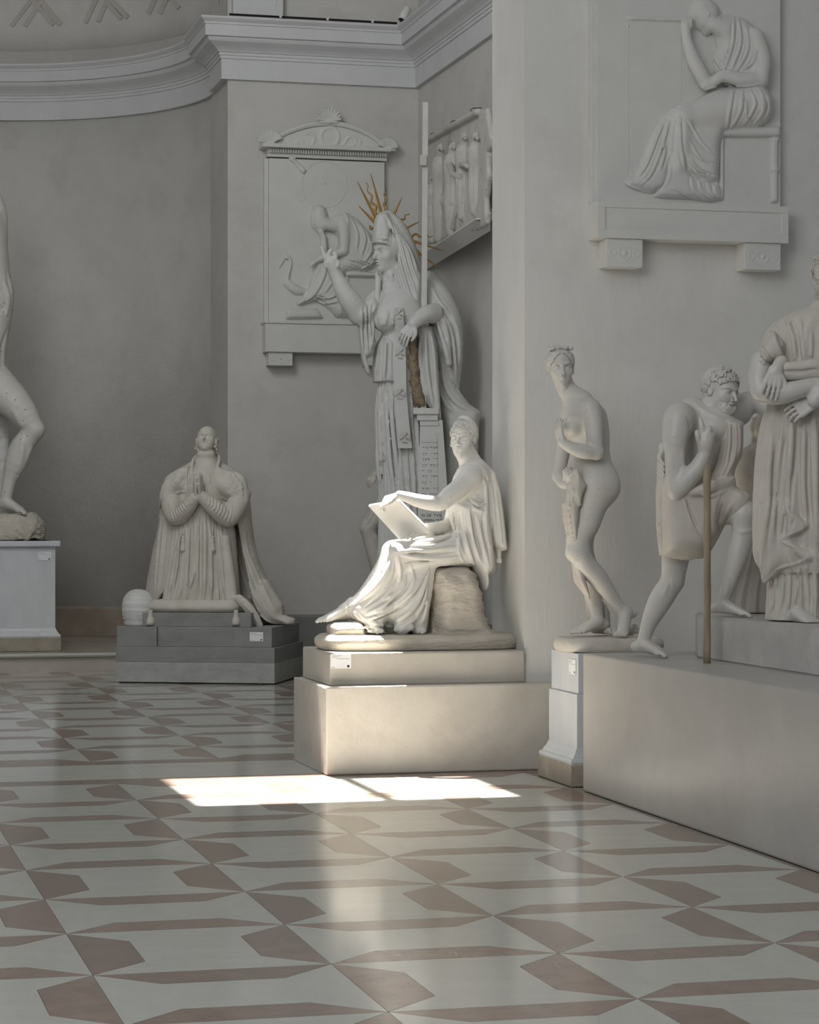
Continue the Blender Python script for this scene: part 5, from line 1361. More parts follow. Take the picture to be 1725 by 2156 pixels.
    S2 = [[(1330, 1500), (1300, 1800), (1290, 2100), (1250, 2400), (1230, 2700)], [(1420, 1420), (1380, 1700), (1350, 2000), (1330, 2250), (1320, 2500)], [(1500, 1380), (1480, 1700), (1450, 2000), (1440, 2200)], [(1600, 1400), (1590, 1700), (1590, 2000), (1620, 2300)], [(1690, 1350), (1700, 1700), (1700, 2100), (1720, 2450)]]
    B.strokes(S2, T, 0.016, 0.013); B.strokes([[(x + 45, y) for x, y in l] for l in S2], T, 0.012, 0.012, 'sub')
    B.strokes([[(1390, 2130), (1500, 2215), (1595, 2290), (1590, 2325), (1400, 2420), (1500, 2475), (1600, 2510), (1690, 2530)], [(1215, 2780), (1250, 2795), (1310, 2735), (1385, 2665), (1560, 2615), (1680, 2530)]], T, 0.007, 0.006)
    B.strokes([[(1440, 2180), (1430, 2290), (1410, 2390)], [(1510, 2240), (1490, 2330)]], T, 0.01, 0.008, 'sub')
    B.strokes([[(1360, 2700), (1345, 2900), (1300, 3080)], [(1430, 2680), (1410, 2900), (1370, 3090)], [(1480, 2670), (1470, 2900), (1450, 3050)], [(1560, 2640), (1540, 2800), (1510, 2980)], [(1620, 2620), (1620, 2800), (1640, 2960)], [(1690, 2600), (1690, 2800), (1700, 3000)]], T, 0.012, 0.010)
    B.floor_at(0.001)
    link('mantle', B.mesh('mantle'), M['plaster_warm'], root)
    # folded arms and hands
    A = carve(o, -YAW, (1570, 730, 1800, 900), (-0.40, 0.10), 0.0048)
    A.chain([a(1240, 900, -0.12), a(1215, 1050, -0.15), a(1235, 1150, -0.17)], [0.060, 0.060, 0.052], 0.02)
    A.chain([a(1235, 1150, -0.17), a(1350, 1175, -0.21), a(1500, 1150, -0.23), a(1650, 1110, -0.22), a(1800, 1080, -0.18)], [0.052, 0.056, 0.050, 0.042, 0.035], 0.02)
    A.chain([a(1900, 1050, -0.10), a(1760, 1150, -0.22), a(1690, 1230, -0.24)], [0.06, 0.055, 0.04], 0.02)
    hand(A, a(1355, 960, -0.235), a(1320, 1120, -0.26) - a(1355, 960, -0.22), cdir(A, 0.05, 1.0, 0.25), 0.185, curl=(0.25, 0.22, 0.25, 0.35), thumb=0.3, thumb_side=-1, spread=0.06)
    A.cone(a(1400, 900, -0.19), a(1355, 970, -0.235), 0.035, 0.03, 0.015)
    hand(A, a(1690, 1240, -0.22), a(1540, 1310, -0.22) - a(1690, 1240, -0.22), cdir(A, 0.0, 1.0, 0.5), 0.19, curl=(0.3, 0.3, 0.35, 0.4), thumb=0.4, thumb_side=1, spread=0.06)
    link('arms', A.mesh('arms'), M['plaster_satin'], root)
    # feet
    F = carve(o, -YAW, (1640, 1250, 1760, 1320), (-0.46, 0.1), 0.005, -0.01)
    foot(F, b(1540, 1400, -0.17), cdir(F, 0.55, 0.8, -0.15), (0, 0, 1), 0.23, side_sign=1)
    F.floor_at(0.001)
    link('foot', F.mesh('foot'), M['plaster_satin'], root)
    # head, mostly outside the frame
    Hd = carve(o, -YAW, (1670, 500, 1850, 690), (-0.32, 0.28), 0.0045)
    H = 0.262; c = a(1830, 190, -0.03)
    fw = cdir(Hd, -0.50, 0.80, -0.30); up = cdir(Hd, -0.1, 0.1, 1.0)
    Hd.chain([a(1815, 300, 0.0), a(1800, 420, 0.02), a(1780, 540, 0.02)], [0.07, 0.075, 0.11], 0.03)
    P_, A_ = head(Hd, c, fw, up, H, ears=(0, 0))
    curls(Hd, P_, H, 110, 5, lambda x, y, z: y < 0.16 or z > 0.30, r=0.05, rad=(0.37, 0.46, 0.42))
    curls(Hd, P_, H, 40, 6, lambda x, y, z: z < -0.28 and y > 0.0, r=0.05, rad=(0.30, 0.42, 0.58), ctr=(0, 0, -0.05))
    link('head', Hd.mesh('head'), M['plaster_warm'], root)
def build_youth():
    w = at_d(1590, 1092, 13.22); o = (w[0], w[1], BENCH_Z + 0.2365)
    T = crop(1300, 540, 0.24638); Y2 = 1623.5
    B = carve(o, -YAW, (1500, 860, 1680, 1310), (-0.08, 0.26), 0.006, -0.01)
    a = lambda X, Y, dy=0.0: B.pt(*T(X, Y), dy)
    root = statue('youth_statue', B, 'small shaded statue of a youth between the bearded man and the draped man', 'statue')
    B.loft(rows(B, T, [(1590, 1150, 1300, 0.08, 0.06), (1650, 1070, 1380, 0.08, 0.09), (1760, 1020, 1420, 0.08, 0.10), (1900, 1012, 1420, 0.08, 0.10), (2010, 1040, 1410, 0.08, 0.095), (2080, 1050, 1420, 0.08, 0.10), (2300, 1080, 1430, 0.08, 0.10)]), 0.0)
    B.loft(rows(B, T, [(2250, 1080, 1430, 0.10, 0.10, .006), (2650, 960, 1430, 0.10, 0.10, .012), (2850, 900, 1440, 0.10, 0.10, .014), (3060, 870, 1450, 0.10, 0.10, .012)]), 0.02, pleat=(16, 0, 1))
    B.ell(a(1260, 1480, 0.08), (0.075, 0.09, 0.10), 0.02)
    B.cone(a(1260, 1560, 0.08), a(1250, 1620, 0.08), 0.045, 0.05, 0.02)
    for i in range(9): B.ball(a(1170 + 8 * math.cos(i), 1400 + 22 * i, 0.06), 0.020, 0.006)
    B.freeze()
    B.strokes([[(1120, 1860), (1150, 1870), (1185, 1865)], [(1130, 1780), (1140, 1830)]], T, 0.010, 0.005, 'sub', 0.01)
    B.ball(a(1135, 1895, -0.02), 0.012, 0.006, 'sub')
    B.floor_at(0.002)
    link('body', B.mesh('body'), M['plaster_warm'], root)
build_bearded(); build_draped(); build_youth()
# ================================================================ kneeling robed figure, cushion and tiara
def build_kneeling():
    T = crop(200, 860, 0.27826); u = 0.00126
    c, s_ = math.cos(KPHI), math.sin(KPHI)
    yk = 0.56
    o = (ko[0] - s_ * yk, ko[1] + c * yk, 0.6665)
    B = carve(o, KPHI, (290, 930, 640, 1325), (-0.48, 0.50), 0.0075, -0.14)
    a = lambda X, Y, dy=0.0: B.pt(*T(X, Y), dy)
    root = statue('kneeling_statue', B, 'pale plaster statue of a kneeling robed churchman with hands joined in prayer', 'statue')
    # robe
    B.loft(rows(B, T, [(690, 640, 990, -0.06, 0.20, .002), (900, 600, 1050, -0.08, 0.24, .010), (1100, 580, 1062, -0.09, 0.27, .014), (1300, 556, 1075, -0.10, 0.30, .016), (1480, 525, 1090, -0.10, 0.32, .014)]), 0.0, pleat=(34, 0.5, 0.35), sq=2.3)
    B.chain([a(845, 415, 0.0), a(842, 510, -0.08), a(835, 640, -0.12), a(830, 760, -0.10)], [0.10, 0.15, 0.19, 0.20], 0.04)
    B.chain([a(772, 425, -0.02), a(800, 452, -0.12), a(842, 462, -0.145), a(885, 450, -0.12), a(915, 420, -0.02)], [0.02] * 5, 0.012)
    B.freeze()
    B.strokes([[(790, 480), (782, 600), (780, 700)], [(812, 480), (812, 600), (815, 700)], [(838, 482), (840, 620), (842, 700)], [(862, 480), (866, 580)]], T, 0.012, 0.010)
    B.strokes([[(700, 900), (690, 1100), (670, 1300), (630, 1430)], [(770, 800), (765, 1000), (760, 1200), (690, 1420)], [(830, 780), (835, 1000), (830, 1430)], [(870, 900), (875, 1150), (880, 1430)], [(930, 900), (950, 1150), (990, 1430)], [(640, 950), (600, 1200), (555, 1420)], [(990, 1000), (1010, 1200), (1050, 1420)]], T, 0.022, 0.018)
    B.strokes([[(735, 850), (728, 1100), (710, 1350)], [(800, 800), (800, 1100), (800, 1430)], [(905, 900), (915, 1150), (930, 1420)], [(660, 950), (640, 1200), (600, 1420)]], T, 0.015, 0.018, 'sub')
    link('robe', B.mesh('robe'), M['plaster_aged'], root)
    # cope
    C = carve(o, KPHI, (285, 955, 645, 1350), (-0.36, 0.62), 0.0075, -0.14)
    C.loft(rows(C, T, [(372, 775, 915, 0.06, 0.08), (420, 700, 985, 0.06, 0.14), (480, 600, 1090, 0.05, 0.20), (570, 550, 1145, 0.05, 0.245), (720, 505, 1172, 0.06, 0.265), (900, 482, 1190, 0.08, 0.28), (1100, 440, 1225, 0.11, 0.32), (1300, 405, 1310, 0.15, 0.38), (1420, 390, 1385, 0.17, 0.42), (1500, 384, 1412, 0.18, 0.44), (1590, 380, 1420, 0.18, 0.45)]), 0.0, sq=2.2)
    # open front, hollow below the arms
    C.pillow([C.pt(*T(*p), -0.30) for p in ((560, 870), (700, 760), (900, 760), (1045, 870), (1082, 1100), (1125, 1290), (1180, 1480), (1260, 1640), (370, 1640), (395, 1500), (505, 1370), (538, 1180))], 0.50, 0.06, 0.02, 'sub', y0=-0.30)
    C.pillow([C.pt(*T(*p), -0.20) for p in ((770, 360), (920, 360), (900, 470), (860, 620), (800, 720), (745, 620), (735, 480))], 0.14, 0.03, 0.01, 'sub', y0=-0.22)
    # lowered shoulders of the cape over the forearms
    C.chain([a(600, 560, -0.10), a(560, 660, -0.16), a(560, 700, -0.20)], [0.09, 0.075, 0.05], 0.05)
    C.chain([a(1080, 560, -0.10), a(1110, 680, -0.14), a(1110, 720, -0.18)], [0.09, 0.075, 0.05], 0.08)
    C.pillow([a(*p) for p in ((640, 470), (735, 440), (740, 640), (690, 640), (560, 700), (505, 760), (545, 580))], 0.13, 0.14, 0.05, y0=-0.13)
    C.pillow([a(*p) for p in ((945, 440), (1080, 485), (1148, 570), (1182, 780), (1110, 740), (1000, 685), (880, 645), (845, 630), (900, 520))], 0.13, 0.14, 0.05, y0=-0.13)
    # collar edge and train
    C.chain([a(800, 350, 0.12), a(765, 362, 0.02), a(735, 420, -0.12), a(728, 540, -0.21), a(745, 640, -0.25)], [0.012, 0.016, 0.018, 0.016, 0.012], 0.012)
    C.chain([a(900, 350, 0.12), a(938, 365, 0.02), a(930, 430, -0.12), a(890, 540, -0.21), a(830, 640, -0.25)], [0.012, 0.016, 0.018, 0.016, 0.012], 0.012)
    C.pillow([a(*p) for p in ((1150, 1430), (1260, 1560), (1340, 1630), (1430, 1640), (1500, 1690), (1508, 1590), (1420, 1560), (1418, 1490), (1300, 1300))], 0.16, 0.12, 0.08, y0=0.04)
    C.floor_at(-0.125)
    C.freeze()
    C.strokes([[(500, 820), (472, 1100), (448, 1400)], [(530, 820), (500, 1100), (470, 1380)], [(1080, 900), (1120, 1150), (1200, 1400), (1300, 1580)], [(1130, 800), (1150, 1050), (1250, 1300), (1370, 1540)], [(1060, 900), (1090, 1150), (1160, 1420)]], T, 0.016, 0.012)
    C.strokes([[(1105, 900), (1135, 1100), (1220, 1350), (1340, 1570)], [(545, 880), (520, 1150), (490, 1380)], [(1000, 1040), (1075, 1080)]], T, 0.012, 0.012, 'sub')
    # embroidery: scrolls in low relief
    rs = np.random.RandomState(3)
    spots = [(600 + 110 * rs.rand(), 480 + 150 * rs.rand()) for _ in range(9)] + [(960 + 150 * rs.rand(), 470 + 190 * rs.rand()) for _ in range(12)] + [(475 - 0.09 * (y - 900) + 25 * rs.rand(), y) for y in range(780, 1300, 52)] + [(1130 + 0.22 * (y - 800), y) for y in range(780, 1250, 48)]
    for X, Y in spots:
        r = 14 + 12 * rs.rand(); t0 = rs.rand() * 6
        C.stroke([(X + r * (1 - 0.12 * i) * math.cos(t0 + i * 0.75), Y + r * (1 - 0.12 * i) * math.sin(t0 + i * 0.75)) for i in range(8)], 0.008, 0.006, T=T, taper=False, step=3)
    link('cope', C.mesh('cope'), M['plaster_aged'], root)
    # sleeves and hands
    A = carve(o, KPHI, (330, 980, 535, 1125), (-0.52, 0.08), 0.006)
    A.chain([a(580, 640, -0.10), a(585, 760, -0.22), a(630, 820, -0.28), a(700, 750, -0.36), a(752, 680, -0.40)], [0.09, 0.10, 0.085, 0.075, 0.055], 0.02)
    A.chain([a(1110, 650, -0.10), a(1050, 770, -0.22), a(1000, 830, -0.28), a(900, 750, -0.36), a(812, 670, -0.40)], [0.09, 0.10, 0.085, 0.08, 0.055], 0.02)
    A.freeze()
    for i in range(9):
        t = i / 8.0
        A.stroke([(560 + 160 * t, 690 - 10 * t + 20 * math.sin(t * 3)), (575 + 150 * t, 780 - 60 * t), (600 + 145 * t, 865 - 150 * t)], 0.009, 0.009, T=T)
        A.stroke([(1040 - 200 * t, 690 - 25 * t), (1030 - 190 * t, 790 - 70 * t), (1000 - 180 * t, 880 - 170 * t)], 0.009, 0.009, T=T)
    hd = a(775, 480, -0.40) - a(775, 660, -0.40)
    for sg, dx in ((-1, -13), (1, 13)):
        hand(A, a(780 + dx * 1.6, 655, -0.415), hd + np.array([0, -0.02, 0]), cdir(A, sg, 0.25, 0), 0.225, curl=(0.03, 0.03, 0.04, 0.05), thumb=0.1, thumb_side=sg, spread=0.03, fr=1.05)
    link('sleeves_and_hands', A.mesh('sleeves_and_hands'), M['plaster_aged'], root)
    # head
    Hd = carve(o, KPHI, (395, 890, 475, 995), (-0.30, 0.30), 0.0042)
    H = 0.285; cc = a(846, 238, 0.0)
    fw = cdir(Hd, -0.12, 0.88, 0.40); up = cdir(Hd, 0.03, -0.40, 0.92)
    Hd.chain([a(848, 320, 0.03), a(845, 400, 0.03), a(845, 470, 0.0)], [0.085, 0.10, 0.16], 0.04)
    Hd.ell(a(838, 345, -0.05), (0.085, 0.065, 0.04), 0.05)
    P_, A_ = head(Hd, cc, fw, up, H, jaw=1.12, mouth=0.6, age=0.8, cheek=1.05, ears=(1, 1))
    rs = np.random.RandomState(4)
    for sx in (-1, 1):
        for i in range(26):
            z = 0.14 - 0.48 * rs.rand(); y = -0.22 + 0.24 * rs.rand(); x = sx * (0.295 + 0.06 * rs.rand()); t0 = rs.rand() * 6
            Hd.chain([P_(x, y + 0.03 * math.cos(t0 + q), z + 0.03 * math.sin(t0 + q)) for q in (0, 1.2, 2.4, 3.6)], [0.012, 0.011, 0.010, 0.008], 0.006)
    link('head', Hd.mesh('head'), M['plaster_aged'], root)
    # breast bow and girdle tassels
    for X in (668, 888):
        p = a(X, 985, -0.33); zl = 0.22
        me = joinm('girdle_tassel', [tube('t', [(0, 0.06, 0.20), (0, 0.02, 0.08), (0, 0, 0.02)], 0.009, 8), lathe('l', [(0.0, 0.03), (0.018, 0.025), (0.02, 0.01), (0.014, 0.0), (0.02, -0.012), (0.022, -0.03), (0.018, -0.04), (0.024, -0.06), (0.032, -0.10), (0.03, -0.125), (0.0, -0.13)], 14)])
        link('girdle_tassel', me, M['plaster_aged'], root, tuple(p))
    # stole ends falling beside the robe
    W_ = carve(o, KPHI, (470, 1080, 570, 1330), (-0.50, 0.0), 0.007)
    W_.pillow([a(*p) for p in ((1010, 950), (1060, 960), (1085, 1100), (1118, 1280), (1140, 1430), (1090, 1470), (1050, 1440), (1040, 1290), (1025, 1150))], 0.035, 0.03, 0.0, y0=-0.30, tilt=(0.25, 0.18))
    W_.chain([a(1090, 1440, -0.36), a(1150, 1500, -0.38), a(1205, 1570, -0.36), a(1245, 1640, -0.34)], [0.045, 0.05, 0.045, 0.035], 0.03, flat=((0, 1, 0.3), 0.6))
    W_.freeze()
    W_.strokes([[(1060, 1000), (1075, 1150), (1090, 1300)], [(1120, 1480), (1190, 1550), (1235, 1640)]], T, 0.012, 0.010)
    link('stole_end', W_.mesh('stole_end'), M['plaster_aged'], root)
    # ---- cushion
    q0 = a(768, 1540, -0.30)
    Cu = carve(o, KPHI, (305, 1255, 525, 1330), (-0.62, 0.10), 0.006, -0.002)
    cx = 0.5 * (a(418, 1490, -0.28)[0] + a(1115, 1490, -0.28)[0]); hx = 0.5 * (a(1112, 1490, -0.28)[0] - a(424, 1490, -0.28)[0])
    Cu.loft([(0.0, cx, -0.24, hx * 0.96, 0.22), (0.03, cx, -0.24, hx, 0.245), (0.075, cx, -0.24, hx * 0.985, 0.24), (0.115, cx, -0.24, hx * 0.90, 0.20)], 0.0, sq=5.0)
    Cu.noise(0.003, 18, 2); Cu.floor_at(0.002)
    cr = statue('cushion', Cu, 'plump plaster cushion with corner tassels under the kneeling figure', 'cushion')
    link('cushion_body', Cu.mesh('cushion_body'), M['plaster_aged'], cr)
    for X in (420, 1068):
        p = a(X, 1545, -0.50)
        me = lathe('cushion_tassel', [(0.0, 0.03), (0.02, 0.025), (0.024, 0.008), (0.018, -0.005), (0.026, -0.02), (0.022, -0.03), (0.032, -0.05), (0.042, -0.095), (0.038, -0.115), (0.0, -0.12)], 16)
        link('cushion_tassel', me, M['plaster_aged'], cr, tuple(p))
    # ---- tiara standing on the step
    tc = T(259, 1640); tz = 0.534
    w = None
    rr = ray(*tc); tpos = CAMP + rr * ((tz - EYE) / rr[2])
    # keep it on the left step end
    lp = np.array([-hw + 0.165, 0.21]); tpos = np.array([ko[0] + c * lp[0] - s_ * lp[1], ko[1] + s_ * lp[0] + c * lp[1], tz])
    t = empty('tiara', tuple(tpos), KPHI)
    prof = [(0.0, 0.0), (0.128, 0.0), (0.134, 0.012), (0.138, 0.03), (0.136, 0.05), (0.143, 0.06), (0.149, 0.09), (0.154, 0.13), (0.158, 0.145), (0.158, 0.155), (0.153, 0.16), (0.157, 0.18), (0.153, 0.21), (0.152, 0.222), (0.148, 0.225), (0.146, 0.24), (0.132, 0.275), (0.105, 0.31), (0.07, 0.333), (0.03, 0.345), (0.0, 0.347)]
    link('tiara_body', lathe('tiara_body', prof, 40), M['plaster_cool'], t)
    st_ = []
    rs = np.random.RandomState(8)
    for zz, r0, n, sz in ((0.03, 0.138, 22, 0.009), (0.075, 0.147, 30, 0.008), (0.105, 0.152, 26, 0.010), (0.185, 0.156, 34, 0.008), (0.205, 0.154, 30, 0.007), (0.25, 0.143, 26, 0.008), (0.29, 0.122, 20, 0.008), (0.32, 0.09, 14, 0.008)):
        for k in range(n):
            an = 2 * math.pi * (k + 0.3 * rs.rand()) / n
            bm = bmesh.new(); bmesh.ops.create_icosphere(bm, subdivisions=1, radius=sz * (0.5 + 0.5 * rs.rand()), matrix=Matrix.Translation(((r0 - 0.003) * math.cos(an), (r0 - 0.003) * math.sin(an), zz + 0.008 * (rs.rand() - 0.5))))
            m_ = bpy.data.meshes.new('s'); bm.to_mesh(m_); bm.free(); st_.append(m_)
    oo = link('studs', joinm('studs', st_), M['plaster_cool'], t); oo['kind'] = 'stuff'
    tag(t, 'domed plaster tiara with banded studs standing left of the kneeling figure', 'tiara')
    # museum card on the base front
    p0 = [hw - 0.405 + 0.22, 0.013]
    label_card(kbase, 'label_card', 0.128, 0.085, (hw - 0.24, 0.014, 0.405), (1, 0, 0), (0, 0, 1), (0, -1, 0))
build_kneeling()
# ================================================================ colossal veiled figure with a ray crown, cross staff, inscribed stele
def build_veiled():
    T = crop(700, 340, 0.2134); Y2 = 1687.0
    w = at_d(866, 1092, 23.0); ZB = 0.62
    o = (w[0], w[1], ZB)
    # plinth
    pr = empty('figure_plinth', (o[0], o[1], 0), -YAW)
    link('plinth_body', boxm('plinth_body', -0.60, 0.50, -0.50, 0.62, 0.2405, ZB - 0.001, 0.006), M['grey_marble'], pr)
    link('plinth_foot', boxm('plinth_foot', -0.70, 0.55, -0.56, 0.68, 0.0, 0.24, 0.006), M['grey_marble'], pr)
    link('plinth_wing', boxm('plinth_wing', -0.60, 0.10, 0.63, 1.12, 0.0, ZB - 0.001, 0.006), M['grey_marble'], pr)
    tag(pr, 'grey plinth under the colossal veiled figure, mostly hidden', 'plinth')
    B = carve(o, -YAW, (775, 630, 960, 1300), (-0.62, 0.60), 0.010, 0.0)
    a = lambda X, Y, dy=0.0: B.pt(*T(X, Y), dy)
    b = lambda X, Y, dy=0.0: B.pt(*T(X, Y + Y2), dy)
    root = statue('veiled_statue', B, 'colossal plaster statue of a veiled woman with golden rays around her head', 'statue')
    # gown
    B.loft(rows(B, T, [(1230, 575, 760, 0.04, 0.11), (1280, 520, 820, 0.03, 0.17), (1340, 470, 870, 0.02, 0.23), (1420, 432, 900, 0.0, 0.27), (1550, 420, 900, 0.0, 0.28, .003), (1690, 490, 880, 0.0, 0.24, .004), (1800, 440, 900, 0.0, 0.27, .012), (2000, 405, 920, 0.0, 0.29, .016), (2180, 400, 940, 0.0, 0.29, .018)]), 0.0, pleat=(26, 0.3, 0.2))
    B.loft(rows(B, T, [(2100, 470, 930, 0.0, 0.26, .016), (2400, 440, 960, 0.0, 0.29, .02), (2800, 440, 985, 0.0, 0.32, .022), (3200, 470, 1020, 0.0, 0.35, .024), (3700, 470, 1060, 0, 0.38, .024), (4350, 450, 1100, 0.0, 0.42, .024)]), 0.012, pleat=(30, 0.9, 0.15))
    B.ell(a(545, 1560, -0.17), (0.15, 0.13, 0.13), 0.06)
    B.ell(a(770, 1560, -0.14), (0.15, 0.13, 0.13), 0.06)
    B.freeze()
    B.strokes([[(450, 1420), (470, 1550), (500, 1670)], [(560, 1450), (520, 1600), (505, 1680)], [(590, 1480), (600, 1600), (570, 1680)], [(470, 1760), (440, 2000), (420, 2170)], [(530, 1740), (520, 1950), (500, 2180)], [(580, 1740), (575, 1950), (580, 2200)]], T, 0.020, 0.018)
    B.strokes([[(500, 1760), (480, 2000), (460, 2170)], [(555, 1750), (548, 1950), (540, 2190)]], T, 0.014, 0.018, 'sub')
    V = [[(470, 2260), (470, 2600), (485, 3000), (500, 3240)], [(530, 2280), (545, 2600), (575, 3000), (620, 3240)], [(580, 2300), (600, 2650), (640, 3000)], [(440, 2800), (455, 3000), (470, 3200)]]
    B.strokes(V, T, 0.026, 0.024); B.strokes([[(x + 32, y) for x, y in l] for l in V], T, 0.016, 0.018, 'sub')
    B.strokes([[(385, 2185), (440, 2200), (525, 2210), (545, 2260), (600, 2290), (640, 2300)]], T, 0.014, 0.016)
    link('gown', B.mesh('gown'), M['plaster_cool'], root)
    # mantle over the left arm falling to the stele
    C = carve(o, -YAW, (850, 540, 1015, 1300), (-0.62, 0.55), 0.010, 0.0)
    C.chain([a(930, 1250, 0.05), a(1030, 1400, 0.0), a(1120, 1580, -0.02), a(1130, 1800, 0.0)], [0.17, 0.17, 0.15, 0.14], 0.05)
    C.pillow([a(*p) for p in ((900, 1130), (1000, 1230), (1095, 1370), (1185, 1490), (1255, 1610), (1284, 1780), (1282, 2000), (1252, 2260), (1170, 2140), (1120, 1960), (1000, 1700), (900, 1500))], 0.16, 0.10, 0.05, y0=0.0)
    C.pillow([a(*p) for p in ((850, 1660), (900, 1620), (985, 1640), (1030, 1800), (1050, 2100), (1060, 2300), (1080, 2660), (1045, 2640), (1010, 2500), (940, 2420), (880, 2280), (850, 2050), (835, 1850))], 0.13, 0.08, 0.04, y0=-0.16)
    C.pillow([a(*p) for p in ((1010, 1800), (1100, 1850), (1165, 2010), (1250, 2250), (1350, 2390), (1466, 2462), (1450, 2600), (1440, 2900), (1430, 3300), (1420, 4300), (1060, 4300), (1060, 3000), (1080, 2660), (1050, 2400), (1030, 2100))], 0.15, 0.10, 0.04, y0=0.06)
    C.chain([a(1000, 1490, -0.14), a(1060, 1560, -0.18), a(1110, 1720, -0.2), a(1150, 1990, -0.2)], [0.05, 0.06, 0.05, 0.03], 0.03)
    C.freeze()
    C.strokes([[(870, 1700), (870, 2000), (910, 2300), (960, 2420)], [(920, 1660), (930, 2000), (970, 2300), (1010, 2480)], [(970, 1660), (1000, 1900), (1020, 2200), (1060, 2600)], [(1030, 1560), (1090, 1750), (1150, 1980)], [(1100, 1500), (1180, 1700), (1210, 2000), (1220, 2200)], [(1180, 1520), (1240, 1700), (1255, 2000)], [(1080, 2000), (1130, 2250), (1250, 2400), (1420, 2480)], [(1060, 2100), (1100, 2350), (1200, 2480)], [(950, 1200), (1060, 1400), (1160, 1500)]], T, 0.024, 0.022)
    C.strokes([[(895, 1700), (900, 2000), (940, 2300)], [(945, 1660), (965, 1950), (1000, 2300)], [(1060, 1560), (1130, 1780)], [(1140, 1540), (1210, 1750), (1235, 2100)], [(1070, 2050), (1115, 2300), (1220, 2440)]], T, 0.018, 0.024, 'sub')
    link('mantle', C.mesh('mantle'), M['plaster_cool'], root)
    # exposed core between stole and mantle
    R = carve(o, -YAW, (850, 700, 900, 870), (-0.42, 0.0), 0.010)
    R.pillow([a(*p) for p in ((760, 1720), (840, 1700), (850, 1900), (870, 2200), (920, 2330), (930, 2430), (800, 2440), (780, 2330), (745, 2150), (740, 1850))], 0.09, 0.05, 0.0, y0=-0.22)
    R.noise(0.010, 22, 4); R.noise(0.006, 60, 6)
    link('raw_core', R.mesh('raw_core'), M['raw_core'], root)
    # veil
    E_ = carve(o, -YAW, (770, 430, 905, 690), (-0.40, 0.42), 0.0085)
    E_.chain([a(545, 560, 0.0), a(590, 700, 0.03), a(650, 880, 0.05), a(720, 1080, 0.05), a(790, 1280, 0.05), a(840, 1420, 0.02)], [0.075, 0.15, 0.18, 0.17, 0.16, 0.14], 0.03)
    E_.pillow([a(*p) for p in ((545, 500), (600, 590), (690, 720), (790, 890), (860, 1060), (905, 1140), (880, 1500), (780, 1500), (700, 1350), (640, 1150), (590, 1000), (555, 820), (500, 620), (430, 540), (470, 508))], 0.15, 0.06, 0.03, y0=-0.02)
    E_.chain([a(455, 1080, -0.06), a(450, 1200, -0.10), a(440, 1400, -0.18), a(430, 1560, -0.22)], [0.03, 0.03, 0.03, 0.028], 0.02)
    E_.ell(a(520, 900, -0.12), (0.13, 0.17, 0.24), 0.03, 'sub')
    E_.freeze()
    E_.strokes([[(520, 560), (570, 720), (600, 900), (640, 1100), (720, 1350), (780, 1490)], [(560, 560), (620, 740), (660, 950), (720, 1180), (800, 1420)], [(610, 640), (680, 820), (730, 1020), (800, 1230), (840, 1350)], [(660, 720), (740, 880), (800, 1080), (850, 1200)], [(490, 580), (550, 760), (580, 920), (610, 1060)], [(720, 780), (790, 940), (840, 1080)]], T, 0.016, 0.014)
    E_.strokes([[(540, 560), (595, 730), (630, 930), (680, 1140), (760, 1400)], [(585, 600), (650, 780), (695, 990), (760, 1210), (820, 1390)], [(635, 680), (710, 850), (765, 1050), (825, 1210)], [(690, 750), (765, 910), (820, 1080)]], T, 0.012, 0.014, 'sub')
    link('veil', E_.mesh('veil'), M['plaster_cool'], root)
    # head with tall diadem
    Hd = carve(o, -YAW, (770, 435, 850, 620), (-0.36, 0.28), 0.0052)
    H = 0.40; cc = a(556, 888, -0.02)
    fw = cdir(Hd, -0.84, 0.54, -0.06); up = cdir(Hd, -0.03, 0.0, 1.0)
    Hd.chain([a(575, 1040, 0.0), a(590, 1150, 0.0), a(600, 1330, 0.0)], [0.095, 0.10, 0.15], 0.04)
    P_, A_ = head(Hd, cc, fw, up, H, jaw=1.0, ears=(0, 0), mouth=0.4)
    Hd.pillow([a(*p) for p in ((395, 820), (400, 700), (412, 600), (440, 530), (500, 505), (560, 560), (590, 700), (580, 830), (490, 845))], 0.13, 0.06, 0.03, y0=-0.05)
    Hd.chain([a(392, 800, -0.05), a(440, 790, -0.15), a(540, 800, -0.20)], [0.010, 0.012, 0.010], 0.01)
    Hd.chain([a(400, 760, -0.05), a(450, 750, -0.15), a(545, 760, -0.19)], [0.006, 0.008, 0.006], 0.01)
    rs = np.random.RandomState(1)
    for i in range(8): Hd.chain([a(545 + 30 * rs.rand(), 1095 + 12 * i, -0.08), a(570 + 30 * rs.rand(), 1120 + 12 * i, -0.105), a(550 + 20 * rs.rand(), 1145 + 12 * i, -0.09)], [0.014, 0.014, 0.010], 0.010)
    link('head', Hd.mesh('head'), M['plaster_cool'], root)
    # raised arm with sleeve
    A = carve(o, -YAW, (675, 505, 830, 780), (-0.55, 0.35), 0.0075)
    TA = crop(500, 200, 0.32464); n_ = lambda X, Y, dy=0.0: B.pt(*TA(X, Y), dy)
    A.chain([n_(640, 1170, -0.32), n_(690, 1270, -0.30), n_(740, 1350, -0.27), n_(795, 1420, -0.22)], [0.062, 0.088, 0.105, 0.11], 0.03)
    A.chain([n_(795, 1420, -0.22), n_(870, 1390, -0.12), n_(920, 1340, -0.05)], [0.11, 0.12, 0.12], 0.03)
    wr = n_(628, 1140, -0.33)
    A.chain([n_(640, 1170, -0.32), wr, n_(608, 1085, -0.34)], [0.06, 0.062, 0.075], 0.02)
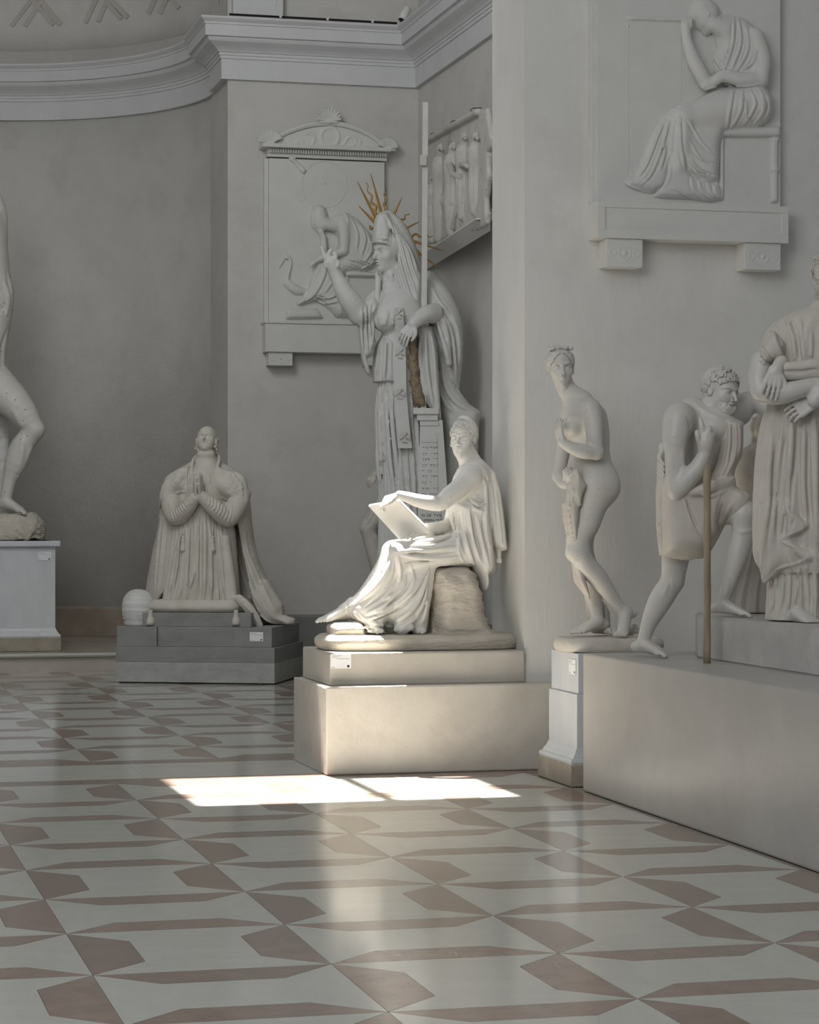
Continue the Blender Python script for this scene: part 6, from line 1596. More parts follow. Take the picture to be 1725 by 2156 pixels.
    for X0, pts in ((590, ((572, 1060), (560, 1030), (548, 985))), (600, ((590, 1040), (600, 1015), (612, 1005))), (625, ((635, 1060), (638, 1040), (632, 1025))), (640, ((652, 1085), (650, 1110), (625, 1108))), (610, ((590, 1085), (570, 1095), (575, 1115)))):
        A.chain([n_(X0, 1085, -0.36)] + [n_(x, y, -0.38) for x, y in pts], [0.026, 0.023, 0.021, 0.017], 0.008)
    A.pillow([a(*p) for p in ((250, 1520), (300, 1390), (420, 1350), (460, 1420), (430, 1560), (420, 1750), (440, 1800), (400, 1930), (340, 1960), (380, 2150), (330, 2090), (290, 1960), (262, 1750))], 0.10, 0.05, 0.03, y0=-0.16)
    A.freeze()
    A.strokes([[(290, 1440), (290, 1650), (310, 1900)], [(330, 1420), (330, 1650), (350, 1900)], [(380, 1400), (360, 1550), (380, 1780)], [(430, 1400), (400, 1480), (350, 1520)], [(400, 1560), (400, 1700), (380, 1860)], [(310, 1900), (340, 2020), (375, 2130)]], T, 0.018, 0.017)
    A.strokes([[(310, 1440), (310, 1680), (330, 1930)], [(355, 1430), (345, 1600), (368, 1800)], [(420, 1500), (415, 1650), (400, 1780)]], T, 0.014, 0.018, 'sub')
    link('raised_arm', A.mesh('raised_arm'), M['plaster_cool'], root)
    # left forearm and hand
    L = carve(o, -YAW, (835, 640, 925, 740), (-0.62, 0.05), 0.0075)
    L.chain([a(1000, 1500, -0.20), a(930, 1510, -0.30), a(860, 1550, -0.36), a(800, 1600, -0.40)], [0.10, 0.085, 0.07, 0.055], 0.03)
    wl = a(800, 1600, -0.40)
    hand(L, wl, a(710, 1720, -0.44) - wl, cdir(L, -0.2, 0.75, 0.6), 0.27, curl=(0.25, 0.3, 0.35, 0.4), thumb=0.3, thumb_side=-1, spread=0.10)
    link('hanging_hand', L.mesh('hanging_hand'), M['plaster_cool'], root)
    # stole with pattee crosses
    TS = lambda X, Y, dy: B.pt(*T(X, Y), dy)
    path = [(655, 1440, -0.335), (660, 1560, -0.345), (668, 1690, -0.32), (672, 1800, -0.335), (668, 2000, -0.36), (672, 2300, -0.375), (690, 2560, -0.385), (718, 2830, -0.39)]
    hwid = [42, 44, 52, 56, 58, 60, 66, 70]
    vs = []; fs = []
    for (X, Y, dy), hwd in zip(path, hwid):
        for sx in (-1, 1):
            for t in (0.0, 0.03): vs.append(TS(X + sx * hwd, Y, dy + t + (0.02 if sx > 0 else 0.0)))
    for i in range(len(path) - 1):
        p = i * 4; q = p + 4
        fs += [(p, p + 2, q + 2, q), (p + 1, q + 1, q + 3, p + 3), (p, q, q + 1, p + 1), (p + 2, p + 3, q + 3, q + 2)]
    fs += [(0, 1, 3, 2), (len(vs) - 4, len(vs) - 2, len(vs) - 1, len(vs) - 3)]
    sto = link('stole', fix_normals(pymesh('stole', vs, fs)), M['plaster_cool'], root)
    for X, Y, dy in ((655, 1500, -0.342), (668, 1890, -0.352), (664, 2290, -0.378), (712, 2718, -0.392)):
        c0 = TS(X, Y, dy); R_ = 0.048
        vs = []; fs = []
        for k in range(4):
            an = k * math.pi / 2
            ex, ez = math.cos(an), math.sin(an)
            for r, hw_ in ((0.008, 0.006), (0.5 * R_, 0.012), (R_, 0.028)):
                for sg in (-1, 1):
                    for t in (0.004, -0.004): vs.append((c0[0] + ex * r - ez * sg * hw_, c0[1] + t, c0[2] + ez * r + ex * sg * hw_))
            n = k * 12
            for i in (0, 4):
                fs += [(n + i, n + i + 4, n + i + 6, n + i + 2), (n + i + 1, n + i + 3, n + i + 7, n + i + 5), (n + i, n + i + 1, n + i + 5, n + i + 4), (n + i + 2, n + i + 6, n + i + 7, n + i + 3)]
            fs += [(n + 8, n + 9, n + 11, n + 10), (n, n + 2, n + 3, n + 1)]
        link('cross_emblem', fix_normals(pymesh('cross_emblem', vs, fs)), M['plaster_warm'], sto)
    # golden rays
    rays = [(0, (415, 595), (262, 440)), (0, (425, 545), (248, 200)), (1, (440, 515), (330, 210)), (0, (483, 510), (380, 122)), (1, (522, 535), (523, 252)), (0, (575, 585), (688, 350)), (1, (625, 640), (758, 505)),
            (0, (665, 690), (858, 595)), (1, (715, 725), (990, 735)), (0, (735, 765), (1100, 885)), (0, (790, 850), (1063, 1065)), (1, (395, 655), (358, 642)), (1, (820, 915), (855, 958))]
    for wavy, p0, p1 in rays:
        q0 = a(p0[0], p0[1], 0.0); q1 = a(p1[0], p1[1], 0.04); d = q1 - q0; L_ = np.linalg.norm(d); side = _n(np.cross(d, (0, 1, 0)))
        N_ = 22; pts = []; rd = []
        for i in range(N_):
            t = i / (N_ - 1); q = q0 - d * 0.04 + d * 1.04 * t
            if wavy: q = q + side * math.sin(t * 3.0 * 2 * math.pi * min(1, L_ / 0.2)) * 0.016 * (1 - 0.3 * t)
            pts.append(tuple(q)); rd.append(max(0.004, (0.021 if not wavy else 0.017) * (1 - 0.80 * t)))
        link('golden_ray', tube('golden_ray', pts, rd, 8 if wavy else 6, bool(wavy)), M['gold'], root)
    # ---- staff leaning free behind the arm
    sb = a(876, 1500, -0.26); st = a(908, 0, -0.20)
    s0 = B.pt(889, 700, -0.42); s1 = B.pt(896, 218, -0.42)
    r = empty('cross_staff', tuple(s_world(B, B.pt(889, 1100, -0.45))), -YAW)
    base = B.pt(889, 1100, -0.235); base[2] = 0.0
    r.location = s_world(B, base)
    top = B.pt(896, 216, -0.235) - base; bot = np.zeros(3)
    def bar(nm, p, q, wd, dp, m):
        p = np.array(p); q = np.array(q)
        vs = [z + np.array([sx * wd, sy * dp, 0]) for z in (p, q) for sx, sy in ((-1, -1), (1, -1), (1, 1), (-1, 1))]
        me = fix_normals(pymesh(nm, vs, [(0, 1, 2, 3), (4, 5, 6, 7), (0, 1, 5, 4), (1, 2, 6, 5), (2, 3, 7, 6), (3, 0, 4, 7)]))
        return link(nm, me, M[m], r)
    bar('shaft', bot, top, 0.026, 0.024, 'staff_paint')
    f = 1 - (352 - 216) / (1100.0 - 216) * 0.76
    zz = (B.pt(893, 338, -0.235) - base)
    bar('cross_stub', zz + np.array([-0.006, -0.03, -0.055]), zz + np.array([-0.006, -0.03, 0.045]), 0.032, 0.03, 'plaster_warm')
    tag(r, 'tall white painted staff rising past the veiled woman', 'staff')
    # ---- inscribed stele under the mantle
    sp = B.pt(905, 1092, -0.40); sp[2] = 0.0
    g = empty('inscribed_stele', tuple(s_world(B, sp)), -YAW)
    def lx(px, py): return B.pt(px, py, -0.40) - sp
    x0, z1 = lx(885, 935)[0], lx(905, 935)[2]
    x1 = lx(923, 935)[0]; xb = lx(950, 1100)[0]; xa = lx(880, 1100)[0]; zb = -0.001; ztop = lx(905, 885)[2]
    vs = [(xa - 0.03, -0.05, 0.0), (xb + 0.05, -0.05, 0.0), (xb + 0.05, 0.18, 0.0), (xa - 0.03, 0.18, 0.0), (x0 + 0.0, -0.05, ztop), (x1 + 0.04, -0.05, ztop), (x1 + 0.04, 0.18, ztop), (x0, 0.18, ztop)]
    link('stele_body', fix_normals(pymesh('stele_body', vs, [(0, 1, 2, 3), (4, 5, 6, 7), (0, 1, 5, 4), (1, 2, 6, 5), (2, 3, 7, 6), (3, 0, 4, 7)])), M['plaster_cool'], g)
    for px0, px1, py0, py1, pr_ in ((884, 920, 885, 897, 0.06), (878, 918, 872, 886, 0.075), (870, 920, 860, 873, 0.095)):
        A0 = lx(px0, py1); A1 = lx(px1, py0)
        link('stele_cap', boxm('stele_cap', A0[0], A1[0] + 0.02, -pr_, 0.20, A0[2], A1[2], 0.006), M['plaster_cool'], g)
    # raised arched panel
    def pan(p): q = lx(*p); return (q[0], q[2])
    outl = [pan(p) for p in ((886, 1110), (886, 912), (890, 905), (900, 903), (910, 906), (918, 914), (921, 924), (922, 1040), (930, 1110))]
    vs = [(x, -0.058, z) for x, z in outl] + [(x, -0.045, z) for x, z in outl]; n = len(outl)
    link('stele_panel', fix_normals(pymesh('stele_panel', vs, [tuple(range(n)), tuple(range(n, 2 * n))] + [(i, (i + 1) % n, n + (i + 1) % n, n + i) for i in range(n)])), M['plaster_cool'], g)
    def text(s_, px, py, size):
        cu = bpy.data.curves.new('inscription', 'FONT'); cu.body = s_; cu.size = size; cu.extrude = 0.0008
        ob = bpy.data.objects.new('inscription', cu)
        dg = bpy.context.evaluated_depsgraph_get(); COL.objects.link(ob); bpy.context.view_layer.update()
        me = bpy.data.meshes.new_from_object(ob.evaluated_get(bpy.context.evaluated_depsgraph_get()))
        bpy.data.objects.remove(ob)
        q = lx(px, py); me.transform(Matrix.Translation((q[0], -0.0592, q[2])) @ Matrix.Rotation(math.radians(90), 4, 'X'))
        io = link('inscription', me, M['ink'], g); io['kind'] = 'stuff'; return io
    text('IN DE  TVO', 887, 1088, 0.038); text('UMBRA TVA', 889, 1098, 0.036); text('VI IT TVAM', 890, 1107, 0.034)
    # rows of worn square-letter script, as strokes
    rs = np.random.RandomState(21)
    for Y, spec in ((934, '..x.xX'), (944, 'xxxxXX'), (957, 'xX .xx'), (968, 'xXX .x'), (981, 'xx XXx'), (993, '. xX'), (1004, 'Xx xXx'), (1017, 'xX .'), (1030, 'xXX XX'), (1042, 'XX xxX')):
        segs = []; px = 888.5 + 1.5 * rs.rand()
        for ch in spec:
            if ch != ' ':
                wv = 4.2
                for k in range(3 if ch == 'X' else 2 if ch == 'x' else 1):
                    xa_, xb_ = px + wv * rs.rand(), px + wv * rs.rand(); ya_, yb_ = Y + 6 * (rs.rand() - 0.5), Y + 6 * (rs.rand() - 0.5)
                    if k == 0: ya_ = yb_ = Y - 2.4; xa_, xb_ = px, px + wv
                    qa, qb = lx(xa_, ya_), lx(xb_, yb_)
                    segs.append(tube('s', [(qa[0], -0.0585, qa[2]), (qb[0] + 0.0005, -0.0585, qb[2])], 0.0016, 4, False))
            px += 5.2 + 0.8 * rs.rand()
        io = link('inscription', joinm('inscription', segs), M['ink'], g); io['kind'] = 'stuff'
    tag(g, 'plaster stele with a worn inscription beside the veiled woman', 'stele')
def s_world(S, p):
    c, q = math.cos(S.phi), math.sin(S.phi)
    return Vector((S.o[0] + c * p[0] - q * p[1], S.o[1] + q * p[0] + c * p[1], S.o[2] + p[2]))
build_veiled()
def build_genius():
    w = at_d(800, 1092, 23.75); o = (w[0], w[1], 0.6215)
    B = carve(o, -YAW, (745, 960, 900, 1330), (-0.32, 0.30), 0.009, 0.0)
    p = lambda X, Y, dy=0.0: B.pt(X, Y, dy)
    root = statue('reclining_statue', B, 'shaded plaster figure with a hanging hand and bent knee behind the tablet', 'statue')
    B.chain([p(860, 1010, 0.05), p(820, 1060, -0.05), p(775, 1112, -0.12)], [0.14, 0.13, 0.075], 0.04)
    B.chain([p(775, 1112, -0.12), p(800, 1190, -0.08), p(835, 1290, -0.04)], [0.078, 0.10, 0.12], 0.04)
    B.loft([(0.0, p(850, 1200)[0], 0.05, 0.26, 0.2, .01), (0.4, p(860, 1200)[0], 0.05, 0.22, 0.2, .016), (0.95, p(860, 1200)[0], 0.05, 0.18, 0.18, .012)], 0.06, pleat=(18, 0, 0.4))
    B.chain([p(840, 985, 0.0), p(805, 995, -0.04), p(788, 1000, -0.06)], [0.05, 0.045, 0.032], 0.02)
    hand(B, p(789, 998, -0.06), p(773, 1020, -0.08) - p(789, 998, -0.06), cdir(B, -0.6, 0.6, 0.3), 0.17, curl=(0.2, 0.25, 0.3, 0.35), thumb=0.4, thumb_side=-1)
    B.freeze()
    B.strokes([[(800, 1040), (785, 1080), (765, 1112)], [(800, 1100), (812, 1160), (830, 1240)], [(785, 1120), (805, 1150), (806, 1180)], [(810, 1070), (825, 1120), (835, 1180)]], lambda x, y: (x, y), 0.022, 0.018)
    B.ell(p(866, 935, 0.08), (0.12, 0.13, 0.16), 0.03)
    B.floor_at(0.001)
    link('body', B.mesh('body'), M['plaster_warm'], root)
build_genius()
# ================================================================ striding nude at the left edge
def build_left():
    T = crop(0, 420, 0.46346)
    o = (LP[0], LP[1], 0.192 + 1.132)
    B = carve(o, -YAW, (-190, 290, 110, 1140), (-0.36, 0.36), 0.0095, -0.005)
    a = lambda X, Y, dy=0.0: B.pt(*T(X, Y), dy)
    root = statue('striding_statue', B, 'plaster statue of a striding muscular man, cut off by the left edge', 'statue')
    # torso
    B.loft(rows(B, T, [(60, -150, 0, 0.0, 0.20), (130, -185, 22, 0.0, 0.26), (230, -190, 36, 0.0, 0.26), (330, -175, 44, 0.0, 0.25), (420, -165, 62, 0.0, 0.25), (520, -155, 56, 0.0, 0.23), (620, -150, 38, 0.0, 0.22), (720, -150, 26, 0.0, 0.23), (820, -160, 30, 0.0, 0.24), (900, -150, 20, 0, 0.22)]), 0.0, sq=2.2)
    # front leg
    B.chain([a(-20, 850, -0.06), a(60, 920, -0.10), a(115, 985, -0.12), a(150, 1048, -0.12)], [0.22, 0.175, 0.14, 0.105], 0.04)
    B.ball(a(165, 1045, -0.14), 0.085, 0.05)
    B.chain([a(148, 1060, -0.12), a(100, 1120, -0.12), a(72, 1190, -0.12), a(45, 1270, -0.11), a(28, 1345, -0.11)], [0.10, 0.115, 0.112, 0.075, 0.062], 0.03)
    foot(B, a(25, 1362, -0.11), cdir(B, 0.93, 0.3, -0.22), (0.1, 0, 1), 0.38, side_sign=-1)
    # rear leg
    B.chain([a(-120, 860, 0.08), a(-150, 1000, 0.12), a(-190, 1130, 0.14), a(-215, 1280, 0.15), a(-235, 1400, 0.15)], [0.21, 0.15, 0.11, 0.10, 0.06], 0.04)
    # head and shoulder
    B.chain([a(-85, 110, 0.0), a(-85, 20, -0.02)], [0.14, 0.115], 0.05)
    P_, A_ = head(B, a(-88, -75, -0.03), cdir(B, 0.2, 0.95, -0.1), (0, 0, 1), 0.40)
    curls(B, P_, 0.40, 70, 4, lambda x, y, z: y < 0.12 or z > 0.3, r=0.06)
    B.chain([a(-170, 160, -0.10), a(-205, 300, -0.14), a(-215, 430, -0.16), a(-190, 560, -0.26), a(-165, 660, -0.32)], [0.13, 0.11, 0.095, 0.085, 0.06], 0.04)
    hand(B, a(-165, 660, -0.32), cdir(B, 0.2, 0.2, -1), cdir(B, -0.9, 0.2, 0), 0.33)
    B.chain([a(-30, 150, 0.05), a(-20, 60, 0.12), a(-60, -60, 0.15)], [0.14, 0.12, 0.10], 0.06)
    B.freeze()
    B.strokes([[(30, 330), (45, 400), (40, 480)], [(0, 400), (30, 420), (55, 470)], [(-20, 480), (10, 500), (50, 490)], [(30, 600), (10, 680), (10, 760)]], T, 0.03, 0.018, 'sub', 0.03)
    B.strokes([[(20, 380), (40, 440), (30, 520)], [(60, 960), (95, 1020), (130, 1065)], [(100, 1100), (100, 1180), (75, 1240)], [(150, 1100), (120, 1180), (80, 1260)]], T, 0.03, 0.016, k=0.03)
    link('body', B.mesh('body'), M['plaster'], root)
    # rock
    K = carve(o, -YAW, (-150, 1060, 115, 1145), (-0.44, 0.44), 0.009, -0.005)
    K.loft([(0.0, K.pt(*T(-60, 1500), 0)[0], 0.0, 0.60, 0.36), (0.10, K.pt(*T(-58, 1500), 0)[0], 0, 0.605, 0.37), (0.20, K.pt(*T(-60, 1450), 0)[0], 0, 0.585, 0.34), (0.275, K.pt(*T(-70, 1430), 0)[0], 0, 0.52, 0.28)], 0.0, sq=3)
    K.noise(0.012, 14, 5); K.noise(0.006, 40, 6); K.floor_at(0.001)
    link('rock', K.mesh('rock'), M['rock'], root)
    # tree stump behind
    S_ = carve(o, -YAW, (-60, 700, 25, 1140), (-0.1, 0.42), 0.012, 0.0)
    S_.chain([a(-30, 1500, 0.24), a(0, 1200, 0.24), a(5, 900, 0.24), a(0, 700, 0.24)], [0.16, 0.10, 0.085, 0.075], 0.02)
    S_.noise(0.010, 18, 7)
    link('stump', S_.mesh('stump'), M['plaster_cool'], root)
    pins(root, B, [T(*p) for p in ((115, 955), (70, 910), (30, 880), (5, 690), (55, 500), (20, 470), (15, 510), (105, 1005), (125, 1075), (45, 350), (22, 1330), (60, 380), (95, 1090))], 0.006)
    label_card(left_ped, 'label_card', 0.13, 0.088, (0.53 - 0.155, -0.4215, 0.93), (1, 0, 0), (0, 0, 1), (0, -1, 0))
build_left()
# ================================================================ reliefs on the walls
def boxw(nm, root, x0, x1, y0, y1, z0, z1, m, bev=0.004):
    o = root.location
    return link(nm, boxm(nm, x0 - o[0], x1 - o[0], y0 - o[1], y1 - o[1], z0 - o[2], z1 - o[2], bev), M[m], root)
def rosette(root, c, s):
    """round rosette with side roundels and leaf tips, on a face turned to -Y"""
    S = Sculpt(tuple(Vector(c) + Vector(root.location)), 0.0, (-s * 1.15, -0.035, -s * 0.75), (s * 1.15, 0.02, s * 0.75), s / 26)
    for cx, r in ((0, 0.42 * s), (-0.78 * s, 0.22 * s), (0.78 * s, 0.22 * s)):
        pts = [(cx + r * math.cos(t), 0.0, r * math.sin(t)) for t in np.linspace(0, 2 * math.pi, 17)]
        S.chain(pts, [0.06 * s] * 17, 0.004, sub=1)
        S.ball((cx, 0.002, 0), r * 0.35, 0.004)
        for t in np.linspace(0, 2 * math.pi, 13)[:-1]: S.cone((cx + r * 0.45 * math.cos(t), 0, r * 0.45 * math.sin(t)), (cx + r * 0.8 * math.cos(t), 0, r * 0.8 * math.sin(t)), 0.03 * s, 0.05 * s, 0.003)
    for an in (50, 70, 90, 110, 130, 230, 250, 270, 290, 310):
        t = math.radians(an); S.cone((0.5 * s * math.cos(t), 0, 0.5 * s * math.sin(t)), (0.68 * s * math.cos(t), 0, 0.68 * s * math.sin(t)), 0.03 * s, 0.055 * s, 0.003)
    me = S.mesh('rosette')
    return link('rosette', me, M['relief'], root, c)
def bracket(root, x0, x1, y0, y1, z0, z1):
    o = root.location
    me = boxm('bracket', x0 - o[0], x1 - o[0], y0 - o[1], y1 - o[1], z0 - o[2], z1 - o[2], 0.003)
    b = link('bracket', me, M['relief'], root)
    r = rosette(root, ((x0 + x1) / 2 - o[0], y0 - o[1] + 0.003, (z0 + z1) / 2 - o[2]), min((x1 - x0) * 0.42, (z1 - z0) * 0.72))
    r.parent = b
def build_relief_right():
    T = crop(1200, 0, 0.30435); VP = V_W - 0.075; VS = V_W - 0.17
    zs1 = on_v(1258, 421, VS)[2]; zs0 = on_v(1258, 500, VS)[2]
    x0 = on_v(1258, 421, VS)[0]; x1 = on_v(1661, 432, VS)[0]
    root = empty('relief_panel', (5.41, V_W, zs0))
    boxw('panel', root, on_v(1256, 200, VP)[0], on_v(1644, 200, VP)[0], VP, V_W, zs1, 5.35, 'relief')
    boxw('panel_edge', root, on_v(1250, 200, VP)[0] - 0.012, on_v(1250, 200, VP)[0] + 0.02, VP + 0.02, V_W, zs1, 5.35, 'relief')
    # shelf with a sunk field: frame bars round it
    boxw('shelf', root, x0, x1, VS + 0.008, V_W, zs0, zs1, 'relief')
    fx0, fx1 = on_v(*T(248, 1500), VS)[0], on_v(*T(1470, 1500), VS)[0]; fz1, fz0 = on_v(*T(400, 1437), VS)[2], on_v(*T(400, 1590), VS)[2]
    for b_ in ((x0, x1, zs0, fz0), (x0, x1, fz1, zs1), (x0, fx0, fz0, fz1), (fx1, x1, fz0, fz1)):
        boxw('shelf_moulding', root, b_[0], b_[1], VS, VS + 0.0078, b_[2], b_[3], 'relief', 0.002)
    for (X0, X1, Y0, Y1) in ((255, 505, 1650, 1850), (1215, 1460, 1690, 1870)):
        a, b = on_v(*T(X0, Y0), VS + 0.02), on_v(*T(X1, Y1), VS + 0.02)
        bracket(root, a[0], b[0], VS + 0.02, V_W, b[2] + 0.0, zs0 - 0.0005)
    tag(root, 'large plaster wall relief of a mourning seated woman, on a bracketed shelf', 'relief')
    o = (5.41, VP, zs1)
    S = carve(o, 0.0, (1258, -60, 1646, 432), (-0.16, 0.02), 0.0055, 0.0)
    a = lambda X, Y, dy=0.0: S.pt(*T(X, Y), dy)
    pl = lambda pts, t, w, k=0.012, op='add': S.pillow([a(*p) for p in pts], t, w, k, op, y0=0.0)
    # background monument
    pl(((372, 112), (800, 122), (800, 152), (420, 142)), 0.03, 0.012)
    pl(((398, 142), (405, 142), (405, 1210), (398, 1210)), 0.008, 0.004); pl(((405, 178), (770, 190), (770, 196), (405, 184)), 0.008, 0.004); pl(((764, 200), (771, 200), (771, 700), (764, 700)), 0.008, 0.004)
    # stool
    pl(((1040, 895), (1300, 880), (1448, 872), (1452, 952), (1045, 952)), 0.04, 0.02)
    pl(((1382, 955), (1440, 955), (1436, 1405), (1384, 1405)), 0.03, 0.02); pl(((1376, 955), (1446, 955), (1444, 978), (1378, 978)), 0.036, 0.01); pl(((1380, 1165), (1442, 1165), (1440, 1190), (1382, 1190)), 0.036, 0.01)
    pl(((1032, 950), (1066, 950), (1062, 1380), (1036, 1380)), 0.025, 0.015)
    # skirt, train, hem
    pl(((690, 755), (640, 800), (560, 920), (500, 1080), (440, 1225), (370, 1265), (400, 1290), (560, 1340), (650, 1300), (700, 1100), (760, 800)), 0.055, 0.05)
    pl(((680, 1060), (800, 1150), (830, 1210), (1030, 1270), (1055, 1385), (960, 1402), (850, 1385), (650, 1375), (575, 1365), (620, 1280)), 0.055, 0.05)
    pl(((1340, 590), (1392, 700), (1385, 820), (1310, 880), (1060, 922), (1032, 1000), (1022, 1272), (950, 1268), (812, 1202), (692, 1092), (690, 900), (715, 770), (850, 700), (1000, 610)), 0.085, 0.09)
    S.chain([a(1270, 720, -0.04), a(1000, 760, -0.05), a(780, 800, -0.05)], [0.11, 0.085, 0.06], 0.05)
    S.chain([a(780, 800, -0.05), a(760, 1000, -0.045), a(745, 1150, -0.03)], [0.06, 0.05, 0.04], 0.04)
    # trunk, neck, arms
    pl(((1010, 108), (1090, 103), (1200, 128), (1290, 200), (1352, 330), (1378, 450), (1345, 592), (1200, 602), (1060, 590), (990, 500), (985, 400), (1010, 330), (990, 250)), 0.085, 0.10, 0.02)
    S.chain([a(985, 170, -0.035), a(1070, 200, -0.04)], [0.05, 0.055], 0.03)
    S.chain([a(1280, 260, -0.06), a(1330, 420, -0.075), a(1320, 550, -0.085)], [0.06, 0.055, 0.045], 0.03)
    S.chain([a(1320, 552, -0.085), a(1190, 550, -0.09), a(1060, 525, -0.085), a(985, 575, -0.08), a(930, 600, -0.075)], [0.046, 0.044, 0.038, 0.03, 0.02], 0.02)
    S.chain([a(935, 565, -0.05), a(860, 420, -0.055), a(815, 290, -0.06), a(805, 225, -0.06)], [0.045, 0.042, 0.032, 0.026], 0.02)
    S.chain([a(805, 240, -0.06), a(800, 180, -0.06), a(815, 135, -0.06)], [0.028, 0.034, 0.02], 0.01)
    for x in (782, 800, 818, 836): S.chain([a(x + 2, 185, -0.075), a(x, 150, -0.08), a(x + 8, 128, -0.07)], [0.011, 0.011, 0.009], 0.004)
    # head
    pl(((832, 60), (822, 118), (852, 165), (858, 185), (875, 205), (905, 222), (912, 235), (935, 256), (962, 246), (985, 210), (1012, 165), (1035, 90), (1010, 30), (955, -12), (880, -18), (840, 15)), 0.075, 0.07)
    S.freeze()
    S.strokes([[(860, 60), (930, 40), (1010, 50)], [(850, 30), (930, 10), (1010, 20)], [(870, -5), (930, -15), (990, 5)], [(1000, 0), (1040, 20), (1060, 40), (1030, 45)], [(940, 75), (965, 90), (955, 112), (935, 100)], [(890, 200), (915, 205)], [(870, 150), (890, 160)], [(900, 228), (915, 232)]], T, 0.008, 0.007)
    S.strokes([[(900, 218), (918, 215)], [(865, 178), (885, 178)]], T, 0.005, 0.005, 'sub')
    f1 = [[(1130, 600), (1105, 750), (1080, 900)], [(1190, 610), (1180, 760), (1110, 895)], [(1240, 610), (1280, 720), (1200, 870)], [(1310, 615), (1345, 740), (1270, 870)], [(1360, 640), (1380, 740), (1350, 830)],
          [(730, 775), (705, 900), (695, 1080)], [(755, 780), (765, 1000), (800, 1180)], [(820, 830), (900, 970), (1000, 1080)], [(830, 980), (900, 1090), (1010, 1140)], [(825, 1090), (900, 1180), (1015, 1210)], [(850, 1170), (930, 1245), (1018, 1262)],
          [(660, 800), (600, 950), (520, 1150), (430, 1260)], [(690, 800), (640, 1000), (560, 1200), (480, 1285)], [(640, 960), (655, 1040), (620, 1180)], [(380, 1270), (480, 1310), (580, 1350)], [(840, 1215), (850, 1300), (900, 1380)], [(890, 1240), (910, 1320), (970, 1380)], [(950, 1260), (970, 1330), (1010, 1380)], [(690, 1110), (680, 1240), (600, 1350)], [(1000, 1275), (1010, 1340), (1040, 1375)],
          [(1135, 115), (1125, 300), (1070, 480)], [(1165, 118), (1180, 300), (1110, 500)], [(1220, 160), (1230, 340), (1150, 500)], [(1290, 320), (1265, 430), (1180, 490)], [(1000, 400), (1050, 480), (1080, 500)], [(1090, 340), (1085, 420), (1070, 490)],
          [(700, 752), (850, 708), (1000, 640), (1060, 605)], [(800, 695), (960, 635), (1080, 600)], [(850, 660), (960, 612), (1050, 590)], [(1040, 580), (1200, 595), (1335, 580)], [(1200, 630), (1220, 740), (1225, 830), (1255, 830), (1260, 760)], [(1290, 600), (1330, 650), (1335, 800)]]
    S.strokes(f1, T, 0.009, 0.009)
    S.strokes([[(x + 11, y + 2) for x, y in l] for l in f1[:20]], T, 0.005, 0.006)
    S.strokes([[(x - 14, y + 3) for x, y in l] for l in f1[5:26]], T, 0.005, 0.006, 'sub')
    S.strokes([[(x + 22, y + 4) for x, y in l] for l in f1[:14] + f1[20:25]], T, 0.007, 0.008, 'sub')
    for x in (670, 690, 710, 730, 748): S.stroke([(x, 1340), (x - 4, 1362)], 0.010, 0.008, T=T)
    S.stroke([(240, 1335), (300, 1330), (380, 1310)], 0.016, 0.014, T=T)
    S.stroke([(690, 1280), (760, 1320), (830, 1370)], 0.012, 0.010, T=T)
    link('relief_figure', S.mesh('relief_figure'), M['relief'], root, tuple(Vector(o) - root.location))
    rs = np.random.RandomState(2)
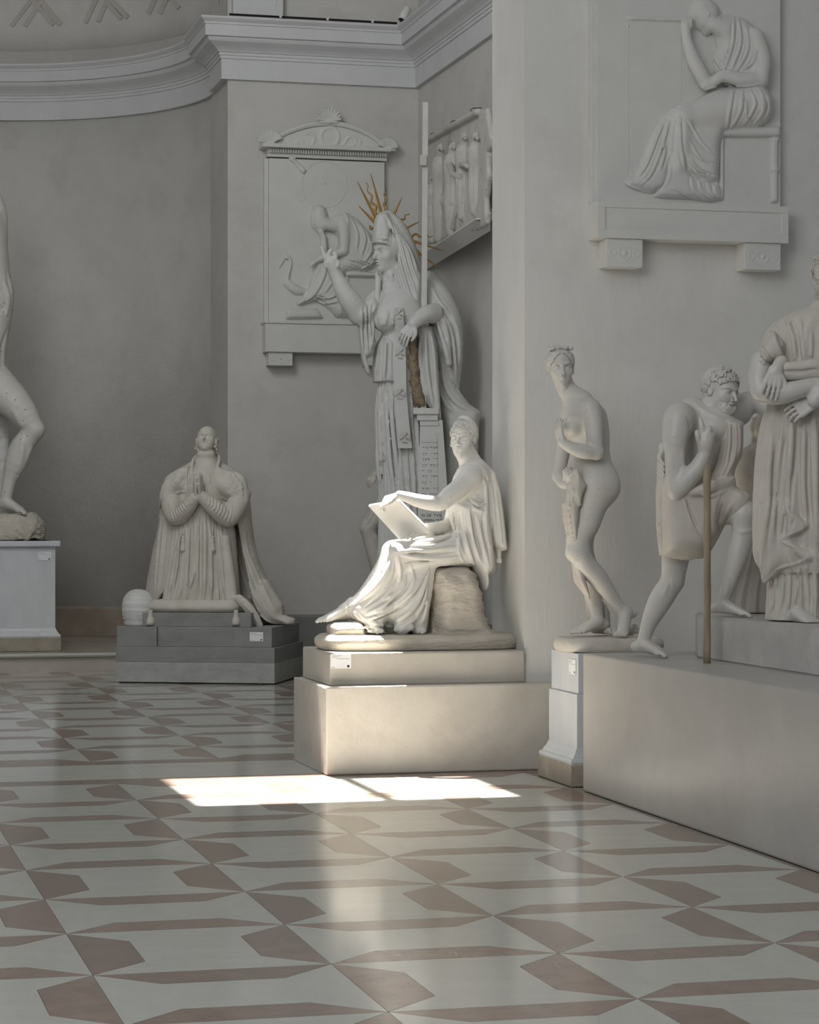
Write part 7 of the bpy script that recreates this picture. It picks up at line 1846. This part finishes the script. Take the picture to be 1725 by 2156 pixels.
def build_relief_left():
    T = crop(500, 200, 0.32464); VP = V_B - 0.10; VS = V_B - 0.20
    pt = lambda X, Y, v: on_v(*T(X, Y), v)
    zsh1 = pt(200, 1480, VS)[2]; zsh0 = pt(200, 1665, VS)[2]
    xL, xR = pt(205, 900, VP)[0], pt(955, 900, VP)[0]
    zt = pt(300, 412, VP)[2]
    root = empty('pedimented_relief', (5.44, V_B, zsh0))
    boxw('panel', root, xL, xR, VP, V_B, zsh1, zt, 'relief')
    boxw('panel_edge', root, xL - 0.045, xL - 0.001, VP + 0.03, V_B, zsh1, zt, 'relief')
    xs0, xs1 = pt(183, 1500, VS)[0], pt(1010, 1500, VS)[0]
    boxw('shelf', root, xs0, xs1, VS, V_B, zsh0, zsh1, 'relief')
    boxw('shelf_fillet', root, xs0 - 0.012, xs1 + 0.012, VS - 0.015, V_B, zsh1 + 0.0005, zsh1 + 0.02, 'relief', 0.003)
    for X0, X1 in ((203, 358), (830, 985)):
        p0, p1 = pt(X0, 1670, VS + 0.03), pt(X1, 1755, VS + 0.03); bracket(root, p0[0], p1[0], VS + 0.03, V_B, p1[2], zsh0 - 0.0005)
    # cornice of the pediment
    z0, z1 = pt(300, 405, VP)[2], pt(300, 345, VS)[2]
    c0, c1 = pt(165, 350, VS - 0.04)[0], pt(1000, 380, VS - 0.04)[0]
    boxw('pediment_fillet', root, xL - 0.02, xR + 0.02, VP - 0.03, V_B, z0, z0 + 0.035, 'relief', 0.003)
    boxw('pediment_bed', root, xL - 0.02, xR + 0.02, VP - 0.045, V_B, z0 + 0.0355, z0 + 0.085, 'relief', 0.002)
    dm = []
    x = xL
    while x < xR:
        dm.append(boxm('d', x - 5.44, x + 0.014 - 5.44, VP - 0.075 - V_B, VP - 0.046 - V_B, z0 + 0.04 - zsh0, z0 + 0.075 - zsh0)); x += 0.027
    oo = link('dentils', joinm('dentils', dm), M['relief'], root); oo['kind'] = 'stuff'
    boxw('pediment_corona', root, c0, c1, VS - 0.04, V_B, z0 + 0.0855, z0 + 0.125, 'relief', 0.006)
    # tympanum with arch, wreath and ribbons
    zb = z0 + 0.1255
    o = (5.44, VP, zb)
    S = carve(o, 0.0, (545, 225, 850, 318), (-0.10, 0.10), 0.0075, 0.0)
    a = lambda X, Y, dy=0.0: S.pt(*T(X, Y), dy)
    arc = [(250, 320), (255, 275), (330, 235), (420, 203), (500, 186), (590, 180), (680, 188), (770, 213), (860, 256), (930, 308), (960, 350)]
    S.pillow([a(X, Y + 8) for X, Y in arc] + [a(955, 390), a(250, 372)], 0.035, 0.015, 0.0, y0=0.03)
    S.chain([a(X, Y, -0.02) for X, Y in arc[1:-1]], [0.020] * 9, 0.004)
    S.chain([a(X, Y + 14, -0.02) for X, Y in arc[1:-1]], [0.010] * 9, 0.004)
    for t in np.linspace(0, 2 * math.pi, 23)[:-1]:
        S.ell(a(600 + 58 * math.cos(t), 272 + 62 * math.sin(t), 0.0), (0.020, 0.016, 0.026), 0.006)
    for pl in ([(440, 255), (480, 250), (500, 290), (470, 335), (430, 330), (420, 300), (385, 300), (390, 330)], [(545, 320), (520, 340), (500, 335)], [(690, 320), (720, 275), (760, 275), (770, 310), (740, 340), (700, 345)], [(770, 345), (800, 300), (790, 340), (830, 350), (850, 345)], [(360, 320), (340, 330), (320, 325)]):
        S.chain([a(X, Y, 0.0) for X, Y in pl], [0.016] * len(pl), 0.006)
    link('tympanum', S.mesh('tympanum'), M['relief'], root, tuple(Vector(o) - root.location))
    for (cx, cy, R, lo, hi) in ((592, 178, 88, 12, 168), (215, 322, 85, 30, 165), (975, 358, 70, 15, 150)):
        p = at = on_v(*T(cx, cy), VP - 0.04)
        Q = carve((p[0], VP - 0.04, p[2]), 0.0, (T(cx - R * 1.25, 0)[0], T(0, cy - R * 1.25)[1], T(cx + R * 1.25, 0)[0], T(0, cy + 20)[1]), (-0.05, 0.06), 0.0055)
        b = lambda X, Y, dy=0.0: Q.pt(*T(X, Y), dy)
        for i, an in enumerate(np.linspace(lo, hi, 11)):
            t = math.radians(an); r1 = R * (0.86 + 0.14 * math.sin(t))
            Q.chain([b(cx + 0.18 * R * math.cos(t), cy - 8 - 0.15 * R * math.sin(t), 0), b(cx + 0.6 * r1 * math.cos(t), cy - 8 - 0.6 * r1 * math.sin(t), -0.012), b(cx + r1 * math.cos(t), cy - 5 - r1 * math.sin(t), -0.02)], [0.008, 0.013, 0.015], 0.003)
        Q.ell(b(cx, cy - 6, 0.0), (0.16 * R * 0.0016 * 2, 0.02, 0.03), 0.006)
        Q.chain([b(cx - 0.7 * R, cy, 0), b(cx, cy - 4, 0), b(cx + 0.7 * R, cy, 0)], [0.012, 0.016, 0.012], 0.006)
        Q.pillow([b(cx + R * 0.7 * math.cos(math.radians(t)), cy - 6 - R * 0.7 * math.sin(math.radians(t))) for t in np.linspace(lo, hi, 9)] + [b(cx - 0.2 * R, cy + 4), b(cx + 0.2 * R, cy + 4)], 0.014, 0.01, 0.004, y0=0.012)
        q = link('acroterion', Q.mesh('acroterion'), M['relief'], root, (p[0] - 5.44, VP - 0.04 - V_B, p[2] - zsh0))
    # figure in relief
    o = (5.44, VP, zsh1)
    F = carve(o, 0.0, (560, 325, 800, 690), (-0.20, 0.02), 0.008, 0.0)
    a = lambda X, Y, dy=0.0: F.pt(*T(X, Y), dy)
    pl = lambda pts, t, w, k=0.015: F.pillow([a(*p) for p in pts], t, w, k, y0=0.0)
    ring = [a(565 + 147 * math.cos(t), 582 + 150 * math.sin(t), 0) for t in np.linspace(0, 2 * math.pi, 41)]
    F.chain(ring, [0.007] * 41, 0.004, sub=1)
    F.chain([a(352, 412, 0), a(385, 445, 0), a(425, 490, 0)], [0.035, 0.022, 0.034], 0.01); F.chain([a(345, 408, -0.01), a(372, 400, -0.01)], [0.018, 0.018], 0.006)
    F.ball(a(568, 575, 0.0), 0.012, 0.004); F.chain([a(392, 680, 0), a(420, 688, 0), a(440, 660, 0)], [0.006, 0.006, 0.006], 0.003)
    pl(((690, 1142), (918, 1152), (918, 1186), (700, 1182)), 0.06, 0.03); pl(((700, 1182), (722, 1184), (716, 1440), (700, 1440)), 0.04, 0.03)
    pl(((310, 1385), (515, 1385), (560, 1450), (312, 1455)), 0.06, 0.03)
    pl(((352, 1430), (362, 1418), (425, 1416), (436, 1426), (446, 1416), (505, 1418), (518, 1430), (518, 1452), (352, 1452)), 0.02, 0.01)
    pl(((655, 1055), (560, 1050), (505, 1095), (470, 1200), (445, 1285), (375, 1345), (395, 1368), (520, 1335), (590, 1395), (640, 1445), (770, 1445), (725, 1380), (700, 1250), (690, 1160), (840, 1142), (760, 1050)), 0.10, 0.10)
    pl(((575, 800), (640, 768), (712, 763), (792, 815), (862, 900), (894, 1000), (892, 1110), (832, 1146), (690, 1122), (640, 1050), (650, 930), (600, 865)), 0.11, 0.12)
    F.chain([a(690, 850, -0.08), a(694, 940, -0.10), a(690, 1010, -0.10)], [0.06, 0.055, 0.045], 0.03)
    F.chain([a(690, 1010, -0.10), a(600, 1045, -0.10), a(520, 1070, -0.09), a(480, 1105, -0.09)], [0.045, 0.04, 0.03, 0.02], 0.02)
    F.chain([a(560, 1040, -0.06), a(560, 930, -0.06), a(540, 890, -0.06)], [0.035, 0.03, 0.03], 0.02)
    pl(((488, 722), (525, 704), (572, 732), (585, 790), (575, 850), (548, 905), (515, 898), (500, 880), (478, 856), (472, 800)), 0.10, 0.08)
    F.chain([a(570, 840, -0.05), a(620, 850, -0.05)], [0.06, 0.06], 0.03)
    # stork
    F.chain([a(265, 1130, -0.01), a(300, 1072, -0.015)], [0.004, 0.009], 0.004); F.ell(a(318, 1052, -0.015), (0.032, 0.02, 0.024), 0.006)
    F.chain([a(335, 1050, -0.01), a(346, 1090, -0.01), a(335, 1140, -0.01), a(322, 1190, -0.01), a(330, 1225, -0.01)], [0.018, 0.018, 0.02, 0.026, 0.03], 0.006)
    F.chain([a(325, 1225, 0), a(380, 1265, 0), a(440, 1275, 0)], [0.045, 0.055, 0.03], 0.01)
    F.freeze()
    ff = [[(650, 770), (690, 765), (715, 800), (720, 850)], [(740, 800), (780, 900), (770, 1010)], [(790, 830), (830, 930), (800, 1050)], [(840, 900), (870, 1000), (820, 1090)], [(880, 1000), (880, 1080), (800, 1130)], [(700, 1060), (790, 1080), (880, 1110)], [(690, 1090), (780, 1120), (860, 1130)],
          [(540, 1070), (500, 1180), (460, 1290)], [(580, 1070), (560, 1180), (500, 1290), (420, 1350)], [(640, 1100), (620, 1200), (560, 1290)], [(660, 1130), (660, 1240), (600, 1340)], [(470, 1300), (560, 1350), (660, 1340)], [(480, 1290), (580, 1320), (680, 1280)], [(560, 1360), (580, 1420), (560, 1450)], [(620, 1360), (630, 1420), (610, 1450)], [(670, 1350), (670, 1420), (660, 1450)], [(710, 1380), (720, 1430), (710, 1450)], [(490, 730), (530, 735), (575, 745)], [(480, 780), (500, 760)], [(520, 855), (550, 862)], [(430, 1290), (430, 1330), (395, 1360)]]
    F.strokes(ff, T, 0.014, 0.013); F.strokes([[(x + 18, y + 4) for x, y in l] for l in ff[1:13]], T, 0.010, 0.012, 'sub')
    link('relief_figure', F.mesh('relief_figure'), M['relief'], root, tuple(Vector(o) - root.location))
    tag(root, 'plaster wall relief of a bowed woman under a curved pediment with palmettes', 'relief')
def build_relief_framed():
    T = crop(860, 220, 0.15773); TH = math.radians(-95)
    o = (U_N - 0.03, 24.45, 4.42)
    S = carve(o, TH, (888, 225, 1032, 530), (-0.30, 0.12), 0.011)
    a = lambda X, Y, dy=-0.10: S.pt(*T(X, Y), dy)
    root = empty('framed_relief', o, TH)
    # slab: outline with the broken right edge
    edge = [(1042, 48), (1052, 150), (1075, 300), (1100, 450), (1088, 560), (1052, 640), (1050, 800), (1055, 950), (1030, 1150), (1020, 1250), (1030, 1450), (1036, 1590), (1000, 1640), (930, 1665)]
    S.pillow([a(232, 470), a(255, 465)] + [a(930, 72), a(1035, 40)] + [a(*p) for p in edge] + [a(230, 1872)], 0.03, 0.012, 0.0, y0=-0.075)
    S.noise(0.004, 20, 2, mask=lambda x, y, z: np.clip((x - 1.9) * 3, 0, 1) + 0 * y + 0 * z)
    # fillet along the top
    S.chain([a(235, 490, -0.12), a(930, 100, -0.12)], [0.035, 0.035], 0.008)
    def person(X, Y, Yf, w, lean=0.0, hs=1.0):
        h_ = a(X, Y)
        S.ell(a(X, Y, -0.115), (0.055 * hs, 0.04, 0.068 * hs), 0.01)
        n = (Yf - Y)
        S.chain([a(X, Y + 80, -0.10), a(X + lean, Y + 0.18 * n, -0.11), a(X + lean, Y + 0.42 * n, -0.105), a(X + lean * 0.5, Y + 0.72 * n, -0.105), a(X, Yf, -0.10)], [0.04, 0.085 * w, 0.075 * w, 0.08 * w, 0.06 * w], 0.02)
        for q in range(6): S.ball(a(X - 22 + 9 * q, Y - 38 + 9 * abs(q - 2.5), -0.14), 0.017, 0.006)
    person(425, 620, 1780, 1.0); person(590, 600, 1690, 1.1); person(742, 470, 1480, 1.0); person(900, 470, 1420, 0.9); person(330, 1010, 1800, 0.8, hs=0.7)
    S.chain([a(540, 760, -0.14), a(600, 920, -0.17), a(680, 960, -0.16)], [0.035, 0.03, 0.025], 0.01)
    S.chain([a(680, 820, -0.13), a(740, 800, -0.16), a(800, 830, -0.15)], [0.03, 0.028, 0.025], 0.01)
    S.chain([a(650, 1240, -0.13), a(640, 1400, -0.13), a(610, 1560, -0.13), a(590, 1640, -0.13)], [0.02, 0.025, 0.022, 0.03], 0.01)
    S.chain([a(480, 1200, -0.13), a(470, 1290, -0.14), a(480, 1420, -0.12)], [0.03, 0.035, 0.02], 0.01)
    S.freeze()
    for X in (405, 440, 570, 610, 640, 735, 775, 800, 880, 920):
        S.stroke([(X, 900 - 0.5 * (X - 400) * 0.6), (X + 4, 1200 - 0.3 * (X - 400)), (X - 2, 1560 - 0.4 * (X - 400))], 0.012, 0.012, 'sub', T=T)
    link('relief_slab', S.mesh('relief_slab'), M['relief_dirty'], root)
    # steel angle carrying the slab
    b0 = a(205, 1905, -0.04); b1 = a(905, 1680, -0.04)
    x0 = 0.02; x1 = a(1095, 1640, 0.0)[0]; zb = 0.5 * (a(230, 1872)[2] + a(930, 1665)[2]) - 0.012
    link('support_angle', boxm('support_angle', x0, x1 + 0.1, -0.155, 0.0, zb - 0.012, zb, 0.002), M['white_metal'], root)
    link('support_flange', boxm('support_flange', x0, x1 + 0.1, -0.010, 0.0, zb, zb + 0.09, 0.002), M['white_metal'], root)
    vs = [(x0, -0.155, zb - 0.0125), (x1, -0.155, zb - 0.0125), (x1, 0.0, zb - 0.10), (x0, 0.0, zb - 0.10), (x0, 0.0, zb - 0.0125), (x1, 0.0, zb - 0.0125)]
    link('support_shelf', fix_normals(pymesh('support_shelf', vs, [(0, 1, 2, 3), (0, 3, 4), (1, 5, 2), (0, 4, 5, 1), (3, 2, 5, 4)])), M['white_metal'], root)
    for X, Y in ((300, 440), (570, 280), (835, 115)):
        p = a(X, Y, -0.075)
        link('hook', tube('hook', [tuple(p + np.array([0, 0, -0.02])), tuple(p + np.array([0, 0, 0.035])), tuple(p + np.array([0.01, 0.02, 0.045])), tuple(p + np.array([0.012, 0.10, 0.05]))], 0.004, 6), M['black'], root)
    tag(root, 'dirty plaster relief slab of standing figures, hung on the side wall', 'relief')
build_relief_right(); build_relief_left(); build_relief_framed()
# museum cards on the sunlit block and on the white pedestal
p = on_v(696, 1408, 14.09)
label_card(seat_block, 'label_card', 0.128, 0.088, (p[0] - 3.7, 14.0885 - 14.4, p[2]), (1, 0, 0), (0, 0, 1), (0, -1, 0))
label_card(nude_ped, 'label_card', 0.125, 0.088, (-0.254, -0.24 + 0.145, 0.64), (0, -1, 0), (0, 0, 1), (-1, 0, 0))
